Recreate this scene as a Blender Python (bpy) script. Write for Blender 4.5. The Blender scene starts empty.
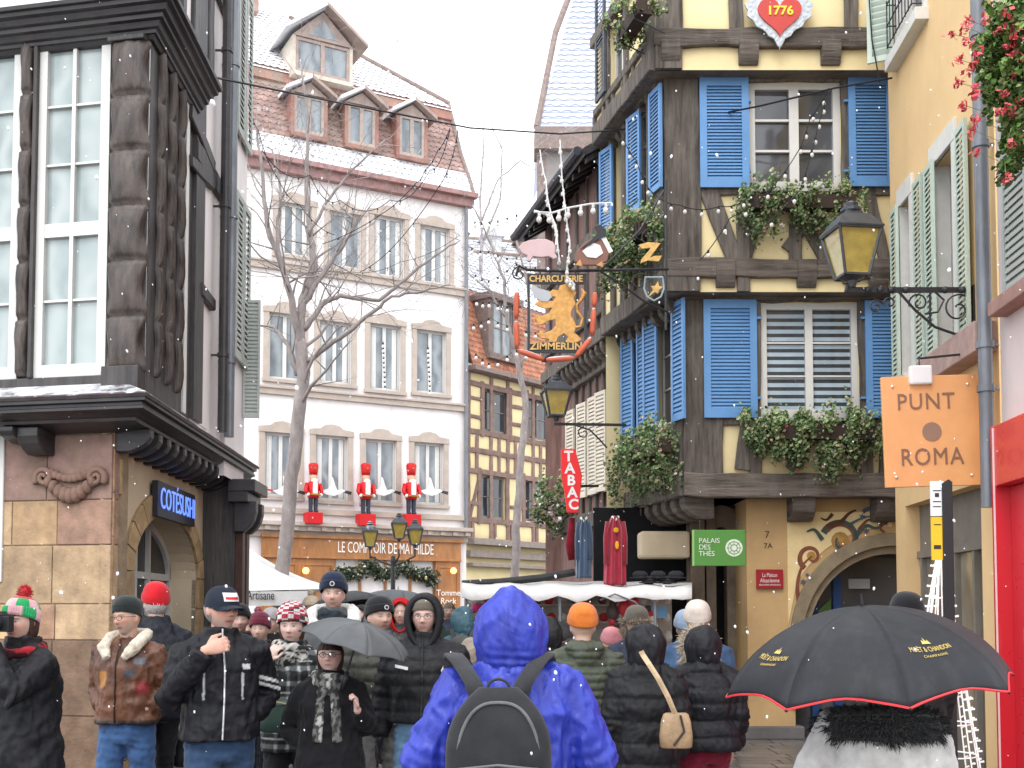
import bpy, bmesh, math, random
import numpy as np
from mathutils import Vector, Matrix, noise
PI = math.pi
R = math.radians
rnd = random.Random(7)
SC = bpy.context.scene
COL = SC.collection
# ------------------------------------------------------------------ camera
FPX = 1150.0
EYE = 1.65
PITCH = R(3.0)
HORIZON = 611.0
cam_d = bpy.data.cameras.new('camera')
cam = bpy.data.objects.new('camera', cam_d)
COL.objects.link(cam)
cam.location = (0, 0, EYE)
cam.rotation_euler = (PI / 2 + PITCH, 0, 0)
cam_d.sensor_width = 36
cam_d.lens = 36 * FPX / 1024
SHIFT = HORIZON - 384 - FPX * math.tan(PITCH)
cam_d.shift_y = SHIFT / 1024
cam_d.clip_end = 500
cam_d.clip_start = 0.1
SC.camera = cam
cp, sp_ = math.cos(PITCH), math.sin(PITCH)
def ray(px, py):
 """direction in the world with unit forward (Y) component"""
 u = (px - 512) / FPX
 v = (384 - py + SHIFT) / FPX
 d = Vector((u, cp - v * sp_, sp_ + v * cp))
 return d / d.y
def at(px, py, Y):
 return Vector((0, 0, EYE)) + ray(px, py) * Y
def vpdir(px, s=1):
 d = Vector(((px - 512) / FPX, 1, 0)).normalized()
 return d * s
# ------------------------------------------------------------------ frames
class Frame:
 def __init__(s, O, U, V=(0, 0, 1), N=None):
  s.O = Vector(O)
  s.U = Vector(U).normalized()
  s.V = Vector(V).normalized()
  s.N = Vector(N).normalized() if N is not None else s.U.cross(s.V).normalized()
 def W(s, u, v, n=0.0):
  return s.O + s.U * u + s.V * v + s.N * n
 def px(s, x, y, n=0.0):
  d = ray(x, y)
  C = Vector((0, 0, EYE))
  O = s.O + s.N * n
  t = (O - C).dot(s.N) / d.dot(s.N)
  p = C + d * t - s.O
  # solve in possibly non orthogonal axes
  return p.dot(s.U), p.dot(s.V)
 def rect(s, x0, y0, x1, y1, n=0.0):
  a = s.px(x0, y0, n)
  b = s.px(x1, y1, n)
  return min(a[0], b[0]), max(a[0], b[0]), min(a[1], b[1]), max(a[1], b[1])
def wall_frame(x, y, U, toward=(0, 0)):
 """frame standing at x,y with its normal turned to the viewer side"""
 f = Frame((x, y, 0), U)
 v = Vector((toward[0] - x, toward[1] - y, 0))
 if f.N.dot(v) < 0:
  f.N = -f.N
 return f
# ------------------------------------------------------------------ mesh builder
ROOT = {}
class MB:
 def __init__(s):
  s.v, s.f, s.c, s.m = [], [], [], []
  s.col = (1, 1, 1)
  s.mi = 0
 def add(s, vs, fs, col=None):
  b = len(s.v)
  s.v += [Vector(p) for p in vs]
  for f in fs:
   s.f.append([b + i for i in f])
   s.c.append(col or s.col)
   s.m.append(s.mi)
 def quad(s, a, b, c, d):
  s.add([a, b, c, d], [(0, 1, 2, 3)])
 def hexa(s, p):
  s.add(p, [(0, 3, 2, 1), (4, 5, 6, 7), (0, 1, 5, 4), (1, 2, 6, 5), (2, 3, 7, 6), (3, 0, 4, 7)])
 def fbox(s, F, u0, u1, v0, v1, n0, n1):
  W = F.W
  s.hexa([W(u0, v0, n0), W(u1, v0, n0), W(u1, v1, n0), W(u0, v1, n0),
    W(u0, v0, n1), W(u1, v0, n1), W(u1, v1, n1), W(u0, v1, n1)])
 def box(s, c, sx, sy, sz, rz=0):
  c = Vector(c)
  ca, sa = math.cos(rz), math.sin(rz)
  F = Frame(c, (ca, sa, 0), (0, 0, 1), (-sa, ca, 0))
  s.fbox(F, -sx / 2, sx / 2, -sz / 2, sz / 2, -sy / 2, sy / 2)
 def beam(s, a, b, w, h=None, up=(0, 0, 1)):
  a, b = Vector(a), Vector(b)
  h = h or w
  d = (b - a).normalized()
  x = d.cross(Vector(up))
  if x.length < 1e-4:
   x = d.cross(Vector((1, 0, 0)))
  x.normalize()
  y = x.cross(d).normalized()
  x *= w / 2
  y *= h / 2
  s.hexa([a - x - y, a + x - y, a + x + y, a - x + y, b - x - y, b + x - y, b + x + y, b - x + y])
 def timber(s, F, p, q, w, n0, n1, wob=0.012, seg=None):
  """hand hewn timber lying in frame F from p to q (u,v pairs)"""
  p = Vector((p[0], p[1]))
  q = Vector((q[0], q[1]))
  L = (q - p).length
  if L < 1e-3:
   return
  d = (q - p) / L
  t = Vector((-d.y, d.x))
  n1 += rnd.uniform(-.004, .004)
  k = seg or max(1, int(L / .3))
  rows = []
  cc = rnd.uniform(.82, 1.12)
  old = s.col
  s.col = tuple(c * cc for c in old)
  for i in range(k + 1):
   c = p + d * (L * i / k)
   a = w / 2 + (rnd.uniform(-1, 1) * wob)
   b = w / 2 + (rnd.uniform(-1, 1) * wob)
   e = n1 + rnd.uniform(-1, 1) * wob * .5
   A = c + t * a
   B = c - t * b
   ch = min(.012, w * .12)
   A2 = c + t * (a - ch)
   B2 = c - t * (b - ch)
   rows.append([F.W(A.x, A.y, n0), F.W(A.x, A.y, e - ch), F.W(A2.x, A2.y, e), F.W(B2.x, B2.y, e),
      F.W(B.x, B.y, e - ch), F.W(B.x, B.y, n0)])
  vs = [x for r in rows for x in r]
  fs = []
  for i in range(k):
   for j in range(5):
    fs.append((i * 6 + j, i * 6 + j + 1, i * 6 + j + 7, i * 6 + j + 6))
  fs.append((0, 1, 2, 3, 4, 5))
  fs.append(tuple(k * 6 + j for j in (5, 4, 3, 2, 1, 0)))
  s.add(vs, fs)
  s.col = old
 def poly(s, F, pts, n0, n1):
  k = len(pts)
  vs = [F.W(a, b, n0) for a, b in pts] + [F.W(a, b, n1) for a, b in pts]
  fs = [tuple(range(k)), tuple(range(2 * k - 1, k - 1, -1))]
  fs += [(i, (i + 1) % k, k + (i + 1) % k, k + i) for i in range(k)]
  s.add(vs, fs)
 def strip(s, rows, close=False, caps=False):
  """rows of equally many points -> skin"""
  k = len(rows[0])
  vs = [p for r in rows for p in r]
  fs = []
  for i in range(len(rows) - 1):
   for j in range(k if close else k - 1):
    a = i * k + j
    b = i * k + (j + 1) % k
    fs.append((a, b, b + k, a + k))
  if caps:
   fs.append(tuple(range(k - 1, -1, -1)))
   fs.append(tuple((len(rows) - 1) * k + j for j in range(k)))
  s.add(vs, fs)
 def tube(s, pts, r, seg=8, caps=True, flat=1.0):
  pts = [Vector(p) for p in pts]
  if not isinstance(r, (list, tuple)):
   r = [r] * len(pts)
  rows = []
  ref = None
  for i, p in enumerate(pts):
   d = (pts[min(i + 1, len(pts) - 1)] - pts[max(i - 1, 0)])
   if d.length < 1e-7:
    d = Vector((0, 0, 1))
   d.normalize()
   if ref is None:
    ref = d.cross(Vector((0, 0, 1)))
    if ref.length < .1:
     ref = d.cross(Vector((0, 1, 0)))
   x = (ref - d * ref.dot(d))
   if x.length < 1e-5:
    x = d.orthogonal()
   x.normalize()
   ref = x
   y = d.cross(x)
   rows.append([p + x * (math.cos(2 * PI * j / seg) * r[i]) + y * (math.sin(2 * PI * j / seg) * r[i] * flat) for j in range(seg)])
  s.strip(rows, close=True, caps=caps)
 def lathe(s, prof, O=(0, 0, 0), seg=16, axis=(0, 0, 1), sx=1, sy=1, ripple=None):
  O = Vector(O)
  A = Vector(axis).normalized()
  X = A.orthogonal().normalized() if abs(A.z) < .99 else Vector((1, 0, 0))
  Y = A.cross(X)
  rows = []
  for r, z in prof:
   rr = []
   for j in range(seg):
    a = 2 * PI * j / seg
    k = 1 + (ripple(a, z) if ripple else 0)
    rr.append(O + A * z + X * (math.cos(a) * r * sx * k) + Y * (math.sin(a) * r * sy * k))
   rows.append(rr)
  s.strip(rows, close=True, caps=True)
 def ball(s, c, r, seg=10, rings=6, sc=(1, 1, 1)):
  c = Vector(c)
  rows = []
  for i in range(1, rings):
   t = PI * i / rings
   rows.append([c + Vector((math.cos(2 * PI * j / seg) * math.sin(t) * r * sc[0],
         math.sin(2 * PI * j / seg) * math.sin(t) * r * sc[1],
         -math.cos(t) * r * sc[2])) for j in range(seg)])
  s.strip(rows, close=True, caps=True)
 def merge(s, o, M=None):
  b = len(s.v)
  s.v += [M @ p if M else p for p in o.v]
  s.f += [[b + i for i in f] for f in o.f]
  s.c += o.c
  s.m += o.m
 def mesh(s, name, off=Vector((0, 0, 0)), fix=True, smooth=False):
  me = bpy.data.meshes.new(name)
  me.from_pydata([tuple(p - off) for p in s.v], [], s.f)
  ca = me.attributes.new('Col', 'FLOAT_COLOR', 'FACE')
  ca.data.foreach_set('color', [x for c in s.c for x in (c[0], c[1], c[2], 1.0)])
  me.polygons.foreach_set('material_index', s.m)
  if fix:
   bm = bmesh.new()
   bm.from_mesh(me)
   bmesh.ops.recalc_face_normals(bm, faces=bm.faces)
   bm.to_mesh(me)
   bm.free()
  if smooth:
   me.polygons.foreach_set('use_smooth', [True] * len(me.polygons))
  me.update()
  return me
 def build(s, name, mat, parent=None, smooth=False, bevel=0, fix=True, auto=None):
  off = ROOT[parent.name] if parent is not None else Vector((0, 0, 0))
  me = s.mesh(name, off, fix, smooth)
  o = bpy.data.objects.new(name, me)
  for m in (mat if isinstance(mat, (list, tuple)) else [mat]):
   me.materials.append(m)
  link(o, parent)
  if bevel:
   b = o.modifiers.new('bevel', 'BEVEL')
   b.width = bevel
   b.segments = 2
   b.limit_method = 'ANGLE'
   b.angle_limit = R(40)
  if auto is not None:
   me.polygons.foreach_set('use_smooth', [True] * len(me.polygons))
   bm = bmesh.new(); bm.from_mesh(me)
   for e in bm.edges:
    if len(e.link_faces) == 2 and e.calc_face_angle(0) > R(auto):
     e.smooth = False
   bm.to_mesh(me); bm.free()
  return o
def link(o, parent=None):
 COL.objects.link(o)
 if parent is not None:
  o.parent = parent
  ROOT[o.name] = ROOT[parent.name]
 else:
  ROOT[o.name] = Vector((0, 0, 0))
 return o
def thing(name, label, cat, loc, group=None):
 o = bpy.data.objects.new(name, None)
 o.empty_display_size = .2
 COL.objects.link(o)
 o.location = loc
 ROOT[o.name] = Vector(loc)
 o['label'] = label
 o['category'] = cat
 if group:
  o['group'] = group
 return o
def tag(o, label, cat, group=None, kind=None):
 if label:
  o['label'] = label
 if cat:
  o['category'] = cat
 if group:
  o['group'] = group
 if kind:
  o['kind'] = kind
 return o
def text_mb(txt, size, F, u, v, n, depth=.01, align='CENTER', mb=None, spacing=1.0, bold=0.0, sx=1.0, fit=None, shear=0, remap=None):
 """lettering as mesh in frame F (u to the reader's right)"""
 cu = bpy.data.curves.new('txt', 'FONT')
 cu.body = txt
 cu.size = size
 cu.extrude = depth / 2
 cu.align_x = align
 cu.align_y = 'CENTER'
 cu.space_character = spacing
 cu.offset = bold
 cu.shear = shear
 cu.resolution_u = 3
 ob = bpy.data.objects.new('txt', cu)
 COL.objects.link(ob)
 bpy.context.view_layer.update()
 dg = bpy.context.evaluated_depsgraph_get()
 me = bpy.data.meshes.new_from_object(ob.evaluated_get(dg))
 mb = mb or MB()
 xs = [p.co.x for p in me.vertices]
 k = sx
 if fit and xs:
  k = fit / (max(xs) - min(xs))
 if remap:
  pts = [remap(p.co.x * k, p.co.y, p.co.z) for p in me.vertices]
 else:
  pts = [F.W(u + p.co.x * k, v + p.co.y, n + p.co.z) for p in me.vertices]
 mb.add(pts, [tuple(f.vertices) for f in me.polygons])
 bpy.data.objects.remove(ob)
 bpy.data.curves.remove(cu)
 bpy.data.meshes.remove(me)
 return mb
# ------------------------------------------------------------------ materials
MATS = {}
def srgb(r, g, b):
 f = lambda c: (c / 255 / 12.92) if c <= 10 else ((c / 255 + .055) / 1.055) ** 2.4
 return (f(r), f(g), f(b))
def mat(name, col, rough=.7, var=.25, scale=6, stretch=(1, 1, 1), bump=.2, bscale=None, spec=.3, metal=0,
  dirt=0, dirt_crevice_col=(.05, .045, .04), dscale=1.5, snow=0, emit=0, coat=0, stripes=None, sheen=0, alpha=1, trans=0, bdist=.01, crevice=0):
 if name in MATS:
  return MATS[name]
 m = bpy.data.materials.new(name)
 m.use_nodes = True
 nt = m.node_tree
 N = nt.nodes
 L = nt.links
 N.clear()
 out = N.new('ShaderNodeOutputMaterial')
 b = N.new('ShaderNodeBsdfPrincipled')
 L.new(b.outputs[0], out.inputs[0])
 b.inputs['Roughness'].default_value = rough
 b.inputs['Specular IOR Level'].default_value = spec
 b.inputs['Metallic'].default_value = metal
 b.inputs['Coat Weight'].default_value = coat
 b.inputs['Coat Roughness'].default_value = .04
 if sheen:
  b.inputs['Sheen Weight'].default_value = sheen
 if trans:
  b.inputs['Transmission Weight'].default_value = trans
 tc = N.new('ShaderNodeTexCoord')
 mp = N.new('ShaderNodeMapping')
 mp.inputs['Scale'].default_value = stretch
 L.new(tc.outputs['Object'], mp.inputs[0])
 no = N.new('ShaderNodeTexNoise')
 no.inputs['Scale'].default_value = scale
 no.inputs['Detail'].default_value = 6
 no.inputs['Roughness'].default_value = .6
 L.new(mp.outputs[0], no.inputs[0])
 rg = N.new('ShaderNodeMapRange')
 rg.inputs[1].default_value = .3
 rg.inputs[2].default_value = .7
 rg.inputs[3].default_value = 1 - var
 rg.inputs[4].default_value = 1 + var * .6
 L.new(no.outputs[0], rg.inputs[0])
 at_ = N.new('ShaderNodeAttribute')
 at_.attribute_name = 'Col'
 mul = N.new('ShaderNodeMix')
 mul.data_type = 'RGBA'
 mul.blend_type = 'MULTIPLY'
 mul.inputs[0].default_value = 1
 mul.inputs[6].default_value = (*col, 1)
 L.new(at_.outputs['Color'], mul.inputs[7])
 m2 = N.new('ShaderNodeMix')
 m2.data_type = 'RGBA'
 m2.blend_type = 'MULTIPLY'
 m2.inputs[0].default_value = 1
 L.new(mul.outputs[2], m2.inputs[6])
 L.new(rg.outputs[0], m2.inputs[7])
 cur = m2.outputs[2]
 if dirt:
  n2 = N.new('ShaderNodeTexNoise')
  n2.inputs['Scale'].default_value = dscale
  n2.inputs['Detail'].default_value = 8
  n2.inputs['Roughness'].default_value = .7
  m3p = N.new('ShaderNodeMapping')
  m3p.inputs['Scale'].default_value = (1, 1, .35)
  L.new(tc.outputs['Object'], m3p.inputs[0])
  L.new(m3p.outputs[0], n2.inputs[0])
  r2 = N.new('ShaderNodeMapRange')
  r2.inputs[1].default_value = .48
  r2.inputs[2].default_value = .72
  r2.inputs[3].default_value = 0
  r2.inputs[4].default_value = dirt
  L.new(n2.outputs[0], r2.inputs[0])
  m3 = N.new('ShaderNodeMix')
  m3.data_type = 'RGBA'
  m3.inputs[7].default_value = (*dirt_crevice_col, 1)
  L.new(r2.outputs[0], m3.inputs[0])
  L.new(cur, m3.inputs[6])
  cur = m3.outputs[2]
 if crevice:  # darkens the colour in corners and recesses, where surfaces close in
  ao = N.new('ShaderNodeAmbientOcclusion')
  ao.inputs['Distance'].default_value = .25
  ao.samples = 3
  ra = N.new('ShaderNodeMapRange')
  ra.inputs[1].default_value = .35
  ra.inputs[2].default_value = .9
  ra.inputs[3].default_value = crevice
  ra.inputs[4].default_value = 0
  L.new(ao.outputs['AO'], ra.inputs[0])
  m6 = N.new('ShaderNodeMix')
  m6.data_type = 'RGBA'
  m6.inputs[7].default_value = (*[c * .35 for c in dirt_crevice_col], 1)
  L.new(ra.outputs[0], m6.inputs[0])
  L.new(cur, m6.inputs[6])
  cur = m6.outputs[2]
 if stripes:
  # (axis, frequency, colour, width 0..1)
  sx = N.new('ShaderNodeSeparateXYZ')
  L.new(tc.outputs['Object'], sx.inputs[0])
  for ax, fr, c2, wd in stripes:
   mm = N.new('ShaderNodeMath'); mm.operation = 'MULTIPLY'; mm.inputs[1].default_value = fr
   L.new(sx.outputs[ax], mm.inputs[0])
   fc = N.new('ShaderNodeMath'); fc.operation = 'FRACT'
   L.new(mm.outputs[0], fc.inputs[0])
   gt = N.new('ShaderNodeMath'); gt.operation = 'LESS_THAN'; gt.inputs[1].default_value = wd
   L.new(fc.outputs[0], gt.inputs[0])
   mx = N.new('ShaderNodeMix'); mx.data_type = 'RGBA'; mx.inputs[7].default_value = (*c2, 1)
   L.new(gt.outputs[0], mx.inputs[0])
   L.new(cur, mx.inputs[6])
   cur = mx.outputs[2]
 bh = None
 if bump:
  nb = N.new('ShaderNodeTexNoise')
  nb.inputs['Scale'].default_value = bscale or scale * 3
  nb.inputs['Detail'].default_value = 5
  nb.inputs['Roughness'].default_value = .65
  L.new(mp.outputs[0], nb.inputs[0])
  bp = N.new('ShaderNodeBump')
  bp.inputs['Strength'].default_value = bump
  bp.inputs['Distance'].default_value = bdist
  L.new(nb.outputs[0], bp.inputs['Height'])
  L.new(bp.outputs[0], b.inputs['Normal'])
  rr = N.new('ShaderNodeMapRange')
  rr.inputs[3].default_value = max(0, rough - .12)
  rr.inputs[4].default_value = min(1, rough + .12)
  L.new(nb.outputs[0], rr.inputs[0])
  L.new(rr.outputs[0], b.inputs['Roughness'])
 if snow:
  ge = N.new('ShaderNodeNewGeometry')
  sz = N.new('ShaderNodeSeparateXYZ')
  L.new(ge.outputs['Normal'], sz.inputs[0])
  ns = N.new('ShaderNodeTexNoise')
  ns.inputs['Scale'].default_value = 2.2
  ns.inputs['Detail'].default_value = 9
  ns.inputs['Roughness'].default_value = .72
  L.new(tc.outputs['Object'], ns.inputs[0])
  ad = N.new('ShaderNodeMath'); ad.operation = 'MULTIPLY_ADD'
  ad.inputs[1].default_value = .55
  L.new(sz.outputs[2], ad.inputs[0]); L.new(ns.outputs[0], ad.inputs[2])
  rs = N.new('ShaderNodeMapRange')
  rs.inputs[1].default_value = 1.05 - snow * .6
  rs.inputs[2].default_value = 1.17 - snow * .6
  L.new(ad.outputs[0], rs.inputs[0])
  m5 = N.new('ShaderNodeMix'); m5.data_type = 'RGBA'
  m5.inputs[7].default_value = (.86, .88, .93, 1)
  L.new(rs.outputs[0], m5.inputs[0]); L.new(cur, m5.inputs[6])
  cur = m5.outputs[2]
 L.new(cur, b.inputs['Base Color'])
 if emit:
  L.new(cur, b.inputs['Emission Color'])
  b.inputs['Emission Strength'].default_value = emit
 if alpha < 1:
  b.inputs['Alpha'].default_value = alpha
 MATS[name] = m
 return m
# ------------------------------------------------------------------ world and sun
w = bpy.data.worlds.new('World')
SC.world = w
w.use_nodes = True
nt = w.node_tree
nt.nodes.clear()
wo = nt.nodes.new('ShaderNodeOutputWorld')
sky = nt.nodes.new('ShaderNodeTexSky')
sky.sky_type = 'NISHITA'
sky.sun_disc = False
sky.sun_elevation = R(50)
sky.sun_rotation = R(200)
b1 = nt.nodes.new('ShaderNodeBackground')
b1.inputs[1].default_value = .05
nt.links.new(sky.outputs[0], b1.inputs[0])
# the closed snow cloud in front of that sky
b2 = nt.nodes.new('ShaderNodeBackground')
tcw = nt.nodes.new('ShaderNodeTexCoord')
nw = nt.nodes.new('ShaderNodeTexNoise')
nw.inputs['Scale'].default_value = 1.6
nw.inputs['Detail'].default_value = 4
nt.links.new(tcw.outputs['Generated'], nw.inputs[0])
rw = nt.nodes.new('ShaderNodeValToRGB')
rw.color_ramp.elements[0].position = .3
rw.color_ramp.elements[0].color = (.88, .915, .96, 1)
rw.color_ramp.elements[1].position = .7
rw.color_ramp.elements[1].color = (1, 1, 1, 1)
nt.links.new(nw.outputs[0], rw.inputs[0])
nt.links.new(rw.outputs[0], b2.inputs[0])
SKY_STRENGTH = 2.2
b2.inputs[1].default_value = SKY_STRENGTH
ads = nt.nodes.new('ShaderNodeAddShader')
nt.links.new(b1.outputs[0], ads.inputs[0])
nt.links.new(b2.outputs[0], ads.inputs[1])
nt.links.new(ads.outputs[0], wo.inputs[0])
sun_d = bpy.data.lights.new('sun', 'SUN')
sun_d.energy = 1.3
sun_d.angle = R(25)
sun_d.color = (1, .97, .93)
sun = bpy.data.objects.new('sun', sun_d)
COL.objects.link(sun)
sun.rotation_euler = (R(40), 0, R(-20))
SC.view_settings.view_transform = 'Standard'
SC.view_settings.look = 'None'
SC.view_settings.exposure = 0
SC.cycles.max_bounces = 6
SC.cycles.transparent_max_bounces = 12
try:
 SC.cycles.use_denoising = True
except Exception:
 pass
# ================================================================== people
def wn(P, k, seed=0, n=5):
 """cheap vectorised noise, roughly -1..1"""
 r = np.random.RandomState(seed)
 o = np.zeros(len(P))
 for i in range(n):
  d = r.normal(size=3); d /= np.linalg.norm(d)
  e = r.normal(size=3); e /= np.linalg.norm(e)
  f = k * (1 + .7 * i)
  o += np.sin(P @ d * f + 1.7 * np.sin(P @ e * f * .6 + r.uniform(0, 6)) + r.uniform(0, 6)) / (1 + .5 * i)
 return o / 2.2
def folds(P, k, seed=0):
 a = wn(P, k, seed)
 b = wn(P * np.array([1.3, 1, .8]), k * 2.1, seed + 31)
 return (1 - np.abs(a) * 2.4) * .75 + (.6 - np.abs(b) * 2.2) * .45
def ellring(z, cx, cy, rx, ry, seg=20, p=2.3, tilt=0):
 out = []
 for j in range(seg):
  a = 2 * PI * j / seg
  c, s = math.cos(a), math.sin(a)
  x = math.copysign(abs(c) ** (2 / p), c) * rx
  y = math.copysign(abs(s) ** (2 / p), s) * ry
  out.append(Vector((cx + x, cy + y, z + y * tilt)))
 return out
def loft(mb, rings, seg=20, p=2.3):
 mb.strip([ellring(*r[:5], seg=seg, p=p, tilt=(r[5] if len(r) > 5 else 0)) for r in rings], close=True, caps=True)
REM = []
def remesh(mb, voxel, smooth=3, fac=.5):
 me = mb.mesh('tmp')
 o = bpy.data.objects.new('tmp', me)
 COL.objects.link(o)
 m = o.modifiers.new('r', 'REMESH')
 m.mode = 'VOXEL'
 m.voxel_size = voxel
 m.use_smooth_shade = True
 if smooth:
  s = o.modifiers.new('s', 'SMOOTH')
  s.iterations = smooth
  s.factor = fac
 bpy.context.view_layer.update()
 dg = bpy.context.evaluated_depsgraph_get()
 ev = o.evaluated_get(dg)
 res = bpy.data.meshes.new_from_object(ev)
 bpy.data.objects.remove(o)
 bpy.data.meshes.remove(me)
 for a in list(res.attributes):
  if a.name == 'Col':
   res.attributes.remove(a)
 return res
def mesh_np(me):
 P = np.empty(len(me.vertices) * 3)
 me.vertices.foreach_get('co', P)
 Nn = np.empty(len(me.vertices) * 3)
 me.vertices.foreach_get('normal', Nn)
 return P.reshape(-1, 3), Nn.reshape(-1, 3)
def set_np(me, P, C=None):
 P = np.ascontiguousarray(P, dtype=np.float32)
 me.vertices.foreach_set("co", P.reshape(-1))
 a = me.attributes.get('Col')
 if a:
  me.attributes.remove(a)
 a = me.attributes.new('Col', 'FLOAT_COLOR', 'POINT')
 if C is None:
  C = np.ones((len(P), 3))
 C4 = np.concatenate([C, np.ones((len(P), 1))], axis=1)
 a.data.foreach_set('color', C4.reshape(-1).astype(np.float32))
 me.polygons.foreach_set('use_smooth', [True] * len(me.polygons))
 me.update()
def put(me, name, mat_, parent=None, loc=None, rz=0):
 me.name = name
 o = bpy.data.objects.new(name, me)
 me.materials.clear()
 for m in (mat_ if isinstance(mat_, (list, tuple)) else [mat_]):
  me.materials.append(m)
 COL.objects.link(o)
 if parent:
  o.parent = parent
 if loc:
  o.location = loc
  o.rotation_euler = (0, 0, rz)
 ROOT[o.name] = Vector((0, 0, 0))
 return o
SKIN = mat('skin', (1, 1, 1), rough=.5, var=.1, scale=30, bump=.08, bscale=160, spec=.35, bdist=.002)
b_ = SKIN.node_tree.nodes['Principled BSDF']
b_.inputs['Subsurface Weight'].default_value = .12
b_.inputs['Subsurface Scale'].default_value = .02
def cloth(name, col, rough=.85, bump=.5, bscale=260, var=.3, spec=.15, sheen=.12, **k):
 return mat(name, col, rough=rough, var=var, scale=9, bump=bump, bscale=bscale, spec=spec, sheen=sheen, bdist=.003, **k)
def hmat(center, yaw=0, pitch=0, roll=0):
 return Matrix.Translation(center) @ Matrix.Rotation(yaw, 4, 'Z') @ Matrix.Rotation(pitch, 4, 'X') @ Matrix.Rotation(roll, 4, 'Y')
def g2(x, z, x0, z0, sx, sz):
 return np.exp(-((x - x0) / sx) ** 2 - ((z - z0) / sz) ** 2)
def head_mesh(mb, M, s=1.0, woman=False, beard=False):
 n, m = 64, 56
 rows = []
 for i in range(1, n):
  th = PI * i / n
  z0 = -math.cos(th)
  row = []
  for j in range(m):
   a = 2 * PI * j / m
   x0 = math.sin(a) * math.sin(th)
   y0 = math.cos(a) * math.sin(th)
   low = max(0, -z0)
   x = x0 * .076 * (1 - .30 * low ** 1.5)
   y = y0 * (.098 if y0 < 0 else .092)
   z = z0 * .118
   if y0 < 0:
    y *= (1 - .35 * low ** 1.3)
    z += 0.008 * low
   else:
    y *= (1 - .08 * low)
    # flatten the face
    y -= .006 * max(0, y0) * (1 - min(1, abs(x0) * 1.4))
   if y0 > 0:
    f = y0 ** .5
    g = lambda cx, cz, sx, sz: math.exp(-((x - cx) / sx) ** 2 - ((z - cz) / sz) ** 2)
    d = 0
    for zz, hh, ww in ((.012, .006, .009), (0, .011, .010), (-.012, .017, .012), (-.022, .024, .0135), (-.030, .010, .015)):
     d += hh * g(0, zz, ww, .009) * .8
    d += .006 * g(0, .032, .055, .012)
    for q in (-1, 1):
     d -= .011 * g(q * .031, .010, .019, .012)
     d += .004 * g(q * .031, .009, .011, .008)
     d += .005 * g(q * .043, -.022, .022, .02)
     d += .004 * g(q * .012, -.026, .006, .006)
    d += .006 * g(0, -.052, .025, .007) + .006 * g(0, -.066, .022, .007) - .006 * g(0, -.059, .026, .0035)
    d -= .004 * g(0, -.076, .03, .006)
    d += .009 * g(0, -.093, .022, .014)
    y += d * f
   row.append(M @ (Vector((x, y, z)) * s))
  rows.append(row)
 mb.strip(rows, close=True, caps=True)
 for q in (-1, 1):
  e = MB()
  e.ball((0, 0, 0), .03, 10, 8, (.32, .62, 1))
  T = M @ Matrix.Translation(Vector((q * .077, -.008, -.006)) * s) @ Matrix.Rotation(q * R(18), 4, 'Z')
  mb.merge(e, T)
def paint_head(P, C, Mi, s, skin, o):
 """C changes in place; Mi takes points to head space"""
 M = np.array(Mi)
 Q = (P @ M[:3, :3].T + M[:3, 3]) / s
 x, y, z = Q[:, 0], Q[:, 1], Q[:, 2]
 near = (np.abs(x) < .11) & (np.abs(z) < .15) & (np.abs(y) < .14)
 fr = near & (y > .03)
 def mixc(mask, col):
  mk = np.clip(mask, 0, 1)[:, None]
  C[:] = C * (1 - mk) + np.array(col)[None] * mk
 sk = np.array(skin)
 mixc(near * (.35 * (g2(x, z, .042, -.022, .022, .018) + g2(x, z, -.042, -.022, .022, .018) + g2(x, z, 0, -.022, .014, .012)) * fr), sk * np.array([1.15, .62, .6]))
 if o.get('beard'):
  bk = o['beard']
  jaw = np.clip((-.038 - z) / .012, 0, 1) * (np.abs(x) < .075) * (y > .0) * (z > -.125)
  jaw = np.maximum(jaw, g2(x, z, 0, -.043, .024, .007) * fr)
  mixc(jaw * bk[3] * (.75 + .25 * wn(P, 300, 3)), bk[:3])
 mixc(.9 * fr * np.exp(-(np.abs(x) / .023) ** 4 - (np.abs(z + .059) / .009) ** 4), o.get('lips', (sk[0] * .75, sk[1] * .42, sk[2] * .42)))
 mixc(.75 * fr * np.exp(-(np.abs(x) / .022) ** 4 - (np.abs(z + .059) / .002) ** 2), (.06, .02, .02))
 for q in (-1, 1):
  mixc(fr * .85 * np.exp(-((x - q * .031) / .017) ** 4 - ((z - .009) / .0068) ** 4), (sk[0] * .45, sk[1] * .35, sk[2] * .35))
  mixc(fr * np.exp(-((x - q * .031) / .0125) ** 4 - ((z - .0085) / .0042) ** 4), (.55, .52, .5))
  mixc(fr * np.exp(-((x - q * .031) / .006) ** 4 - ((z - .0085) / .0055) ** 4), (.035, .025, .02))
  mixc(fr * .8 * np.exp(-((x - q * .033) / .020) ** 4 - ((z - .0275 - .002 * np.cos(x * 60)) / .0042) ** 4), o.get('brow', (.05, .03, .02)))
  mixc(fr * .7 * g2(x, z, q * .007, -.031, .004, .003), (.08, .03, .03))
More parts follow.
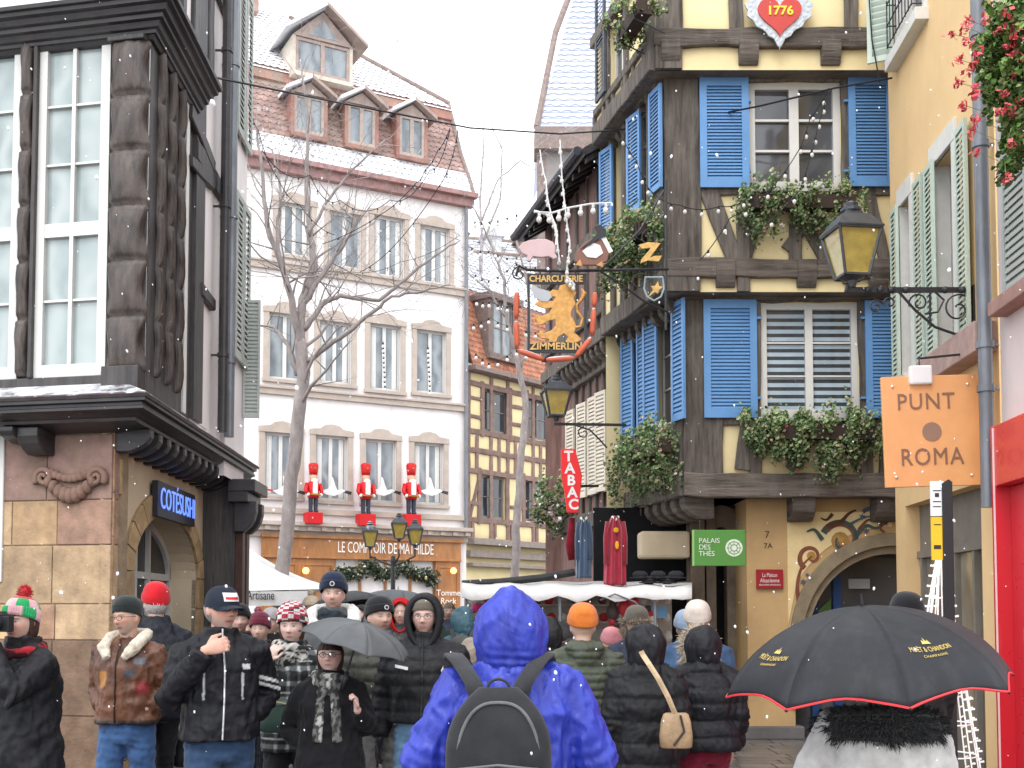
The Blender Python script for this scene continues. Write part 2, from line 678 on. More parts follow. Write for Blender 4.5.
def hand(mb, wrist, d, pn, side=1, curl=.5, size=1.0, thumb=.6):
 """wrist point, direction of the fingers, palm normal; side +1 puts the thumb on d x pn"""
 wrist = Vector(wrist)
 d = Vector(d).normalized()
 pn = Vector(pn)
 pn = (pn - d * pn.dot(d)).normalized()
 a = d.cross(pn) * side          # thumb direction
 z = size
 mb.strip([[wrist + d * t * z + (a * math.cos(2 * PI * j / 12) * w + pn * math.sin(2 * PI * j / 12) * h) * z for j in range(12)]
   for t, w, h in ((-.02, .026, .021), (.01, .03, .021), (.04, .039, .018), (.075, .043, .016), (.095, .04, .013))], close=True, caps=True)
 for i, (off, L) in enumerate(((.031, .072), (.0105, .081), (-.011, .075), (-.031, .06))):
  p = wrist + (d * .082 + a * off) * z
  dd = (d + a * off * 2).normalized()
  pts = [p]
  ang = curl * .35
  for sgl in (.42, .32, .26):
   v = dd * math.cos(ang) + pn * math.sin(ang)
   p = p + v * L * sgl * z * 1.05
   pts.append(p)
   ang += curl * 1.05 + i * .04
  mb.tube(pts, [.0098 * z, .0095 * z, .0088 * z, .0072 * z], seg=8)
 p = wrist + (d * .025 + a * .028) * z
 v = (d * .7 + a * .75 + pn * .25 * thumb).normalized()
 q = p + v * .042 * z
 v2 = (d * 1 + a * (.35 - .5 * thumb) + pn * .6 * thumb).normalized()
 q2 = q + v2 * .034 * z
 mb.tube([p, q, q2, q2 + v2 * .022 * z], [.0125 * z, .0115 * z, .0098 * z, .008 * z], seg=8)
def beanie(M, s, col, mat_, parent, name='hat', cuff=True, pom=None, tall=1.0, stripes=None, emblem=None, fur=None):
 mb = MB()
 prof = [(.088, -.005), (.0935, .005), (.094, .03), (.0925, .042)] if cuff else [(.085, -.002), (.088, .01), (.089, .04)]
 for i in range(1, 9):
  a = i / 9 * PI / 2
  prof.append((.089 * math.cos(a) ** .8, .042 + .083 * math.sin(a) * tall))
 M = M @ Matrix.Translation((0, -.006, .026)) @ Matrix.Rotation(R(9), 4, 'X')
 rib = lambda a, z: .022 * math.cos(a * 44) * (1 if z < .045 else .5) + .012 * math.sin(a * 3 + z * 40)
 k = 0
 seg = 88
 rows = []
 for r, z in prof:
  rr = []
  for j in range(seg):
   a = 2 * PI * j / seg
   q = 1 + rib(a, z)
   rr.append(Vector((math.sin(a) * r * q, math.cos(a) * r * q * 1.17 - .002, z + (.012 * math.cos(a) if z < .05 else 0))))
  rows.append(rr)
 for i in range(len(rows) - 1):
  if stripes:
   mb.col = stripes[int(i * len(stripes) / (len(rows) - 1))]
   if callable(mb.col):
    f = mb.col
    for j in range(seg):
     mb.col = f(j / seg, i)
     mb.add([rows[i][j], rows[i][(j + 1) % seg], rows[i + 1][(j + 1) % seg], rows[i + 1][j]], [(0, 1, 2, 3)])
    continue
  else:
   mb.col = col
  mb.strip([rows[i], rows[i + 1]], close=True)
 mb.add(rows[-1], [tuple(range(seg))])
 if pom:
  mb.col = pom
  r3 = random.Random(5)
  c = Vector((0, -.005, .150 * tall))
  mb.ball(c, .03, 10, 8)
  for i in range(260):
   d = Vector([r3.gauss(0, 1) for _ in range(3)]).normalized()
   t = d.orthogonal() * .004
   mb.add([c + d * .02 + t, c + d * .02 - t, c + d * (.045 + r3.random() * .008)], [(0, 1, 2)])
 for v in mb.v:
  v *= s
 mb.v = [M @ v for v in mb.v]
 o = put(mb.mesh(name, smooth=True), name, mat_, parent)
 if emblem:
  e = MB()
  e.col = emblem
  n = 14
  for r0, col in ((.017, emblem), (.010, (.03, .03, .03))):
   e.col = col
   c = M @ (Vector((0, .1115 + (.001 if r0 < .012 else 0), .03)) * s)
   e.add([M @ (Vector((math.cos(2 * PI * i / n) * r0, .112 + (.0015 if r0 < .012 else 0), .03 + math.sin(2 * PI * i / n) * r0)) * s) for i in range(n)], [tuple(range(n))])
  put(e.mesh('badge'), 'badge', mat_, o)
 return o
def fur_tufts(mb, pts, nrm, L, n, r3, width=.005, droop=.3, spread=.6):
 for i in range(n):
  k = r3.randrange(len(pts))
  p = Vector(pts[k]) + Vector([r3.uniform(-.012, .012) for _ in range(3)])
  d = (Vector(nrm[k]) + Vector([r3.gauss(0, spread) for _ in range(3)]) + Vector((0, 0, -droop))).normalized()
  t = d.orthogonal().normalized() * width
  t.rotate(Matrix.Rotation(r3.uniform(0, 6.28), 3, d))
  l = L * r3.uniform(.6, 1.15)
  q = p + d * l
  c = r3.uniform(.7, 1.2)
  b = mb.col
  mb.add([p - t, p + t, p + d * l * .6 + t * .6 + Vector((0, 0, -.1 * l)), q + Vector((0, 0, -.25 * l))], [(0, 1, 2, 3)], col=tuple(x * c for x in b))
def hood_shell(M, s, parent, mat_, col=(1, 1, 1), rad=(.118, .135, .15), open_=R(52), drop=.09, peak=0.0, fold=.006, rim=.010, fur=None, seed=1, name='hood', thick=.01, cy=-.012, furmat=None, lowwide=0.0, fk=26, res=1, bag=0):
 n, m = 36 * res, 56 * res
 rows = []
 for i in range(n + 1):
  th = open_ + (PI - open_) * i / n
  th = min(th, PI - .001)
  row = []
  for j in range(m):
   a = 2 * PI * j / m
   x = math.sin(th) * math.sin(a)
   z = math.sin(th) * math.cos(a)
   y = math.cos(th)
   X = x * rad[0] * (1 + lowwide * max(0, -z))
   Y = y * rad[1] + cy
   Z = z * rad[2]
   if z < 0:
    Z -= drop * min(1, -z * 1.3)
    X *= 1 - .10 * min(1, -z)
   else:
    Z += peak * max(0, 1 - abs(x) * 1.6) * z
   row.append(Vector((X, Y, Z)))
  rows.append(row)
 mb = MB()
 mb.strip(rows, close=True)
 me = mb.mesh(name, smooth=True)
 P, Nn = mesh_np(me)
 f = folds(P * np.array([1, 1, .55]), fk, seed)
 f2 = wn(P, 60, seed + 4)
 edge = np.clip((P[:, 1] + .0), -1, 1)
 P = P + Nn * (f * fold + f2 * fold * .35)[:, None]
 if bag:
  zz = P[:, 2]
  g = np.exp(-((zz + rad[2] * .75) / (.05)) ** 2)
  P = P + Nn * (np.sin(zz * 190 + 9 * P[:, 0]) * g * bag)[:, None]
 P = P * s
 MM = np.array(M)
 P = P @ MM[:3, :3].T + MM[:3, 3]
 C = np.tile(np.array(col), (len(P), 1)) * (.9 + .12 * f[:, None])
 set_np(me, P, C)
 o = put(me, name, mat_, parent)
 sd = o.modifiers.new('t', 'SOLIDIFY')
 sd.thickness = thick
 sd.offset = -1
 rp = [M @ (v * s) for v in rows[0]]
 if fur:
  e = MB(); e.col = fur
  cen = M @ Vector((0, 0, 0))
  e.tube(rp + rp[:2], .018, seg=7)
  fur_tufts(e, rp, [(p - cen).normalized() + (M.to_3x3() @ Vector((0, 1, 0))) * .25 for p in rp], .07, 1800, random.Random(seed), width=.003, droop=.1)
  put(e.mesh('fur_trim', smooth=True), 'fur_trim', furmat or mat_, o)
 elif rim:
  e = MB(); e.col = tuple(c * .85 for c in col)
  e.tube(rp + rp[:2], rim, seg=8)
  put(e.mesh('hood_rim', smooth=True), 'hood_rim', mat_, o)
 return o
def person(label, x, y, H=1.75, face=180, group=None, skin=(.55, .36, .27), head=(0, 0, 0), voxel=.009, coat=None, legs=None,
  arms=None, stride=.12, paint=None, build=1.0, woman=False, lean=0, shoes=(.02, .02, .02), z0=0, detail=True, hands=True, legs_on=True):
 """one figure; returns body object, head matrix, scale, joints"""
 s = H / 1.75
 rz = R(face)
 yaw, pitch, roll = head
 w = .93 if woman else 1.0
 J = {}
 sh = .172 * w * (.5 + .5 * build)
 arms = arms or {}
 for q, nm in ((1, 'R'), (-1, 'L')):
  a = arms.get(nm, {})
  J[nm] = [Vector((q * sh, -.008, 1.385)), Vector(a.get('elbow', (q * (sh + .055), -.03, 1.12))), Vector(a.get('wrist', (q * (sh + .05), .05, .87)))]
 kn = {}
 for q, nm in ((1, 'R'), (-1, 'L')):
  st = stride * q
  kn[nm] = [Vector((q * .09, 0, .9)), Vector((q * .098, st * .55 + .02, .5)), Vector((q * .1, st if st > 0 else st * 1.3, .09 if st >= 0 else .12))]
 mb = MB()
 b = build
 # torso under the clothes, neck
 loft(mb, [(.84, 0, 0, .15 * w, .10), (.95, 0, 0, .165 * w, .112), (1.08, 0, 0, .14 * w, .10), (1.25, 0, 0, .155 * w, .11), (1.37, 0, 0, .15 * w, .09), (1.43, 0, -.005, .09, .07)], 16)
 mb.tube([(0, -.01, 1.38), (0, 0, 1.47), (0, .012, 1.56)], [.062, .055, .056], 12)
 for q, nm in ((1, 'R'), (-1, 'L')):
  S, E, Wr = J[nm]
  mb.tube([Vector((q * .06, 0, 1.40)), S, S.lerp(E, .5), E, E.lerp(Wr, .4), Wr], [.05, .052, .045, .038, .036, .025], 10)
  a = arms.get(nm, {})
  if hands:
   d = Vector(a.get('dir', (Wr - E)))
   pn = Vector(a.get('palm', (-q, .2, 0)))
   sd = a.get('side', None)
   if sd is None:
    c = d.cross(pn)
    sd = 1 if c.dot(Vector((0, 1, .3))) > 0 else -1
   hand(mb, Wr, d, pn, sd, a.get('curl', .5), .98 * (w if woman else 1), a.get('thumb', .6))
  if legs_on:
   A, B, C = kn[nm]
   mb.tube([A, A.lerp(B, .5), B, B.lerp(C, .35), C], [.085, .072, .052, .054, .036], 12)
   mb.tube([C + Vector((0, -.03, -.04)), C + Vector((0, .06, -.055)), C + Vector((0, .15, -.065))], [.04, .04, .026], 10, flat=.8)
 hc = Vector((0, .032, 1.612))
 hr = random.Random(int(x * 977 + y * 131))
 M = hmat(hc, yaw, pitch, roll) @ Matrix.Diagonal((hr.uniform(.93, 1.05), hr.uniform(.97, 1.04), hr.uniform(.95, 1.05), 1))
 head_mesh(mb, M, 1.0, woman)
 me = remesh(mb, voxel, 1, .4)
 P, Nn = mesh_np(me)
 C = np.tile(np.array(skin), (len(P), 1))
 paint_head(P, C, M.inverted(), 1.0, skin, paint or {})
 for q, nm in ((1, 'R'), (-1, 'L')):
  a = arms.get(nm, {})
  if a.get('glove'):
   Wr = np.array(J[nm][2])
   near = np.linalg.norm(P - Wr, axis=1) < .22
   near &= (P - np.array(J[nm][2] - (J[nm][2] - J[nm][1]).normalized() * .06)) @ np.array((J[nm][2] - J[nm][1]).normalized()) > 0
   hd = np.linalg.norm((P - np.array(hc)) / np.array([1, 1, 1.2]), axis=1) < .115
   C[near & ~hd] = a['glove']
 P = P * s
 set_np(me, P, C)
 body = put(me, 'person', SKIN, None, (x, y, z0), rz)
 tag(body, label, 'person', group)
 Ms = Matrix.Scale(s, 4) @ M
 # trousers
 if legs and legs_on:
  mb = MB()
  loft(mb, [(.80, 0, 0, .14 * w, .11), (.93, 0, 0, .178 * w, .125), (1.03, 0, 0, .16 * w, .115)], 16)
  lw = legs.get('w', 1.0)
  for nm in 'RL':
   A, B, Cc = kn[nm]
   mb.tube([A + Vector((0, 0, .03)), A.lerp(B, .5), B, B.lerp(Cc, .5), Cc + Vector((0, 0, -.01))], [.1 * lw, .088 * lw, .07 * lw, .066 * lw, .06 * lw], 14)
  me = remesh(mb, .013, 2)
  P, Nn = mesh_np(me)
  f = folds(P * np.array([1, 1, 1.8]), 20, 5) * .005 + wn(P, 70, 6) * .002
  P += Nn * f[:, None]
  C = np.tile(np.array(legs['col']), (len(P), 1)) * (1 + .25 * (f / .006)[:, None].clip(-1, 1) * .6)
  set_np(me, P * s, C)
  put(me, 'trousers', legs['mat'], body)
  for nm in 'RL':
   mb = MB()
   mb.col = shoes
   Cc = kn[nm][2]
   loft(mb, [(Cc.z - .09, Cc.x, Cc.y + .05, .048, .14), (Cc.z - .05, Cc.x, Cc.y + .05, .046, .135), (Cc.z - .02, Cc.x, Cc.y + .02, .045, .09), (Cc.z + .03, Cc.x, Cc.y - .005, .044, .055)], 14)
   for v in mb.v:
    v *= s
   put(mb.mesh('shoe', smooth=True), 'shoe', LEATHER, body)
 # coat
 if coat:
  c = coat
  hem = c['hem']
  bk = c.get('bulk', .03)
  mb = MB()
  fl = c.get('flare', 0)
  T = [(hem, 0, 0, .168 * w * b + bk + fl, .125 + bk + fl)]
  for zz, rx, ry in ((.9, .172, .128), (1.0, .165, .125), (1.1, .155, .12), (1.2, .165, .125), (1.3, .172, .125), (1.38, .16, .11), (1.43, .11, .085), (1.47, .078, .074)):
   if zz > hem + .03:
    k = max(0, (1.15 - zz) / max(.01, 1.15 - hem)) if zz < 1.15 else 0
    cinch = c.get('cinch', 0) if 1.05 < zz < 1.15 else 0
    bulk = bk if zz < 1.35 else bk * .55
    T.append((zz, 0, -.004, rx * w * b + bulk + fl * k - cinch, ry * (1 + (b - 1) * .8) + bulk + fl * k - cinch))
  if c.get('collar', 1):
   ch = c.get('collar_h', .06)
   T.append((1.50 + ch * .3, 0, .004, .079 + bk * .3, .08 + bk * .2))
   T.append((1.47 + ch, 0, .01, .082 + bk * .3, .084 + bk * .2))
   T.append((1.462 + ch, 0, .01, .066, .068))
   T.append((1.45, 0, .01, .058, .06))
  loft(mb, T, 24)
  sr = c.get('sleeve', 1.0)
  for q, nm in ((1, 'R'), (-1, 'L')):
   S, E, Wr = J[nm]
   S2 = S + Vector((q * .0, 0, 0))
   e = (Wr - E).normalized()
   mb.tube([Vector((q * .05, -.005, 1.435)), Vector((q * .11, -.006, 1.415)), S2, S2.lerp(E, .5), E, E.lerp(Wr, .5), Wr - e * .01],
     [(.040 + bk * .4), (.052 + bk * .4), (.062 + bk * .5) * sr, (.056 + bk * .5) * sr, (.052 + bk * .5) * sr, (.046 + bk * .45) * sr, (.038 + bk * .35) * sr], 16)
  if c.get('hood_down'):
   mb.tube([(-.10, -.02, 1.46), (-.09, -.09, 1.47), (0, -.125, 1.46), (.09, -.09, 1.47), (.10, -.02, 1.46)], [.035, .05, .058, .05, .035], 12)
   mb.ball((0, -.13, 1.42), .09, 14, 8, (1, .55, .8))
  vx = c.get('voxel', .012)
  me = remesh(mb, vx, c.get('smooth', 4), .5)
  P, Nn = mesh_np(me)
  f = np.zeros(len(P))
  if c.get('puffer'):
   k = c['puffer']
   ph = P[:, 2] * (2 * PI / k) + .35 * wn(P, 9, 2)
   q = np.abs(np.sin(ph / 2)) ** .55
   top = np.clip((1.50 - P[:, 2]) / .05, 0, 1)
   f += (q - .75) * c.get('pdepth', .016) * top
   f += wn(P, 75, 7) * .0022
   f += folds(P * np.array([1.6, 1.6, .5]), 55, 8) * .0018
  fo = c.get('folds', .006)
  ff = folds(P * np.array([1, 1, .8]), c.get('fk', 17), c.get('seed', 3))
  f += ff * fo + wn(P, 48, 9) * fo * .3
  # drape bunching at elbow
  for nm in 'RL':
   E = np.array(J[nm][1])
   d = np.linalg.norm(P - E, axis=1)
   ax = np.array((J[nm][2] - J[nm][0]).normalized())
   f += np.exp(-(d / .1) ** 2) * .006 * np.sin((P - E) @ ax * 130)
  P = P + Nn * f[:, None]
  base = np.tile(np.array(c['col']), (len(P), 1)).astype(float)
  if c.get('paint'):
   c['paint'](P, base)
  sf = (.93 + .10 * np.clip(ff, -1, 1))[:, None]  # fold shade painted into the cloth colour: hollows darker, ridges lighter
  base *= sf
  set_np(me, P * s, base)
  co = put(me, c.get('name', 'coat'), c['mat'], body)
  # zip line and seams at the front
  if c.get('zip'):
   zb = MB()
   zb.col = c['zip']
   zz = np.linspace(hem + .01, 1.47 + c.get('collar_h', .06) - .01, 40)
   pts = []
   for t in zz:
    sel = P[(np.abs(P[:, 0]) < .03) & (np.abs(P[:, 2] - t) < .02) & (P[:, 1] > 0)]
    if len(sel):
     pts.append(Vector((.004 * math.sin(t * 9), float(sel[:, 1].max()) + .002, float(t))) * s)
   if len(pts) > 2:
    zb.tube(pts, .0055 * s, 5)
    put(zb.mesh('zip'), 'zip', c['zmat'], co)
  body['coat'] = co.name
 return dict(o=body, M=Ms, s=s, J=J, x=x, y=y, rz=rz)
def surf_patch(p, name, mat_, pts, col=(1, 1, 1), lift=.004, target='coat', grid=6):
 """a flat emblem laid on the coat: pts are (x, z) outline in figure space, on the front (or back) side"""
 co = bpy.data.objects[p['o']['coat']]
 P, Nn = mesh_np(co.data)
 s = p['s']
 mb = MB(); mb.col = col
 vs = []
 for (x, z, sgn) in pts:
  sel = P[(np.abs(P[:, 0] - x * s) < .02) & (np.abs(P[:, 2] - z * s) < .02) & (P[:, 1] * sgn > 0)]
  yy = float((sel[:, 1] * sgn).max()) * sgn if len(sel) else .17 * sgn
  vs.append(Vector((x * s, yy + lift * sgn, z * s)))
 mb.add(vs, [tuple(range(len(vs)))])
 return put(mb.mesh(name), name, mat_, co)
LEATHER = mat('leather', (1, 1, 1), rough=.42, var=.35, scale=7, bump=.35, bscale=60, spec=.4)
C_WOOL = cloth('wool_cloth', (1, 1, 1), sheen=.05)
C_KNIT = cloth('knitted_wool', (1, 1, 1), bscale=120, bump=1.0, sheen=.2)
C_NYLON = mat('nylon_shell', (1, 1, 1), rough=.55, var=.25, scale=8, bump=.35, bscale=35, spec=.25, bdist=.01)
C_DENIM = cloth('denim_cloth', (1, 1, 1), var=.35, rough=.8)
C_FUR = mat('fur', (1, 1, 1), rough=.9, var=.3, scale=30, bump=.6, bscale=200, spec=.15, sheen=.4)
C_METAL = mat('zip_metal', (1, 1, 1), rough=.35, var=.1, metal=.6, bump=0)
HAIR = mat('hair', (1, 1, 1), rough=.5, var=.4, scale=20, stretch=(6, 6, 1), bump=.6, bscale=80, spec=.4)
GLASSM = mat('spectacle_metal', (.02, .02, .02), rough=.3, var=0, bump=0, metal=.3)
def glasses(p, parent=None):
 mb = MB()
 M = p['M']
 for q in (-1, 1):
  pts = []
  for i in range(13):
   a = 2 * PI * i / 12
   pts.append(M @ Vector((q * .031 + math.cos(a) * .021, .097 + .004 - abs(q * .031 + math.cos(a) * .021) * .12, .007 + math.sin(a) * .015)))
  mb.tube(pts, .0016, 5)
  mb.tube([M @ Vector((q * .052, .094, .012)), M @ Vector((q * .078, .07, .012)), M @ Vector((q * .082, 0, .008))], .0016, 5)
 mb.tube([M @ Vector((-.01, .1, .01)), M @ Vector((0, .103, .012)), M @ Vector((.01, .1, .01))], .0016, 5)
 put(mb.mesh('glasses'), 'glasses', GLASSM, p['o'])
def hair_cap(p, col, rad=(.085, .108, .126), back=.05, seed=2, length=.0, face_cut=.35):
 rows = []
 n, m = 24, 56
 M = p['M']
 mb = MB(); mb.col = col
 for i in range(n + 1):
  th = (PI * .78) * i / n + .001
  row = []
  for j in range(m):
   a = 2 * PI * j / m
   x = math.sin(th) * math.sin(a); y = math.sin(th) * math.cos(a); z = math.cos(th)
   lim = .30 if y > .25 else -1.0
   k = 1 + .03 * math.sin(a * 17 + th * 5) + .02 * math.sin(a * 31)
   zz = z
   if y > .15 and z < lim * 1:
    zz = lim + (z - lim) * .05
    yy = y * .92
   else:
    yy = y
   sz = -length * max(0, -z) if y < .2 else 0
   row.append(M @ Vector((x * rad[0] * k, yy * rad[1] * k - .012, zz * rad[2] * k + sz + .004)))
  rows.append(row)
 mb.strip(rows, close=True)
 return put(mb.mesh('hair', smooth=True), 'hair', HAIR, p['o'])
def scarf(p, cols, mat_, r=.05, w=.105, zc=1.50, tails=True, seed=1, name='scarf', rows=3):
 s = p['s']
 mb = MB()
 r3 = random.Random(seed)
 for k in range(rows):
  pts = []
  rad = []
  for i in range(29):
   a = 2 * PI * i / 28
   pts.append(Vector((math.sin(a) * w * (1 + .06 * math.sin(a * 3 + k)), math.cos(a) * w * .95 + .012, zc + (k - 1) * .035 + .02 * math.cos(a * 1 + k) * -1 + r3.uniform(-.004, .004))))
   rad.append(r * (.75 + .12 * math.sin(a * 5 + k * 2)))
  mb.tube(pts, rad, 9)
 if tails:
  for q in (-1, 1):
   pts = [Vector((q * .03, w + .02, zc - .02)), Vector((q * .05, w + .055, zc - .12)), Vector((q * .06, w + .06, zc - .28)), Vector((q * .065, w + .065, zc - .38))]
   mb.tube(pts, [.035, .04, .042, .04], 8, flat=.45)
 me = remesh(mb, .012, 2)
 P, Nn = mesh_np(me)
 f = folds(P, 34, seed)
 P += Nn * (f * .005)[:, None]
 C = np.zeros((len(P), 3))
 if len(cols) == 1:
  C[:] = cols[0]
 else:
  v = wn(P * np.array([1, 1, 1.0]), 30, seed + 3)
  idx = np.clip(((v + 1) / 2 * len(cols)).astype(int), 0, len(cols) - 1)
  C = np.array(cols)[idx]
 C = C * (.9 + .2 * np.clip(f, -1, 1))[:, None]
 set_np(me, P * s, C)
 return put(me, name, mat_, p['o'])
# ------------------------------------------------------------------ umbrella
C_UMB = mat('umbrella_cloth', (1, 1, 1), rough=.55, var=.22, scale=5, bump=.25, bscale=500, spec=.25, sheen=.0, bdist=.002, dirt=.06, dscale=14, dirt_crevice_col=(.2, .2, .22))
C_ROD = mat('dark_rod', (.03, .03, .035), rough=.35, var=.1, metal=.5, bump=0)
def umbrella(label, apex, axis, Rr, depth, col, n=8, trim=None, phase=0, shaft=.8, group=None, logo=None, wr=.006, col2=None):
 A = Vector(axis).normalized()
 root = thing('umbrella', label, 'umbrella', apex, group)
 X = Vector((1, 0, 0)); X = (X - A * X.dot(A)).normalized()
 Y = A.cross(X)
 ap = Vector(apex)
 def S(a, t, lift=0):
  """a in rib units, t 0..1"""
  k = math.floor(a)
  fr = a - k
  r = Rr * math.sin(t * 1.25) / math.sin(1.25)
  h = -depth * (1 - math.cos(t * 1.25)) / (1 - math.cos(1.25))
  pa = phase + 2 * PI * k / n
  pb = phase + 2 * PI * (k + 1) / n
  P = (X * math.cos(pa) + Y * math.sin(pa)) * (1 - fr) + (X * math.cos(pb) + Y * math.sin(pb)) * fr
  bulge = 1 + .10 * math.sin(PI * fr) * (1 - t * .55)
  edge = math.sin(PI * fr) * t ** 6 * .055
  P = P * bulge * r * (1 - edge)
  h2 = h * (1 - .35 * math.sin(PI * fr) * t ** 6 * .3) - .012 * math.sin(PI * fr) * math.sin(PI * t)
  wrk = wr * math.sin(t * 21 + fr * 9 + k * 2) * math.sin(PI * fr) * t * .5
  nn = (A * .8 + P.normalized() * .6 if P.length > 1e-5 else A)
  return ap + P + A * (h2 + wrk) + nn.normalized() * lift
 mb = MB()
 sub, m = 8, 22
 rows = []
 for i in range(m + 1):
  t = max(i / m, .01)
  rows.append([S(j / sub, t) for j in range(n * sub)])
 for j in range(n):
  c = rnd.uniform(.88, 1.1)
  base = col if (not col2 or j % 2) else col2
  mb.col = tuple(x * c for x in base)
  mb.strip([[rw[(j * sub + q) % (n * sub)] for q in range(sub + 1)] for rw in rows])
 cn = mb.build('canopy', C_UMB, root, smooth=True)
 sd = cn.modifiers.new('t', 'SOLIDIFY'); sd.thickness = .002; sd.offset = -1
 if trim:
  tb = MB(); tb.col = trim
  ed = [S(j / sub, 1.0) for j in range(n * sub)]
  tb.tube(ed + ed[:2], .0045, 5)
  tb.build('hem_trim', C_UMB, cn)
 rb = MB()
 for k in range(n):
  rb = MB()
  rb.tube([S(k, t, -.006) for t in (0.02, .2, .4, .6, .8, .9, 1.0)], .0028, 5)
  rb.ball(S(k, 1.005), .006, 6, 5)
  mid = S(k, .5, -.006)
  rb.tube([mid, ap - A * (depth + .12 * Rr)], .0022, 5)
  rb.build('rib', C_ROD, root)
 sb = MB()
 sb.tube([ap + A * .045, ap + A * .01, ap - A * shaft], [.003, .006, .006], 8)
 sb.build('shaft', C_ROD, root)
 hb = MB()
 e = ap - A * shaft
 hb.tube([e + A * .05, e - A * .06], [.013, .015], 10)
 hb.build('handle', C_ROD, root, smooth=True)
 return root, S, A
# ================================================================== the crowd, one call each
def gx(px, Y):
 return (px - 512) / FPX * Y
def zpx(py, Y):
 return EYE + (HORIZON - py) / FPX * Y
BK = (.009, .009, .012)
def jeans(col=(.10, .17, .30), **k):
 return dict(col=col, mat=C_DENIM, **k)
# --- man in a flight jacket
def p_flight(P, C):
 C *= (1 + .35 * np.clip(wn(P, 14, 4), -1, 1))[:, None]
 m = (P[:, 2] < .955)
 C[m] = (.03, .018, .012)
 C *= (1 - .35 * (np.abs(wn(P, 40, 14)) < .12))[:, None]
 for (x0, z0, sx, sz, col) in ((.10, 1.22, .028, .05, (.42, .18, .03)), (-.09, 1.26, .03, .028, (.04, .05, .07)), (-.16, 1.17, .03, .04, (.25, .03, .03)),
        (-.14, 1.34, .03, .02, (.12, .13, .16)), (.10, 1.36, .025, .02, (.25, .18, .15))):
  k = (np.abs(P[:, 0] - x0) < sx) & (np.abs(P[:, 2] - z0) < sz) & (P[:, 1] > 0)
  C[k] = col
Y = 7.5
pA = person('man in brown leather flight jacket with cream collar and jeans, hands in pockets', gx(130, Y), Y, 1.74, 168, skin=(.50, .30, .22),
   head=(R(-14), R(-4), R(3)), voxel=.0065, build=1.04,
   coat=dict(hem=.93, bulk=.035, col=(.13, .05, .025), mat=LEATHER, folds=.010, name='jacket', paint=p_flight, zip=(.05, .03, .02), zmat=C_METAL, sleeve=1.12, collar_h=.02, fk=15),
   legs=jeans((.05, .11, .25)), paint=dict(beard=(.35, .32, .3, .55), brow=(.2, .15, .12)),
   arms=dict(R=dict(elbow=(.26, -.09, 1.13), wrist=(.16, .05, 1.03), dir=(-.7, -.1, -.5)), L=dict(elbow=(-.26, -.09, 1.13), wrist=(-.16, .05, 1.03), dir=(.7, -.1, -.5))))
beanie(pA['M'] @ Matrix.Translation((0, 0, -.0)), 1.02, (.02, .025, .025), C_KNIT, pA['o'], cuff=False)
glasses(pA)
def shearling(p, col=(.72, .63, .5), w=.115, zc=1.465, seed=3, r=.036, drop=.11, spread=.11):
 mb = MB(); mb.col = col
 s = p['s']
 pts = [Vector((-.055, .165, zc - drop)), Vector((-spread, .12, zc - .04)), Vector((-w, .03, zc + .02)), Vector((-w * .8, -.07, zc + .045)), Vector((0, -.11, zc + .05)),
  Vector((w * .8, -.07, zc + .045)), Vector((w, .03, zc + .02)), Vector((spread, .12, zc - .04)), Vector((.055, .165, zc - drop))]
 mb.tube(pts, [r * .7, r * 1.2, r * 1.1, r, r, r, r * 1.1, r * 1.2, r * .7], 10)
 me = remesh(mb, .010, 2)
 P, Nn = mesh_np(me)
 P += Nn * (wn(P, 90, seed) * .004 + wn(P, 230, seed) * .002)[:, None]
 C = np.tile(np.array(col), (len(P), 1)) * (.9 + .12 * wn(P, 120, 2))[:, None]
 set_np(me, P * s, C)
 return put(me, 'fur_collar', C_FUR, p['o'])
shearling(pA)
# --- man in the cap
def p_sport(P, C):
 for z0 in (1.235, 1.20):
  k = (P[:, 0] < -.20) & (np.abs(P[:, 2] - z0 - (P[:, 0] + .25) * .3) < .009)
  C[k] = (.75, .75, .75)
 k = (np.abs(np.abs(P[:, 0] - .0) - .10) < .006) & (P[:, 2] > 1.14) & (P[:, 2] < 1.28) & (P[:, 1] > 0)
 C[k] = (.45, .45, .47)
 k = (np.abs(P[:, 0] + .12) < .02) & (np.abs(P[:, 2] - 1.31) < .014) & (P[:, 1] > 0)
 C[k] = (.6, .6, .62)
Y = 6.4
pB = person('man in navy baseball cap and black jacket with white zip, fist raised to his chin', gx(222, Y), Y, 1.80, 200, skin=(.58, .33, .25),
   head=(R(28), R(-2), 0), voxel=.0065, build=1.04,
   coat=dict(hem=.92, bulk=.035, col=BK, mat=C_NYLON, folds=.009, name='jacket', zip=(.6, .6, .62), zmat=C_METAL, paint=p_sport, sleeve=1.12, collar_h=.05, flare=.005, voxel=.008),
   legs=jeans((.03, .06, .12)), paint=dict(beard=(.4, .38, .36, .5), brow=(.25, .2, .18)),
   arms=dict(R=dict(elbow=(.27, .07, 1.15), wrist=(.10, .21, 1.40), dir=(-.75, .15, .25), palm=(-.1, -1, -.2), curl=.9), L=dict(elbow=(-.26, -.10, 1.14), wrist=(-.16, .05, 1.04), dir=(.7, -.1, -.5))))
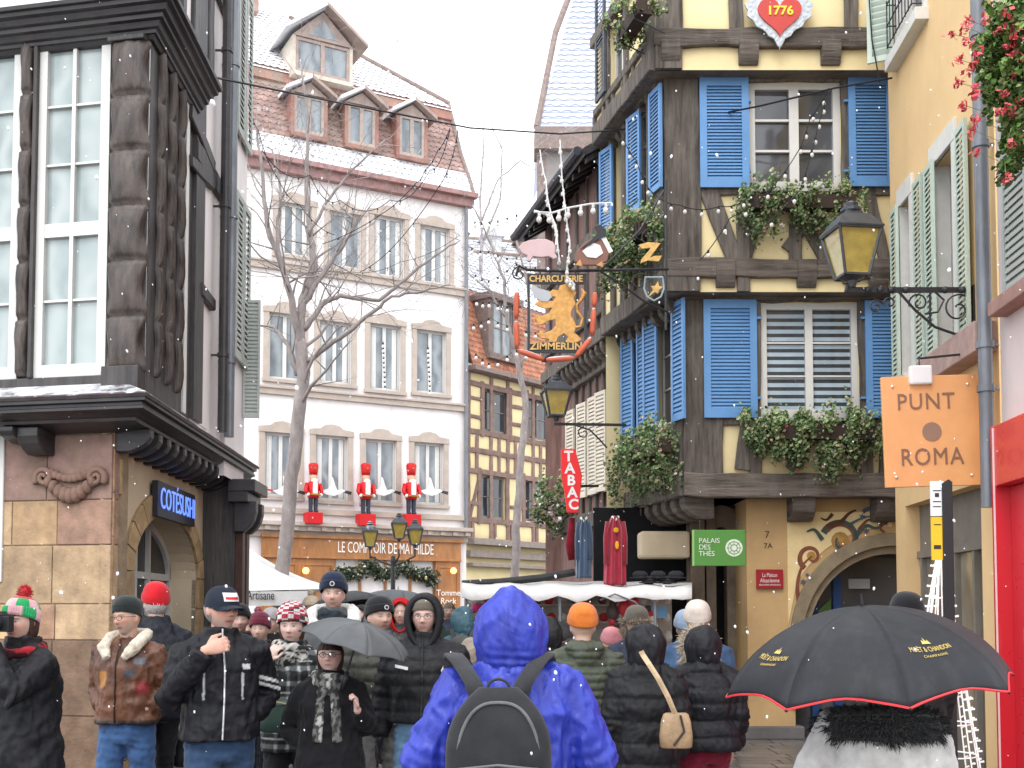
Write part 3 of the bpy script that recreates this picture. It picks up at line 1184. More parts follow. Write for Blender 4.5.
def cap(p):
 M = p['M']
 mb = MB(); mb.col = (.018, .022, .035)
 rows = []
 for i in range(12):
  a = i / 11 * PI / 2
  rows.append([M @ Vector((math.sin(b) * .086 * math.cos(a) ** .75, math.cos(b) * .104 * math.cos(a) ** .75 - .004, .028 + .098 * math.sin(a))) for b in [2 * PI * j / 32 for j in range(32)]])
 rows.insert(0, [M @ Vector((math.sin(b) * .087, math.cos(b) * .105 - .004, .012)) for b in [2 * PI * j / 32 for j in range(32)]])
 mb.strip(rows, close=True)
 o = put(mb.mesh('cap', smooth=True), 'cap', C_WOOL, p['o'])
 v = MB(); v.col = (.02, .025, .04)
 rr = []
 for k in range(7):
  t = k / 6
  rr.append([M @ Vector((math.sin(b) * (.083 - .008 * t), math.cos(b) * .1 + t * .075 * max(0, math.cos(b)) ** .5, .026 - .012 * t - .022 * abs(math.sin(b)) ** 2)) for b in [R(-75 + 150 * j / 20) for j in range(21)]])
 v.strip(rr)
 vo = put(v.mesh('visor', smooth=True), 'visor', C_WOOL, o)
 vo.modifiers.new('t', 'SOLIDIFY').thickness = .004
 b = MB()
 for j, col in ((0, (.75, .7, .68)), (1, (.55, .04, .05))):
  b.col = col
  k = .003 + .002 * j
  sx, z0, z1 = ((.045, .045, .09), (.038, .055, .068))[j]
  q = []
  for xx in np.linspace(-sx, sx, 7):
   q.append(xx)
  row = []
  for zz in (z0, (z0 + z1) / 2, z1):
   a = math.asin(min(1, (zz - .028) / .098))
   r0 = math.cos(a) ** .75
   row.append([M @ Vector((xx, math.sqrt(max(0, 1 - (xx / (.086 * r0)) ** 2)) * .104 * r0 - .004 + k, zz)) for xx in q])
  b.strip(row)
 put(b.mesh('badge'), 'badge', C_WOOL, o)
cap(pB)
glasses(pB)
hair_cap(pB, (.35, .33, .32), rad=(.080, .102, .09))
# --- photographer
Y = 6.3
pC = person('photographer in long black coat and bobble hat holding a camera to the face', gx(26, Y), Y, 1.72, 150, skin=(.52, .32, .25), head=(R(14), 0, 0), voxel=.008, woman=True,
   coat=dict(hem=.76, bulk=.05, col=BK, mat=C_NYLON, folds=.010, flare=.03, collar_h=.075), legs=jeans((.04, .04, .05)),
   arms=dict(R=dict(elbow=(.22, .22, 1.26), wrist=(.06, .24, 1.55), dir=(-.3, .2, 1), palm=(-.6, .7, 0), curl=.9, glove=(.35, .16, .05)),
     L=dict(elbow=(-.22, .24, 1.22), wrist=(-.06, .27, 1.50), dir=(.3, .3, 1), palm=(.6, .7, 0), curl=.9, glove=(.35, .16, .05))))
GR = (.02, .30, .10); RD = (.45, .015, .02); PK = (.62, .35, .38)
beanie(pC['M'], 1.03, GR, C_KNIT, pC['o'], name='knitted_hat', pom=(.5, .02, .03), tall=.95,
 stripes=[lambda f, i: (GR, PK, GR, PK)[int(f * 8) % 4], lambda f, i: (PK, GR)[int(f * 8 + .5) % 2], RD])
hair_cap(pC, (.06, .025, .015), length=.02)
scarf(pC, [(.35, .02, .03), (.05, .01, .012)], C_WOOL, tails=False, rows=1, r=.04)
mcam = thing('camera_held', 'black camera with lens held up by the photographer in the bobble hat', 'camera', pC['o'].matrix_world.translation)
mcam.name = 'photo_camera'
ROOT['photo_camera'] = Vector((pC['x'], pC['y'], 0))
mcam.location = (pC['x'], pC['y'], 0)
Mw = Matrix.Translation((pC['x'], pC['y'], 0)) @ Matrix.Rotation(pC['rz'], 4, 'Z') @ pC['M']
CAMM = mat('camera_plastic', (.02, .02, .022), rough=.45, var=.1, bump=.2, bscale=300)
mb = MB()
F_ = Frame(Mw @ Vector((0, .13, 0)), Mw.to_3x3() @ Vector((1, 0, 0)), Mw.to_3x3() @ Vector((0, 0, 1)), Mw.to_3x3() @ Vector((0, 1, 0)))
mb.fbox(F_, -.065, .065, -.045, .04, 0, .045)
mb.poly(F_, [(-.03, .04), (.03, .04), (.018, .065), (-.018, .065)], .002, .05)
mb.fbox(F_, .035, .066, -.04, .03, .04, .065)
mb.build('camera_body', CAMM, mcam, bevel=.004)
mb = MB()
mb.lathe([(.034, .045), (.034, .09), (.038, .092), (.038, .125), (.034, .127)], F_.O, 20, F_.N)
mb.build('lens', CAMM, mcam, auto=40)
# --- man with red beanie behind
Y = 8.5
pD = person('man in red beanie and dark navy jacket seen from behind, carrying a bag', gx(157, Y), Y, 1.84, 35, skin=(.5, .33, .26), voxel=.012, build=1.08,
   coat=dict(hem=.82, bulk=.04, col=(.012, .014, .022), mat=C_NYLON, folds=.008, collar_h=.07), legs=dict(col=(.015, .015, .018), mat=C_DENIM),
   arms=dict(R=dict(elbow=(.27, -.05, 1.12), wrist=(.27, .04, .87), glove=(.05, .02, .015), curl=1.1)))
beanie(pD['M'], 1.03, (.5, .012, .02), C_KNIT, pD['o'], tall=1.15)
hair_cap(pD, (.45, .42, .4), rad=(.082, .105, .09))
# --- woman in striped hat
def p_plaid(P, C):
 a = np.sin(P[:, 2] * 62) > .55
 b = np.sin(P[:, 0] * 75 + P[:, 1] * 60) > .6
 a2 = np.abs(np.sin(P[:, 2] * 31 + .9)) < .09
 C[a] = C[a] * .3 + np.array([.12, .13, .13]) * .7
 C[b] = C[b] * .4 + np.array([.10, .11, .11]) * .6
 C[a & b] = (.36, .37, .36)
 C[a2] = (.3, .3, .3)
Y = 7.4
pE = person('woman in red and white patterned hat and plaid coat, hand at her mouth', gx(294, Y), Y, 1.68, 170, skin=(.6, .42, .36), head=(R(8), R(-3), 0), voxel=.0065, woman=True,
   coat=dict(hem=.80, bulk=.05, col=(.016, .018, .018), mat=C_WOOL, folds=.008, paint=p_plaid, voxel=.010), legs=jeans((.015, .015, .018)),
   arms=dict(R=dict(elbow=(.26, .08, 1.14), wrist=(.10, .20, 1.40), dir=(-.5, -.1, .8), palm=(-.4, -1, 0), curl=.8),
     L=dict(elbow=(-.26, -.05, 1.12), wrist=(-.14, .05, 1.0), dir=(.7, -.1, -.5))))
def pat(f, i):
 return ((.62, .58, .55), (.40, .03, .06), (.62, .58, .55), (.05, .04, .05), (.40, .03, .06))[int(f * 15 + i * 1.0) % 5]
beanie(pE['M'], 1.12, GR, C_KNIT, pE['o'], name='knitted_hat', tall=1.05, stripes=[pat], )
scarf(pE, [(.02, .02, .02), (.45, .43, .4), (.03, .03, .03), (.5, .48, .45)], C_WOOL, r=.05, w=.11, zc=1.435, tails=False)
hair_cap(pE, (.08, .04, .02), length=.03)
# --- tall man
Y = 9.2
pF = person('tall man in navy beanie, dark scarf and grey coat with white sheepskin collar', gx(334, Y), Y, 1.93, 182, skin=(.55, .36, .29), head=(R(2), 0, 0), voxel=.0075, build=1.05,
   coat=dict(hem=.75, bulk=.04, col=(.11, .115, .12), mat=C_WOOL, folds=.006), legs=jeans((.03, .03, .04)), paint=dict(beard=(.12, .07, .05, .35)))
beanie(pF['M'], 1.12, (.012, .018, .045), C_KNIT, pF['o'], tall=1.05, emblem=(.5, .5, .5))
scarf(pF, [(.03, .04, .05)], C_WOOL, r=.045, w=.09, zc=1.43, tails=True)
shearling(pF, (.82, .80, .76), w=.15, zc=1.46, r=.045, drop=.10, spread=.16)
# --- woman under the small umbrella
Y = 6.6
pG = person('woman with glasses in black coat under the small grey umbrella', gx(331, Y), Y, 1.51, 184, skin=(.62, .42, .36), head=(R(-4), R(4), 0), voxel=.006, woman=True,
   coat=dict(hem=.84, bulk=.05, col=(.010, .010, .012), mat=C_WOOL, folds=.009, flare=.03), legs=jeans((.20, .30, .44)),
   arms=dict(L=dict(elbow=(-.25, .02, 1.15), wrist=(-.19, .20, 1.28), dir=(.1, .35, .95), palm=(1, .35, -.2), curl=1.2), R=dict(elbow=(.28, -.08, 1.12), wrist=(.14, .04, 1.02), dir=(-.7, -.1, -.5))))
hair_cap(pG, (.035, .016, .01), length=.05)
glasses(pG)
scarf(pG, [(.03, .03, .03), (.16, .16, .15), (.05, .05, .05), (.4, .39, .37)], C_WOOL, r=.042, w=.10, zc=1.44, tails=True, seed=4)
Mw = Matrix.Translation((pG['x'], pG['y'], 0)) @ Matrix.Rotation(pG['rz'], 4, 'Z')
hp = Mw @ (Vector((-.20, .245, 1.37)) * pG['s'])
AX = Vector((.12, -.06, 1)).normalized()
ap = at(338, 629, 5.8)
ax = (ap - hp)
umbrella('small open grey umbrella held low by the woman with glasses', at(362, 622, 6.45), (.30, -.09, 1), .325, .13, (.10, .105, .11), n=8, phase=R(20), shaft=.34, wr=.004)
# --- olive puffer man with badge beanie
Y = 8.1
pH = person('man in black beanie with round badge and dark olive quilted jacket', gx(380, Y), Y, 1.74, 190, skin=(.5, .33, .26), head=(R(22), 0, 0), voxel=.0075, build=1.0,
   coat=dict(hem=.86, bulk=.05, col=(.05, .05, .04), mat=C_NYLON, puffer=.09, name='jacket'), legs=dict(col=(.13, .13, .125), mat=C_DENIM),
   paint=dict(beard=(.1, .07, .06, .3)))
beanie(pH['M'], 1.06, (.012, .012, .014), C_KNIT, pH['o'], tall=1.05, emblem=(.55, .55, .55))
scarf(pH, [(.09, .10, .12)], C_WOOL, r=.045, w=.095, zc=1.455, tails=False)
# --- hooded man with glasses
Y = 7.0
pI = person('man with glasses, taupe beanie under a black hood, black jacket with white emblem', gx(425, Y), Y, 1.75, 178, skin=(.58, .38, .32), head=(0, R(-2), 0), voxel=.0065, build=1.06,
   coat=dict(hem=.98, bulk=.045, col=(.012, .012, .014), mat=C_NYLON, puffer=.075, pdepth=.009, name='jacket', zip=(.03, .03, .03), zmat=C_METAL, sleeve=1.1),
   legs=jeans((.14, .25, .38)), paint=dict(beard=(.25, .14, .09, .3)),
   arms=dict(R=dict(elbow=(.25, -.04, 1.12), wrist=(.27, .02, .88), glove=(.012, .012, .014), curl=.35), L=dict(elbow=(-.25, -.08, 1.14), wrist=(-.15, .05, 1.06), dir=(.7, -.1, -.4))))
beanie(pI['M'], 1.03, (.14, .12, .095), C_KNIT, pI['o'], cuff=False, tall=.8)
glasses(pI)
hood_shell(pI['M'], 1.0, pI['o'], C_NYLON, (.014, .014, .017), rad=(.125, .125, .158), open_=R(56), drop=.05, fold=.005, cy=-.01, rim=.02)
surf_patch(pI, 'emblem', C_WOOL, [(-.13, 1.33, 1), (-.115, 1.30, 1), (-.12, 1.27, 1), (-.14, 1.265, 1), (-.155, 1.29, 1), (-.145, 1.325, 1)], (.75, .72, .6), lift=.006)
surf_patch(pI, 'name_tape', C_WOOL, [(.08, 1.30, 1), (.16, 1.315, 1), (.16, 1.333, 1), (.08, 1.318, 1)], (.65, .65, .65), lift=.007)
C_RAIN = mat('rain_nylon', (1, 1, 1), rough=.42, var=.15, scale=6, stretch=(1, 1, .55), bump=.35, bscale=9, spec=.4, bdist=.03)
# --- blue hooded figure in the middle, seen from behind
Y = 4.4
BL = (.028, .045, .38)
pJ = person('person in bright blue rain jacket with peaked hood, seen from behind', gx(511, Y), Y, 1.72, 2, voxel=.012, build=1.16,
   coat=dict(hem=.72, bulk=.055, col=BL, mat=C_RAIN, folds=.012, name='rain_jacket', sleeve=1.15, voxel=.008, flare=.05, fk=13, smooth=5, seed=11, collar_h=.05),
   legs=jeans((.03, .04, .06)),
   arms=dict(R=dict(elbow=(.33, -.03, 1.10), wrist=(.31, .18, .98)), L=dict(elbow=(-.33, -.03, 1.10), wrist=(-.31, .18, .98))))
hood_shell(pJ['M'] @ Matrix.Translation((0, -.01, -.012)), 1.0, pJ['o'], C_RAIN, BL, rad=(.138, .16, .16), open_=R(50), drop=.13, peak=.02, fold=.007, seed=21, res=2, fk=19, lowwide=.10, bag=.004)
# --- orange beanie
Y = 7.4
pK = person('man in orange beanie and olive green down jacket, seen from behind', gx(583, Y), Y, 1.68, 4, voxel=.012, build=1.10,
   coat=dict(hem=.93, bulk=.05, col=(.075, .085, .060), mat=C_NYLON, puffer=.052, pdepth=.016, name='down_jacket', hood_down=True, sleeve=1.15, folds=.004, voxel=.010),
   legs=jeans((.05, .09, .13)))
beanie(pK['M'], 1.06, (.62, .17, .03), C_KNIT, pK['o'], tall=1.05)
# --- two women in black hooded coats
Y = 6.9
pL = person('woman in long black hooded down coat with a beige bag strap across her back', gx(645, Y), Y, 1.57, -4, voxel=.012, woman=True, build=1.0,
   coat=dict(hem=.78, bulk=.065, col=(.012, .012, .014), mat=C_NYLON, puffer=.14, pdepth=.014, sleeve=1.1, cinch=.01, folds=.007, voxel=.011), legs=dict(col=(.012, .012, .014), mat=C_DENIM))
hood_shell(pL['M'] @ Matrix.Translation((0, 0, -.01)), 1.03, pL['o'], C_NYLON, (.014, .014, .017), rad=(.125, .14, .145), drop=.08, fold=.010, seed=5, fk=16)
Y = 7.2
pM = person('woman in short black hooded down jacket with cream fur trim and burgundy trousers', gx(703, Y), Y, 1.56, 8, voxel=.012, woman=True, build=1.05,
   coat=dict(hem=.88, bulk=.07, col=(.012, .012, .015), mat=C_NYLON, puffer=.11, pdepth=.018, sleeve=1.15, cinch=.02, folds=.006, name='down_jacket', voxel=.011, flare=.02), legs=dict(col=(.17, .012, .03), mat=C_DENIM, w=1.05))
hood_shell(pM['M'] @ Matrix.Translation((0, 0, -.01)), 1.04, pM['o'], C_NYLON, (.014, .014, .018), rad=(.125, .14, .145), drop=.09, fold=.009, fur=(.62, .52, .38), furmat=C_FUR, seed=6, fk=16)
# --- behind them
Y = 8.3
pN = person('person in cream knitted hat and blue coat, behind the fur trimmed hood', gx(697, Y), Y, 1.70, -12, voxel=.014, coat=dict(hem=.8, bulk=.06, col=(.05, .09, .17), mat=C_WOOL), legs=jeans((.03, .03, .04)))
beanie(pN['M'], 1.12, (.60, .52, .45), C_KNIT, pN['o'], name='knitted_hat', tall=1.1)
Y = 8.8
pO = person('person in brown fur trapper hat and navy coat at the market stall', gx(637, Y), Y, 1.68, 10, voxel=.014, build=1.1, coat=dict(hem=.8, bulk=.06, col=(.015, .022, .045), mat=C_NYLON), legs=jeans((.03, .03, .04)))
hb = beanie(pO['M'], 1.08, (.10, .085, .07), C_KNIT, pO['o'], name='fur_hat', tall=.95)
mb = MB(); mb.col = (.30, .22, .15)
Mh = pO['M']
ring = [Mh @ Vector((math.sin(2 * PI * j / 24) * .105, math.cos(2 * PI * j / 24) * .12, .03)) for j in range(24)] + [Mh @ Vector((q * .105, 0, -.04)) for q in (-1, 1)] * 6
fur_tufts(mb, ring, [(p - Mh.translation).normalized() for p in ring], .04, 1600, random.Random(4), width=.003, droop=.1)
put(mb.mesh('fur_brim'), 'fur_brim', C_FUR, hb)
Y = 9.4
pP = person('person in cream coat leaning at the stall, pink scarf', gx(612, Y), Y, 1.5, 20, voxel=.014, coat=dict(hem=.8, bulk=.05, col=(.62, .52, .33), mat=C_WOOL), legs=jeans((.03, .03, .04)))
scarf(pP, [(.7, .3, .32)], C_WOOL, tails=False)
beanie(pP['M'], 1.05, (.5, .2, .22), C_KNIT, pP['o'])
# --- white coat with black fur collar under the large umbrella
Y = 4.4
pQ = person('person in white coat with thick black fur collar beneath the large umbrella', gx(879, Y), Y, 1.52, -6, voxel=.012, woman=True, build=1.25,
   coat=dict(hem=.72, bulk=.05, col=(.62, .60, .57), mat=C_WOOL, folds=.009, sleeve=1.25, voxel=.011, fk=12, seed=8), legs=jeans((.03, .03, .04)),
   arms=dict(L=dict(elbow=(-.30, .06, 1.14), wrist=(-.22, .24, 1.24), dir=(0, .3, 1), palm=(1, .3, 0), curl=1.2, glove=(.02, .02, .02))))
hair_cap(pQ, (.05, .03, .02), length=.05)
mb = MB(); mb.col = (.012, .012, .014)
pts = [Vector((-.21, .04, 1.38)), Vector((-.16, -.09, 1.40)), Vector((0, -.15, 1.41)), Vector((.16, -.09, 1.40)), Vector((.21, .04, 1.38))]
ring = []
for i in range(41):
 t = i / 40 * 4
 k = min(3, int(t)); f = t - k
 ring.append(pts[k].lerp(pts[k + 1], f))
mb.tube(ring, .078, 10)
sur, nor = [], []
for p_ in ring:
 for q in range(12):
  a = 2 * PI * q / 12
  o_ = Vector((p_.x * .9, p_.y, 0)).normalized() * math.cos(a) + Vector((0, 0, 1)) * math.sin(a)
  sur.append(p_ + o_ * .07); nor.append(o_)
mb.v = mb.v
fur_tufts(mb, sur, nor, .038, 15000, random.Random(9), width=.0026, droop=.25, spread=.5)
s_ = pQ['s']
mb.v = [v * s_ for v in mb.v]
put(mb.mesh('fur_collar', fix=False), 'fur_collar', C_FUR, pQ['o'])
C_GOLD = mat('gold_print', (.55, .40, .12), rough=.5, var=.1, bump=0)
UMB, US, UA = umbrella('large black umbrella with red edge and gold lettering on two panels', at(862, 606, 4.3), (-.09, -.07, 1), .53, .30, (.022, .023, .027), n=8, trim=(.75, .05, .06), phase=R(-93), shaft=.62)
for kk, tt, sz, fw in ((0.45, .62, .034, .78), (-1.5, .66, .034, .78)):
 n8 = 8
 base_k = kk % n8
 def rm(x, y, z, bk=base_k, t0=tt):
  # x to the viewer's right runs along the rib index, y towards the apex
  return US((bk + x) % n8, t0 - y, .003 + z)
 mb = text_mb('MOËT & CHANDON', .055, None, 0, 0, 0, .001, remap=rm, fit=.52)
 def rm2(x, y, z, bk=base_k, t0=tt + .055):
  return US((bk + x) % n8, t0 - y, .003 + z)
 text_mb('CHAMPAGNE', .028, None, 0, 0, 0, .001, remap=rm2, fit=.28, mb=mb, spacing=1.3)
 cr = [(-.06, .045), (-.04, .08), (-.015, .065), (0, .10), (.015, .065), (.04, .08), (.06, .045)]
 mb.add([rm(a, b, 0) for a, b in cr], [tuple(range(len(cr)))])
 mb.build('gold_lettering', C_GOLD, UMB, fix=False)
# --- heads further back
C2 = [
 ('head only in black beanie behind the large umbrella', 908, 7.4, 1.76, 10, (.012, .012, .014), (.02, .02, .022), None),
 ('person in red hood and dark coat behind the beanie men', 401, 11.5, 1.76, 180, 'hoodred', (.03, .03, .03), None),
 ('person in teal hooded jacket with small grey backpack', 463, 11, 1.68, 0, 'hoodteal', (.06, .12, .14), None),
 ('person in cream quilted jacket beside the blue hood', 472, 9.5, 1.42, 0, (.3, .25, .2), (.62, .58, .50), None),
 ('bare headed man in navy coat before the wooden shopfront', 449, 15, 1.78, 190, 'hair', (.03, .04, .08), None),
 ('child sized person in pink and white hat near the market tent', 258, 12, 1.62, 170, (.55, .25, .3), (.05, .05, .06), (.6, .2, .25)),
 ('person in pale grey hat behind the man in the cap', 272, 11, 1.66, 180, (.45, .42, .42), (.02, .02, .02), None),
 ('person in wine red coat near the tent', 246, 10.5, 1.62, 200, (.03, .02, .03), (.12, .01, .02), None),
 ('person in beige bobble hat beyond the striped hat', 312, 12.5, 1.80, 180, (.50, .40, .30), (.04, .04, .04), (.55, .45, .35)),
 ('person in black hood left of the red hood', 362, 11.8, 1.70, 180, (.012, .012, .014), (.012, .012, .014), None),
 ('person in grey hood with white scarf', 386, 12.5, 1.72, 180, (.25, .25, .27), (.04, .05, .06), None),
 ('person in dark hat far down the lane', 482, 17, 1.74, 0, (.02, .02, .03), (.03, .03, .04), None),
 ('person in magenta hat beside the stall', 479, 14, 1.72, 170, (.6, .05, .2), (.03, .03, .03), None),
 ('person in black hood right of the blue hood', 548, 8.6, 1.60, 30, (.014, .014, .016), (.014, .014, .016), None),
 ('person with pale hood under the stall awning', 530, 10.5, 1.66, 0, (.6, .45, .45), (.5, .35, .35), None),
 ('person in dark green coat behind the quilted jacket', 436, 12.5, 1.72, 180, (.02, .03, .03), (.02, .04, .035), None),
 ('person in black beanie just behind the shoulder of the cap wearer', 240, 9.8, 1.70, 190, (.012, .012, .014), (.02, .02, .025), None),
 ('person in burgundy hat left of the striped hat', 262, 9.6, 1.62, 165, (.14, .02, .04), (.012, .012, .014), None),
 ('person with mustard hat in the middle of the lane', 302, 14, 1.7, 175, (.35, .24, .08), (.03, .03, .03), None),
 ('person in navy hat behind the olive quilted jacket', 352, 13.5, 1.68, 190, (.02, .03, .06), (.05, .05, .05), None),
 ('person in white hat between the red hood and the taupe beanie', 412, 14.5, 1.66, 170, (.6, .58, .55), (.06, .05, .05), None),
 ('person in light blue hat next to the cream hat', 686, 8.9, 1.64, -10, (.25, .32, .42), (.03, .05, .10), None),
]
for lab, px, Y, H, fc, hat, cc, pom in C2:
 if px == 908:
  lab = 'person in black beanie behind the large umbrella'
 if 'child sized' in lab:
  lab = 'person in pink bobble hat near the market tent'
 p = person(lab, gx(px, Y), Y, H, fc, voxel=.016 if abs(fc) < 90 else .011, skin=(.5, .33, .27), head=(R(rnd.uniform(-15, 15)), 0, 0),
   coat=dict(hem=.82, bulk=.05, col=cc, mat=C_NYLON if rnd.random() < .5 else C_WOOL, seed=int(px), voxel=.015), legs=jeans((.03, .04, .06)), hands=True, woman=H < 1.7)
 if hat == 'hoodred':
  hood_shell(p['M'], 1.05, p['o'], C_WOOL, (.50, .012, .015), drop=.05, open_=R(48))
 elif hat == 'hoodteal':
  hood_shell(p['M'], 1.05, p['o'], C_NYLON, (.06, .13, .16), drop=.06, fk=18, fold=.009)
  mb = MB(); mb.col = (.07, .075, .07)
  loft(mb, [(1.05, 0, -.24, .10, .05), (1.08, 0, -.25, .125, .075), (1.25, 0, -.25, .125, .075), (1.38, 0, -.23, .10, .06), (1.42, 0, -.22, .05, .03)], 18, 3)
  bp = MB(); bp.merge(mb)
  bp.v = [Vector((v.x + p['x'], v.y + p['y'], v.z)) for v in bp.v]
  t = thing('backpack', 'small grey backpack on the teal jacket', 'backpack', (p['x'], p['y'], 1.05))
  bp.build('bag_body', C_WOOL, t, smooth=True)
  for q in (-1, 1):
   st = MB(); st.col = (.05, .055, .05)
   st.tube([Vector((p['x'] + q * .07, p['y'] - .2, 1.38)), Vector((p['x'] + q * .1, p['y'] - .12, 1.47)), Vector((p['x'] + q * .12, p['y'] + .05, 1.46))], .02, 6, flat=.4)
   st.build('strap', C_WOOL, t)
 elif hat == 'hair':
  hair_cap(p, (.12, .08, .05), rad=(.083, .104, .12))
 elif 'hood' in lab:
  hood_shell(p['M'], 1.05, p['o'], C_NYLON, hat, drop=.05, open_=R(50))
 else:
  beanie(p['M'], 1.08, hat, C_KNIT, p['o'], pom=pom)
# umbrellas in the crowd
umbrella('grey umbrella open above the crowd before the wooden shopfront', at(398, 590, 13.5), (.05, .1, 1), .56, .25, (.11, .12, .13), n=8, phase=.3)
umbrella('darker umbrella tilted beside the tall man', at(345, 592, 12.5), (-.15, .1, 1), .44, .17, (.04, .042, .045), n=8, phase=.1)
umbrella('black umbrella peeping out right of the blue hood', at(546, 622, 9.6), (-.2, -.1, 1), .28, .16, (.015, .015, .017), n=8, phase=.2)
# --- things people carry
def rb(mb, c, w, h, d, seg=24, p=3.2, yoff=0, taper=.9):
 """soft bag body standing around c (base centre)"""
 x, y, z = c
 loft(mb, [(z, x, y, w * .42, d * .38), (z + h * .04, x, y, w * .48, d * .47), (z + h * .35, x, y, w * .5, d * .5), (z + h * .75, x, y, w * .5 * taper, d * .46), (z + h * .96, x, y, w * .42 * taper, d * .34), (z + h, x, y, w * .34 * taper, d * .24)], seg, p)
# backpack of the blue figure
bx, by = pJ['x'] - .045, pJ['y'] + .03
t = thing('backpack', 'black backpack with front pocket worn over the bright blue jacket', 'backpack', (bx, by - .2, .92))
mb = MB(); mb.col = (.028, .028, .031)
mb.v = []
H0, H1 = .84, 1.375
rows = []
for i in range(15):
 tt = i / 14
 z = H0 + (H1 - H0) * tt
 wx = .19 * (1 - max(0, (tt - .55) / .45) ** 2.4 * .62) * (1 - max(0, .1 - tt) * 1.2)
 dy = .09 * (1 - max(0, (tt - .5) / .5) ** 2 * .65) * (1 - max(0, .1 - tt) * 2)
 rows.append(ellring(z, bx, by - .27, wx, dy, seg=40, p=3.6))
mb.strip(rows, close=True, caps=True)
me = mb.build('bag_body', cloth('backpack_cloth', (1, 1, 1), rough=.7, bscale=400), t, smooth=True)
mb = MB(); mb.col = (.035, .035, .038)
rows = []
for i in range(10):
 tt = i / 9
 z = .85 + .25 * tt
 e = math.sin(PI * min(1, max(0, tt * .92 + .04))) ** .35
 rows.append(ellring(z, bx + .004, by - .362, .145 * (.9 + .1 * e), .055 * e, seg=32, p=3.5))
mb.strip(rows, close=True, caps=True)
mb.build('front_pocket', MATS['backpack_cloth'], t, smooth=True)
mb = MB(); mb.col = (.14, .14, .15)
arc = [(.158 * math.copysign(abs(math.cos(t)) ** .75, -math.cos(t)), .93 + .395 * math.sin(t) ** .7) for t in [PI * (i + .3) / 30.6 for i in range(31)]]
mb.tube([Vector((bx + a, by - .276 - .088 * (1 - max(0, ((z - H0) / (H1 - H0) - .5) / .5) ** 2 * .65) * (1 - (abs(a) / .17) ** 3.6 * .45), z)) for a, z in arc], .006, 6)
mb.tube([Vector((bx - .14, by - .40, 1.10)), Vector((bx, by - .405, 1.115)), Vector((bx + .14, by - .40, 1.10))], .005, 6)
mb.build('zip', MATS['backpack_cloth'], t)
for q in (-1, 1):
 st = MB(); st.col = (.035, .035, .038)
 st.strip([[Vector((bx + q * (x0 - .034), yy - .00, z0)), Vector((bx + q * x0, yy - .012, z0 + .004)), Vector((bx + q * (x0 + .034), yy, z0))] for x0, yy, z0 in
   ((.07, by - .26, 1.33), (.09, by - .235, 1.385), (.12, by - .19, 1.43), (.15, by - .12, 1.47), (.175, by - .04, 1.49), (.185, by + .07, 1.47), (.185, by + .16, 1.38))])
 so = st.build('strap', MATS['backpack_cloth'], t, smooth=True)
 so.modifiers.new('t', 'SOLIDIFY').thickness = .012
mb = MB(); mb.col = (.04, .04, .04)
mb.tube([Vector((bx + math.cos(a) * .04, by - .27, 1.37 + math.sin(a) * .035)) for a in [PI * i / 10 for i in range(11)]], .006, 6)
mb.build('grab_loop', MATS['backpack_cloth'], t)
# beige shoulder bag
c = at(676, 748, 6.62)
t = thing('shoulder_bag', 'beige leather shoulder bag hanging at the hip of the long black coat', 'bag', c)
mb = MB(); mb.col = (.38, .25, .14)
rb(mb, (c.x, c.y, c.z), .19, .20, .10)
mb.build('bag_body', LEATHER, t, smooth=True)
mb = MB(); mb.col = (.03, .02, .02)
mb.tube([Vector((c.x - .02, c.y - .052, c.z + .02)), Vector((c.x + .04, c.y - .055, c.z + .1)), Vector((c.x + .02, c.y - .045, c.z + .19))], .007, 6)
mb.build('dark_piping', LEATHER, t)
mb = MB(); mb.col = (.50, .36, .22)
mb.strip([[a + Vector((-.014, 0, -.006)), a + Vector((0, -.006, 0)), a + Vector((.014, 0, .006))] for a in (at(676, 716, 6.6), at(668, 697, 6.58), at(658, 678, 6.58), at(649, 664, 6.6), at(643, 655, 6.68), at(641, 651, 6.8))])
so = mb.build('strap', LEATHER, t); so.modifiers.new('t', 'SOLIDIFY').thickness = .006
# dark hand bag of the man with the red beanie
Mw = Matrix.Translation((pD['x'], pD['y'], 0)) @ Matrix.Rotation(pD['rz'], 4, 'Z')
c = Mw @ (Vector((.28, .06, .46)) * pD['s'])
t = thing('carrier_bag', 'black carrier bag in the hand of the man with the red beanie', 'bag', c)
mb = MB(); mb.col = (.015, .016, .018)
rb(mb, (c.x, c.y, c.z), .26, .24, .14)
mb.build('bag_body', C_NYLON, t, smooth=True)
mb = MB(); mb.col = (.015, .016, .018)
mb.tube([Vector((c.x + math.cos(a) * .07, c.y, c.z + .22 + math.sin(a) * .2)) for a in [PI * i / 12 for i in range(13)]], .009, 6)
mb.build('handle', C_NYLON, t)
# green bag of the plaid woman
c = at(281, 716, 7.12)
t = thing('handbag', 'dark green glossy handbag against the plaid coat', 'bag', c)
mb = MB(); mb.col = (.02, .045, .035)
rb(mb, (c.x, c.y, c.z - .1), .26, .2, .09, taper=.85)
mb.build('bag_body', LEATHER, t, smooth=True)
mb = MB(); mb.col = (.35, .28, .15)
mb.tube([Vector((c.x - .12, c.y, c.z + .05)), Vector((c.x - .02, c.y - .06, c.z + .09)), Vector((c.x + .11, c.y - .02, c.z + .06)), Vector((c.x + .17, c.y + .03, c.z + .25))], .006, 6)
mb.build('strap', LEATHER, t)
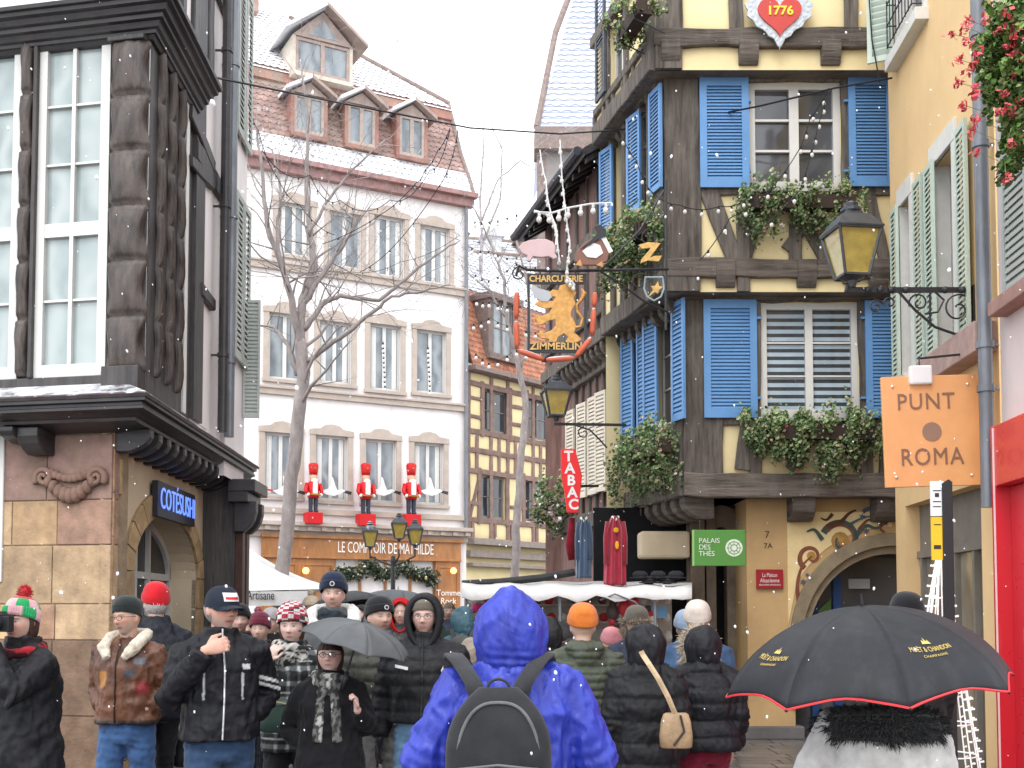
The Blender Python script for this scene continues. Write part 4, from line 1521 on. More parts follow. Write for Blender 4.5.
# ================================================================== building materials
M_TIMB = mat('old_oak', srgb(108, 100, 93), rough=.85, var=.6, scale=17, stretch=(1, 1, .10), bump=1.0, bscale=40, dirt=.45, dscale=5, dirt_crevice_col=(.22, .20, .18), bdist=.02)
M_TIMBH = mat('old_oak_lying', srgb(104, 95, 88), rough=.85, var=.6, scale=17, stretch=(.10, .10, 1), bump=1.0, bscale=40, dirt=.45, dscale=5, dirt_crevice_col=(.22, .20, .18), bdist=.02)
M_DARKT = mat('dark_painted_oak', srgb(62, 58, 58), rough=.5, var=.6, scale=16, stretch=(1, 1, .12), bump=.7, bscale=30, dirt=.35, dscale=4, dirt_crevice_col=(.13, .11, .10), spec=.5, bdist=.01)
M_DARKC = mat('dark_cornice_paint', srgb(48, 45, 47), rough=.42, var=.4, scale=6, stretch=(.3, .3, 2), bump=.3, bscale=20, dirt=.3, dscale=3, dirt_crevice_col=(.10, .085, .08), spec=.5)
M_CARVE = mat('carved_oak', srgb(80, 70, 64), rough=.40, var=.7, scale=12, stretch=(1, 1, .3), bump=.8, bscale=40, dirt=.5, dscale=7, dirt_crevice_col=(.035, .03, .03), spec=.45)
M_WHITEP = mat('white_window_paint', (.70, .69, .66), rough=.45, var=.06, scale=5, bump=.08, bscale=30, crevice=.5, dirt_crevice_col=(.3, .28, .26))
M_CREAM = mat('cream_yellow_render', (.84, .70, .40), rough=.9, var=.10, scale=1.3, bump=.35, bscale=22, dirt=.22, dscale=1.6, dirt_crevice_col=(.58, .47, .28), crevice=.5, bdist=.006)
M_OCHRE = mat('ochre_render', (.56, .37, .18), rough=.85, var=.15, scale=1.5, bump=.25, bscale=25, dirt=.25, dscale=2, dirt_crevice_col=(.25, .17, .10), bdist=.006)
M_ORANGE = mat('apricot_render', (.80, .56, .29), rough=.9, var=.10, scale=1.2, bump=.3, bscale=25, dirt=.2, dscale=1.4, dirt_crevice_col=(.55, .36, .18), bdist=.006)
M_PINKR = mat('pale_pink_render', (.72, .62, .60), rough=.9, var=.08, scale=1.5, bump=.3, bscale=25, dirt=.35, dscale=1.4, dirt_crevice_col=(.5, .42, .40), bdist=.006)
M_WHITER = mat('white_rose_render', (.86, .82, .81), rough=.9, var=.07, scale=.8, bump=.3, bscale=12, dirt=.7, dscale=1.1, dirt_crevice_col=(.66, .59, .56), bdist=.01, crevice=.35)  # lightened base colour stands in for distance haze on the far townhouse
M_TAUPE = mat('taupe_boards', srgb(172, 154, 146), rough=.85, var=.25, scale=4, bump=.3, dirt=.3, dirt_crevice_col=(.25, .2, .18))
M_BEIGEST = mat('beige_sandstone_trim', (.50, .42, .36), rough=.85, var=.15, scale=3, bump=.3, bscale=20, dirt=.3, dscale=2, dirt_crevice_col=(.38, .31, .27))
M_SAND = mat('sandstone_blocks', (1, 1, 1), rough=.85, var=.34, scale=6, bump=.8, bscale=30, dirt=.6, dscale=4, dirt_crevice_col=(.24, .17, .12), bdist=.012, crevice=.5)
M_SANDR = mat('sand_render', (.58, .48, .34), rough=.9, var=.15, scale=1.6, bump=.3, bscale=22, dirt=.35, dscale=1.6, dirt_crevice_col=(.40, .31, .20), bdist=.008)
M_BLUE = mat('blue_shutter_paint', srgb(100, 148, 200), rough=.5, var=.10, scale=3, bump=.15, bscale=40, dirt=.2, dscale=5, dirt_crevice_col=srgb(84, 130, 185), spec=.4, crevice=.5)
M_MINT = mat('pale_green_shutter_paint', srgb(196, 210, 196), rough=.55, var=.10, scale=3, bump=.15, bscale=40, dirt=.25, dscale=4, dirt_crevice_col=srgb(140, 155, 140), crevice=.5)
M_GREYS = mat('grey_green_shutter_paint', srgb(176, 182, 176), rough=.6, var=.12, scale=3, bump=.15, bscale=40, dirt=.3, dscale=4, dirt_crevice_col=(.25, .25, .23))
M_BEIGES = mat('beige_shutter_paint', srgb(214, 205, 188), rough=.6, var=.12, scale=3, bump=.15, bscale=40, dirt=.2, dscale=4, dirt_crevice_col=(.4, .35, .3))
M_IRON = mat('wrought_iron', srgb(38, 38, 42), rough=.5, var=.2, scale=20, bump=.3, bscale=60, spec=.5)
M_ZINC = mat('zinc_pipe', srgb(128, 132, 138), rough=.42, var=.3, scale=6, stretch=(1, 1, .3), bump=.15, metal=.35, dirt=.3, dscale=4, dirt_crevice_col=(.12, .12, .13))
M_TILE = mat('red_roof_tile', srgb(172, 92, 72), rough=.85, var=.4, scale=5, bump=.5, bscale=12, snow=.62)
M_TILEW = mat('red_roof_tile_bare', srgb(166, 138, 130), rough=.85, var=.35, scale=2.5, bump=.5, bscale=12, dirt=1.0, dscale=.8, dirt_crevice_col=srgb(138, 134, 118), snow=.38)
M_TILEO = mat('orange_roof_tile', srgb(180, 124, 100), rough=.85, var=.3, scale=4, bump=.5, bscale=12)
M_SNOWY = mat('snow_covered_roof', (.80, .82, .86), rough=.9, var=.12, scale=3, bump=.6, bscale=7, dirt=.2, dscale=3, dirt_crevice_col=srgb(170, 120, 105), bdist=.03)
M_SLATE = mat('snow_dusted_slate', srgb(196, 202, 218), rough=.8, var=.10, scale=3, bump=.3, bscale=10)
M_GREYR = mat('grey_wall_render', srgb(150, 145, 142), rough=.9, var=.15, scale=2, bump=.3, bscale=15, dirt=.3, dirt_crevice_col=(.2, .19, .18))
M_PLUM = mat('mauve_timber', srgb(142, 126, 120), rough=.85, var=.3, scale=5, bump=.5, bscale=20, dirt=.3, dscale=4, dirt_crevice_col=(.2, .16, .16))
M_WOODSHOP = mat('honey_wood_shopfront', srgb(168, 112, 62), rough=.5, var=.3, scale=5, stretch=(1, 1, .3), bump=.2, bscale=25, spec=.4, coat=.2)
M_RED = mat('red_lacquer_panel', srgb(206, 34, 48), rough=.3, var=.05, scale=1.5, bump=.03, bscale=5, spec=.5, coat=.4)
M_REDM = mat('red_lacquer', srgb(200, 24, 30), rough=.4, var=.1, scale=5, bump=.05)
M_BLACK = mat('black_interior', (.010, .010, .012), rough=.9, var=.3, bump=0)
M_PAINTC = mat('sign_paint', (1, 1, 1), rough=.5, var=.08, scale=4, bump=.05, bscale=40, spec=.35)
M_GOLD = mat('gold_leaf', srgb(200, 160, 92), rough=.42, var=.3, scale=20, bump=.15, bscale=60, metal=.35, spec=.6)
def glass(name, base, curtain=None, warm=None, freq=14):
 m = mat(name, base, rough=.06, var=.35, scale=1.2, bump=.05, bscale=1.6, spec=.6, coat=.25, bdist=.02)
 N = m.node_tree.nodes; L = m.node_tree.links
 b = N['Principled BSDF']
 b.inputs['Roughness'].default_value = .06
 for l in list(b.inputs['Roughness'].links):
  L.remove(l)
 src = b.inputs['Base Color'].links[0].from_socket
 if curtain:
  tc = [n for n in N if n.type == 'TEX_COORD'][0]
  sx = N.new('ShaderNodeSeparateXYZ')
  L.new(tc.outputs['Object'], sx.inputs[0])
  ad = N.new('ShaderNodeMath'); ad.operation = 'ADD'
  L.new(sx.outputs[0], ad.inputs[0]); L.new(sx.outputs[1], ad.inputs[1])
  no = N.new('ShaderNodeTexNoise'); no.inputs['Scale'].default_value = 1.3
  L.new(tc.outputs['Object'], no.inputs[0])
  ma = N.new('ShaderNodeMath'); ma.operation = 'MULTIPLY_ADD'; ma.inputs[1].default_value = 1.2
  L.new(no.outputs[0], ma.inputs[0]); L.new(ad.outputs[0], ma.inputs[2])
  ms = N.new('ShaderNodeMath'); ms.operation = 'MULTIPLY'; ms.inputs[1].default_value = freq
  L.new(ma.outputs[0], ms.inputs[0])
  si = N.new('ShaderNodeMath'); si.operation = 'SINE'
  L.new(ms.outputs[0], si.inputs[0])
  mr = N.new('ShaderNodeMapRange'); mr.inputs[1].default_value = -1; mr.inputs[2].default_value = 1
  mr.inputs[3].default_value = .1; mr.inputs[4].default_value = 1
  L.new(si.outputs[0], mr.inputs[0])
  mx = N.new('ShaderNodeMix'); mx.data_type = 'RGBA'
  mx.inputs[7].default_value = (*curtain, 1)
  L.new(mr.outputs[0], mx.inputs[0]); L.new(src, mx.inputs[6])
  L.new(mx.outputs[2], b.inputs['Base Color'])
 return m
G_DARK = glass('window_glass_dark', (.045, .05, .055), (.10, .10, .11), freq=6)
G_CURT = glass('window_glass_with_curtain', (.30, .36, .36), (.42, .47, .46), freq=18)
G_FAR = glass('window_glass_pale', (.16, .19, .22), (.28, .31, .33), freq=9)
G_DIM = mat('shop_glass_dim', (.03, .032, .035), rough=.25, var=.5, scale=2, bump=0, spec=.25)
G_WARM = mat('lit_shop_glass', (.9, .55, .2), rough=.2, var=.7, scale=2.2, bump=0, spec=.7, emit=.35)
G_LAMP = mat('lamp_glass_yellowed', srgb(172, 150, 72), rough=.25, var=.25, scale=8, bump=.1, spec=.6, coat=.5)
# ------------------------------------------------------------------ generic pieces
def wall(mb, F, u0, u1, v0, v1, holes=(), depth=.18, n=0.0, back=True):
 us = sorted({u0, u1} | {min(max(h[0], u0), u1) for h in holes} | {min(max(h[1], u0), u1) for h in holes})
 vs = sorted({v0, v1} | {min(max(h[2], v0), v1) for h in holes} | {min(max(h[3], v0), v1) for h in holes})
 for i in range(len(us) - 1):
  for j in range(len(vs) - 1):
   cu, cv = (us[i] + us[i + 1]) / 2, (vs[j] + vs[j + 1]) / 2
   if any(h[0] < cu < h[1] and h[2] < cv < h[3] for h in holes):
    continue
   mb.quad(F.W(us[i], vs[j], n), F.W(us[i + 1], vs[j], n), F.W(us[i + 1], vs[j + 1], n), F.W(us[i], vs[j + 1], n))
 for h in holes:
  a, b, c, d = h
  for p, q in (((a, c), (b, c)), ((b, c), (b, d)), ((b, d), (a, d)), ((a, d), (a, c))):
   mb.quad(F.W(*p, n), F.W(*q, n), F.W(*q, n - depth), F.W(*p, n - depth))
def window(F, parent, u0, u1, v0, v1, n, fm, gm, cols=2, rows=3, st=.05, bar=.022, mid=.05, d=.05, name='window', transom=None, pane_col=None, sill=None, sillm=None, inner=True):
 """a casement window standing in its opening: frame mesh with a pane sub-part"""
 mb = MB()
 B = lambda a, b, c, e, n0, n1: mb.fbox(F, a, b, c, e, n0, n1)
 B(u0, u0 + st, v0, v1, n - d, n)
 B(u1 - st, u1, v0, v1, n - d, n)
 B(u0 + st, u1 - st, v0, v0 + st * 1.3, n - d, n - .002)
 B(u0 + st, u1 - st, v1 - st, v1, n - d, n - .002)
 iu0, iu1, iv0, iv1 = u0 + st, u1 - st, v0 + st * 1.3, v1 - st
 if transom:
  t = v0 + (v1 - v0) * transom
  B(iu0, iu1, t - st * .7, t + st * .7, n - d, n - .003)
  segs = [(iv0, t - st * .7, rows[0]), (t + st * .7, iv1, rows[1])]
 else:
  segs = [(iv0, iv1, rows)]
 for a, b, r in segs:
  for i in range(1, cols):
   c = iu0 + (iu1 - iu0) * i / cols
   wd = mid if (cols == 2 or i == cols / 2) else bar
   B(c - wd / 2, c + wd / 2, a, b, n - d, n - .004)
  for j in range(1, r):
   c = a + (b - a) * j / r
   B(iu0, iu1, c - bar / 2, c + bar / 2, n - d, n - .012)
 w = mb.build(name, fm, parent)
 if inner:
  pb = MB()
  pb.col = pane_col or tuple([rnd.uniform(.75, 1.15)] * 3)
  # each light a touch out of true, as old glass is
  for a, b, r in segs:
   for i in range(cols):
    for j in range(r):
     a0 = iu0 + (iu1 - iu0) * i / cols; a1 = iu0 + (iu1 - iu0) * (i + 1) / cols
     b0 = a + (b - a) * j / r; b1 = a + (b - a) * (j + 1) / r
     t = [rnd.uniform(-.004, .004) for _ in range(4)]
     pb.quad(F.W(a0, b0, n - d * .6 + t[0]), F.W(a1, b0, n - d * .6 + t[1]), F.W(a1, b1, n - d * .6 + t[2]), F.W(a0, b1, n - d * .6 + t[3]))
  pb.build('pane', gm, w, fix=False)
 return w
def shutter(parent, O, U, N, w, h, m, slats=26, st=.055, th=.035, name='shutter', mid=True):
 """louvred shutter: O lower hinge corner, U across, N outwards"""
 F = Frame(O, U, (0, 0, 1), N)
 mb = MB()
 mb.fbox(F, 0, st, 0, h, 0, th)
 mb.fbox(F, w - st, w, 0, h, 0, th)
 rl = st * 1.25
 rails = [(0, rl), (h - rl, h)]
 for a, b in rails:
  mb.fbox(F, st, w - st, a, b, .002, th - .002)
 z0, z1 = rl, h - rl
 for i in range(slats):
  a = z0 + (z1 - z0) * i / slats
  b = z0 + (z1 - z0) * (i + 1) / slats
  t = (b - a)
  mb.hexa([F.W(st, a, th * .85), F.W(w - st, a, th * .85), F.W(w - st, a + t * .28, th * .85), F.W(st, a + t * .28, th * .85),
    F.W(st, b - t * .05, th * .08), F.W(w - st, b - t * .05, th * .08), F.W(w - st, b + t * .2, th * .08), F.W(st, b + t * .2, th * .08)])
 o = mb.build(name, m, parent)
 return o
def arc(cu, cv, r, a0, a1, n=16, ry=None):
 ry = ry or r
 return [(cu + math.cos(R(a0 + (a1 - a0) * i / n)) * r, cv + math.sin(R(a0 + (a1 - a0) * i / n)) * ry) for i in range(n + 1)]
def arch_wall(mb, F, u0, u1, v0, v1, cu, cv, r, ry, n=0, depth=.2, bottom=0.0):
 """wall panel pierced by a round headed opening centred on cu (springing at cv), down to bottom"""
 a = arc(cu, cv, r, 180, 0, 20, ry)
 mb.quad(F.W(u0, v0, n), F.W(cu - r, v0, n), F.W(cu - r, v1, n), F.W(u0, v1, n))
 if u1 > cu + r:
  mb.quad(F.W(cu + r, v0, n), F.W(u1, v0, n), F.W(u1, v1, n), F.W(cu + r, v1, n))
 for i in range(20):
  p, q = a[i], a[i + 1]
  mb.quad(F.W(p[0], p[1], n), F.W(q[0], q[1], n), F.W(q[0], v1, n), F.W(p[0], v1, n))
  mb.quad(F.W(p[0], p[1], n), F.W(q[0], q[1], n), F.W(q[0], q[1], n - depth), F.W(p[0], p[1], n - depth))
 for s in (-1, 1):
  mb.quad(F.W(cu + s * r, bottom, n), F.W(cu + s * r, cv, n), F.W(cu + s * r, cv, n - depth), F.W(cu + s * r, bottom, n - depth))
 if bottom > v0:
  mb.quad(F.W(cu - r, v0, n), F.W(cu + r, v0, n), F.W(cu + r, bottom, n), F.W(cu - r, bottom, n))
def arch_ring(mb, F, cu, cv, r0, r1, ry0, ry1, n0, n1, a0=180, a1=0, seg=24):
 A = arc(cu, cv, r0, a0, a1, seg, ry0)
 B = arc(cu, cv, r1, a0, a1, seg, ry1)
 mb.strip([[F.W(*A[i], n0), F.W(*A[i], n1), F.W(*B[i], n1), F.W(*B[i], n0)] for i in range(seg + 1)], close=True, caps=True)
def moulding(mb, pts_fn, prof):
 """sweep profile (n, v) along a path: pts_fn list of (point, outward vector)"""
 rows = []
 for p, o in pts_fn:
  rows.append([p + o * a + Vector((0, 0, b)) for a, b in prof])
 mb.strip(rows)
def corbel(mb, F, u, v1, n0, w=.14, h=.22, L=.3):
 """rounded joist end under a jetty"""
 pr = [(n0, v1), (n0 + L, v1), (n0 + L, v1 - h * .35), (n0 + L * .9, v1 - h * .62), (n0 + L * .72, v1 - h * .82), (n0 + L * .45, v1 - h), (n0, v1 - h)]
 k = len(pr)
 vs = [F.W(u - w / 2, b, a) for a, b in pr] + [F.W(u + w / 2, b, a) for a, b in pr]
 mb.add(vs, [tuple(range(k)), tuple(range(2 * k - 1, k - 1, -1))] + [(i, (i + 1) % k, k + (i + 1) % k, k + i) for i in range(k)])
def tiles(mb, F, u0, u1, v0, v1, row=.16, tw=.17, lift=.02, jitter=.15, n=0, trap=None, scal=.35, step=3):
 """rows of lapped tiles with curved lower edges, laid in roof frame F (v runs up the slope)"""
 k = int((v1 - v0) / row)
 for i in range(k + 1):
  b = v0 + i * row
  t = min(b + row * 1.25, v1 + row * .2)
  a0, a1 = u0, u1
  if trap:
   f = (b - v0) / (v1 - v0)
   a0 = u0 + trap[0] * f
   a1 = u1 + trap[1] * f
  m = max(1, int((a1 - a0) / tw))
  off = (i % 2) * .5
  for j in range(-1, m + 1):
   c = rnd.uniform(1 - jitter, 1 + jitter)
   x0 = a0 + (j + off) * tw
   x1 = x0 + tw
   x0 = max(x0, a0); x1 = min(x1, a1)
   if x1 - x0 < .02:
    continue
   lo = []
   for q in range(step + 1):
    f = q / step
    lo.append(F.W(x0 + (x1 - x0) * f, b + row * scal * (abs(f - .5) * 2) ** 2, n + lift))
   hi = [F.W(x1, t, n), F.W(x0, t, n)]
   base = [F.W(x0, b + row * scal, n - .005), F.W(x1, b + row * scal, n - .005)]
   col = tuple(x * c for x in mb.col)
   z = len(mb.v)
   mb.add(lo + hi, [tuple(range(len(lo) + 2))], col=col)
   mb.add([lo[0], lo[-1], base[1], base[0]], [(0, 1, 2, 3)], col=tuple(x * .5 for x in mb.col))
def spray(mb, c, ext, n, leaf, greens, seed=0, flowers=(), fn=0, fsize=.03, droop=.3):
 """leaf sized faces in an uneven mass round c"""
 r3 = random.Random(seed)
 c = Vector(c)
 lobes = [(Vector([r3.uniform(-1, 1) * e for e in ext]), r3.uniform(.25, .5)) for _ in range(18)]
 for i in range(n + fn):
  L, q = r3.choice(lobes)
  d = Vector([r3.gauss(0, .45) for _ in range(3)])
  p = c + L + Vector((d.x * ext[0] * q, d.y * ext[1] * q * 1.3, d.z * ext[2] * q * 1.4))
  p.z -= droop * ext[2] * r3.random() * abs(d.x)
  isf = i >= n
  sz = (fsize if isf else leaf) * r3.uniform(.6, 1.3)
  a = Vector([r3.gauss(0, 1) for _ in range(3)]).normalized()
  b = a.orthogonal().normalized()
  e = a.cross(b)
  col = r3.choice(flowers) if isf else r3.choice(greens)
  k = r3.uniform(.6, 1.3)
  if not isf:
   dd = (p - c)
   k *= .55 + .6 * max(0, min(1, (dd.z / ext[2] + 1) / 2))  # cluster shading put into the leaf colour: lower leaves darker
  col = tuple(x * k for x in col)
  if isf:
   for t in range(3):
    ee = Vector([r3.gauss(0, 1) for _ in range(3)]).normalized() * sz
    bb = ee.orthogonal().normalized() * sz
    o = p + Vector([r3.uniform(-.5, .5) * sz for _ in range(3)])
    mb.add([o + ee * .7, o + bb * .7, o - ee * .7, o - bb * .7], [(0, 1, 2, 3)], col=col)
  else:
   fz = a * sz * .2
   mb.add([p - b * sz * .5, p - b * sz * .2 + e * sz * .4 + fz, p + b * sz * .25 + e * sz * .36 + fz, p + b * sz * .6, p + b * sz * .25 - e * sz * .36 + fz, p - b * sz * .2 - e * sz * .4 + fz], [(0, 1, 2, 3), (0, 3, 4, 5)], col=col)
M_LEAF = mat('leaves', (1, 1, 1), rough=.6, var=.2, scale=15, bump=0, spec=.35)
GREENS = [(.07, .13, .035), (.10, .17, .05), (.045, .09, .03), (.16, .20, .08), (.20, .19, .09)]
# ================================================================== the corner house on the left
LF_dir = Vector((-4.79, 1, 0)).normalized()       # front wall runs away to the left
LS_dir = Vector((-.033, 1, 0)).normalized()       # side wall runs down the lane
cS = Vector((gx(110, 9.8), 9.8, 0))               # stone corner on the ground
FG = wall_frame(cS.x, cS.y, -LF_dir)
FG.O = cS
SG = wall_frame(cS.x, cS.y, LS_dir, toward=(5, 12))
cU = Vector((gx(141, 9.62), 9.62, 0))             # corner of the timber storey
FU = wall_frame(cU.x, cU.y, -LF_dir)
SU = wall_frame(cU.x, cU.y, LS_dir, toward=(5, 12))
house = thing('timber_corner_house', 'corner house with sandstone ground floor, black carved timber bay and white windows above', 'house', (cS.x, cS.y, 0))
zl = 3.43      # top of the ledge
ztop = zpx(27, 9.62)    # underside of the upper cornice
# ground floor sandstone blocks, front
rs = random.Random(12)
STC = [srgb(194, 158, 116), srgb(202, 168, 126), srgb(180, 150, 116), srgb(168, 134, 110), srgb(188, 160, 128), srgb(160, 128, 110)]
mb = MB()
vE = [0.0] + [FG.px(70, y)[1] for y in (716, 640, 612 - 8, 545, 500, 430 + 5)] + [zl]
vE = sorted(vE)
for i in range(len(vE) - 1):
 u = 0.0
 first = True
 while u > -4.0:
  w_ = rs.uniform(.38, .75)
  if i >= len(vE) - 3 and first:
   w_ = .62
  a, b = u - w_, u
  c = rs.choice(STC)
  if i >= len(vE) - 3:
   c = srgb(150, 122, 112)
  if i <= 1:
   c = srgb(128, 104, 86)
  k = rs.uniform(.85, 1.12)
  mb.col = tuple(x * k for x in c)
  g = .003
  e = rs.uniform(0, .008)
  mb.fbox(FG, a + g, b - (0 if first else g), vE[i] + g, vE[i + 1] - g, -.12, e)
  u = a
  first = False
mb.build('stone_front', M_SAND, house, bevel=.008)
mb = MB(); mb.col = srgb(150, 132, 108)
mb.fbox(FG, -4, -.02, 0, zl, -.3, -.008)
mb.build('mortar_core', M_SAND, house)
# carved scroll relief
mb = MB(); mb.col = srgb(140, 110, 98)
fu = lambda x, y: FG.px(x, y)
for cx, sg in ((46, 1), (98, -1)):
 pts = []
 c = fu(cx, 478)
 for i in range(30):
  a = i / 29 * PI * 3.2
  r = .012 + .075 * (i / 29)
  pts.append(FG.W(c[0] + math.cos(a) * r * sg, c[1] + math.sin(a) * r, .03 + .012 * (1 - i / 29)))
 mb.tube(pts, [.018 + .012 * i / 29 for i in range(30)], 8)
for i in range(9):
 t = i / 8
 p = fu(50 + 44 * t, 482 + 14 * math.sin(PI * t))
 mb.ball(FG.W(p[0], p[1], .02), .05 + .02 * math.sin(PI * t), 10, 7, (.8, 1, 1.1))
 p = fu(52 + 40 * t, 473 + 6 * math.sin(PI * t))
 mb.ball(FG.W(p[0], p[1], .02), .04, 8, 6, (1.1, .7, 1))
mb.build('scroll_relief', M_SAND, house, smooth=True)
# white door panel at the picture's left edge
mb = MB()
a = fu(-60, 590); b = fu(6, 428)
mb.fbox(FG, a[0], b[0], 1.9, b[1], -.1, .02)
mb.build('white_panel', M_WHITEP, house, bevel=.01)
# ground floor side wall with the arched entrance
mb = MB()
aL, aR = SG.px(131, 560)[0], SG.px(196, 560)[0]
ac, ar = (aL + aR) / 2, (aR - aL) / 2
spring = SG.px(160, 575)[1]
topv = SG.px(160, 514)[1]
Lside = 4.3
arch_wall(mb, SG, 0.42, Lside, 0, zl, ac, spring, ar, topv - spring, 0, .38)
mb.build('render_wall', M_SANDR, house)
mb = MB()
for i in range(9):
 w_ = .42 if i % 2 else .34
 c = rs.choice(STC[:3]); k = rs.uniform(.9, 1.1)
 mb.col = tuple(x * k for x in c)
 mb.fbox(SG, 0.02, .43, zl / 9 * i + .005, zl / 9 * (i + 1) - .005, -.1, .012)
# voussoirs and jambs
nv = 11
for i in range(nv):
 c = srgb(176, 150, 112); k = rs.uniform(.88, 1.1)
 mb.col = tuple(x * k for x in c)
 arch_ring(mb, SG, ac, spring, ar, ar + .26, topv - spring, topv - spring + .24, -.05, .035, 180 - 180 * i / nv - .4, 180 - 180 * (i + 1) / nv + .4, 4)
for i in range(6):
 c = srgb(172, 146, 110); k = rs.uniform(.88, 1.1)
 mb.col = tuple(x * k for x in c)
 for sg in (-1, 1):
  a = ac + sg * ar; b = ac + sg * (ar + .26)
  mb.fbox(SG, min(a, b), max(a, b), spring / 6 * i + .004, spring / 6 * (i + 1) - .004, -.05, .035)
mb.build('arch_stones', M_SAND, house, bevel=.006)
# entrance joinery
en = MB()
en.mi = 0
for k in (-1, -.45, -.1, .3, 1):
 u = ac + ar * k * .97
 en.fbox(SG, u - .035, u + .035, 0, spring + (topv - spring) * math.sqrt(max(0, 1 - k * k * .9)) - .02, -.34, -.27)
arch_ring(en, SG, ac, spring, ar - .09, ar - .005, topv - spring - .09, topv - spring - .005, -.34, -.27)
en.fbox(SG, ac - ar, ac + ar, 1.98, 2.05, -.345, -.275)
o = en.build('entrance_frame', mat('grey_white_joinery', srgb(190, 190, 186), rough=.4, var=.1, bump=.05), house)
g = MB()
g.fbox(SG, ac - ar, ac + ar, .02, spring, -.32, -.31)
A = arc(ac, spring, ar - .02, 180, 0, 20, topv - spring - .02)
g.poly(SG, A, -.32, -.31)
g.build('glazing', G_DIM, o)
# small number plate
mb = MB(); mb.col = srgb(196, 172, 128)
p = SG.px(116, 475)
mb.fbox(SG, .12, .2, p[1] - .16, p[1] + .14, .012, .03)
mb.build('plaque', M_SAND, house)
# the ledge with its mouldings, mitred round the corner
def ledge_path(F1, F2, n1, n2, z, uA, uB, cham=.0):
 o1, o2 = F1.N, F2.N
 co = F1.O.copy(); co.z = 0
 mit = (o1 + o2)
 mit = mit / (1 + o1.dot(o2))
 up = Vector((0, 0, z))
 return [(co + F1.U * uA + up, o1), (co + F1.U * (uA * .5) + up, o1), (co + up, mit), (co + F2.U * (uB * .5) + up, o2), (co + F2.U * uB + up, o2)]
mb = MB()
prof = [(-.05, .12), (.10, .10), (.40, -.02), (.42, -.04), (.42, -.10), (.385, -.115), (.385, -.15), (.40, -.165), (.40, -.20), (.36, -.225), (.345, -.26), (.30, -.29), (.29, -.33), (.16, -.36), (.05, -.40), (-.05, -.41)]
prof = [(a, b * .62) for a, b in prof]
# ledge runs along the stone faces
FL1 = Frame(cS + Vector((0, 0, 0)), -LF_dir, N=FG.N); FL2 = Frame(cS, LS_dir, N=SG.N)
moulding(mb, ledge_path(FL1, FL2, 0, 0, zl, -4, Lside), prof)
mb.build('ledge_cornice', M_DARKC, house, auto=35)
cp_ = MB()
prof2 = [(-.02, .16), (.12, .15), (.43, -.005), (.445, -.02), (.43, -.045)]
moulding(cp_, ledge_path(FL1, FL2, 0, 0, zl + .012, -4, Lside + .05), prof2)
cp_.build('lead_capping', mat('lead_flashing', srgb(92, 82, 84), rough=.4, var=.4, scale=6, bump=.4, metal=.3, snow=.25), house)
# carved brackets below it along the side, and one on the front
for i in range(14):
 u = .1 + i * .29
 mb = MB()
 corbel(mb, SG, u, zl - .21, -.02, .11, .20, .33)
 mb.build('bracket', M_DARKC, house, bevel=.01)
b2_ = MB()
corbel(b2_, FG, FG.px(45, 440)[0], zl - .22, -.02, .20, .22, .28)
corbel(b2_, FG, FG.px(28, 440)[0], zl - .22, -.02, .14, .12, .34)
b2_.build('bracket', M_DARKC, house, bevel=.015)
# timber storey: front windows and carved posts
win = [(36, 108), (-44, 20)]
wz0, wz1 = FU.px(60, 378)[1], FU.px(60, 40)[1]
mb = MB()
hole = []
for a, b in win:
 u0 = FU.px(a, 300)[0]; u1 = FU.px(b, 300)[0]
 hole.append((u0, u1, wz0, wz1))
wall(mb, FU, -4, 0, zl, ztop + .1, hole, .2)
mb.build('timber_front', M_DARKT, house)
for (u0, u1, a, b), gc in zip(hole, (1.0, 1.0)):
 window(FU, house, u0, u1, a, b, .03, M_WHITEP, G_CURT, 2, (2, 3), st=.085, bar=.02, mid=.035, d=.08, transom=.43, pane_col=(gc, gc, gc))
# pilasters of the front: rope carved with bulging drums
def carved(F, uc, w, v0, v1, n0, drums=7, d=.16, tw=.008):
 mb = MB()
 seg = 14
 rows = []
 k = drums * 16
 for i in range(k + 1):
  t = i / k
  z = v0 + (v1 - v0) * t
  q = (t * drums) % 1.0
  bul = math.sin(PI * q) ** .6
  ring = 0
  if q > .93 or i == 0: ring = .25
  if q < .05: ring = -.9
  ww = w * (.44 + .045 * math.cos(2 * PI * q) + .03 * ring)
  dd = d * (.55 + .40 * bul + ring * .22)
  twist = tw * math.sin(t * drums * 2 * PI)
  row = []
  for j in range(seg + 1):
   a = PI * j / seg
   row.append(F.W(uc + twist * .5 + math.cos(a) * ww * (1 + .05 * math.sin(a * 6 + i * .4)), z, n0 + math.sin(a) ** .6 * dd + .006 * math.sin(a * 9 + q * 7)))
  rows.append(row)
 mb.strip(rows)
 mb.strip([rows[0], [F.W(uc, v0, n0)] * (seg + 1)])
 return mb
pu0, pu1 = FU.px(108, 300)[0], 0.0
cm = carved(FU, (pu0 + pu1) / 2 + .01, (pu1 - pu0) * 1.05, wz0 + .02, wz1 - .10, .0, 6, .13)
cm.build('carved_post', M_CARVE, house, smooth=True)
uA_, uB_ = FU.px(20, 300)[0], FU.px(33, 300)[0]
cm = carved(FU, (uA_ + uB_) / 2 - .01, (uB_ - uA_) * 1.0, wz0 + .02, wz1 + .02, .0, 6, .11)
cm.build('carved_post', M_CARVE, house, smooth=True)
mb = MB()
mb.fbox(FU, pu0 + .01, .0, wz1 - .12, ztop + .02, -.05, .11)
mb.fbox(FU, pu0 + .01, .0, zl + .05, wz0 + .06, -.05, .11)
mb.fbox(FU, -4, pu0 + .005, zl + .0, wz0 - .0, -.05, .05)
mb.fbox(FU, FU.px(33, 300)[0] - .0, FU.px(37, 300)[0], wz0, wz1 + .05, -.05, .07)
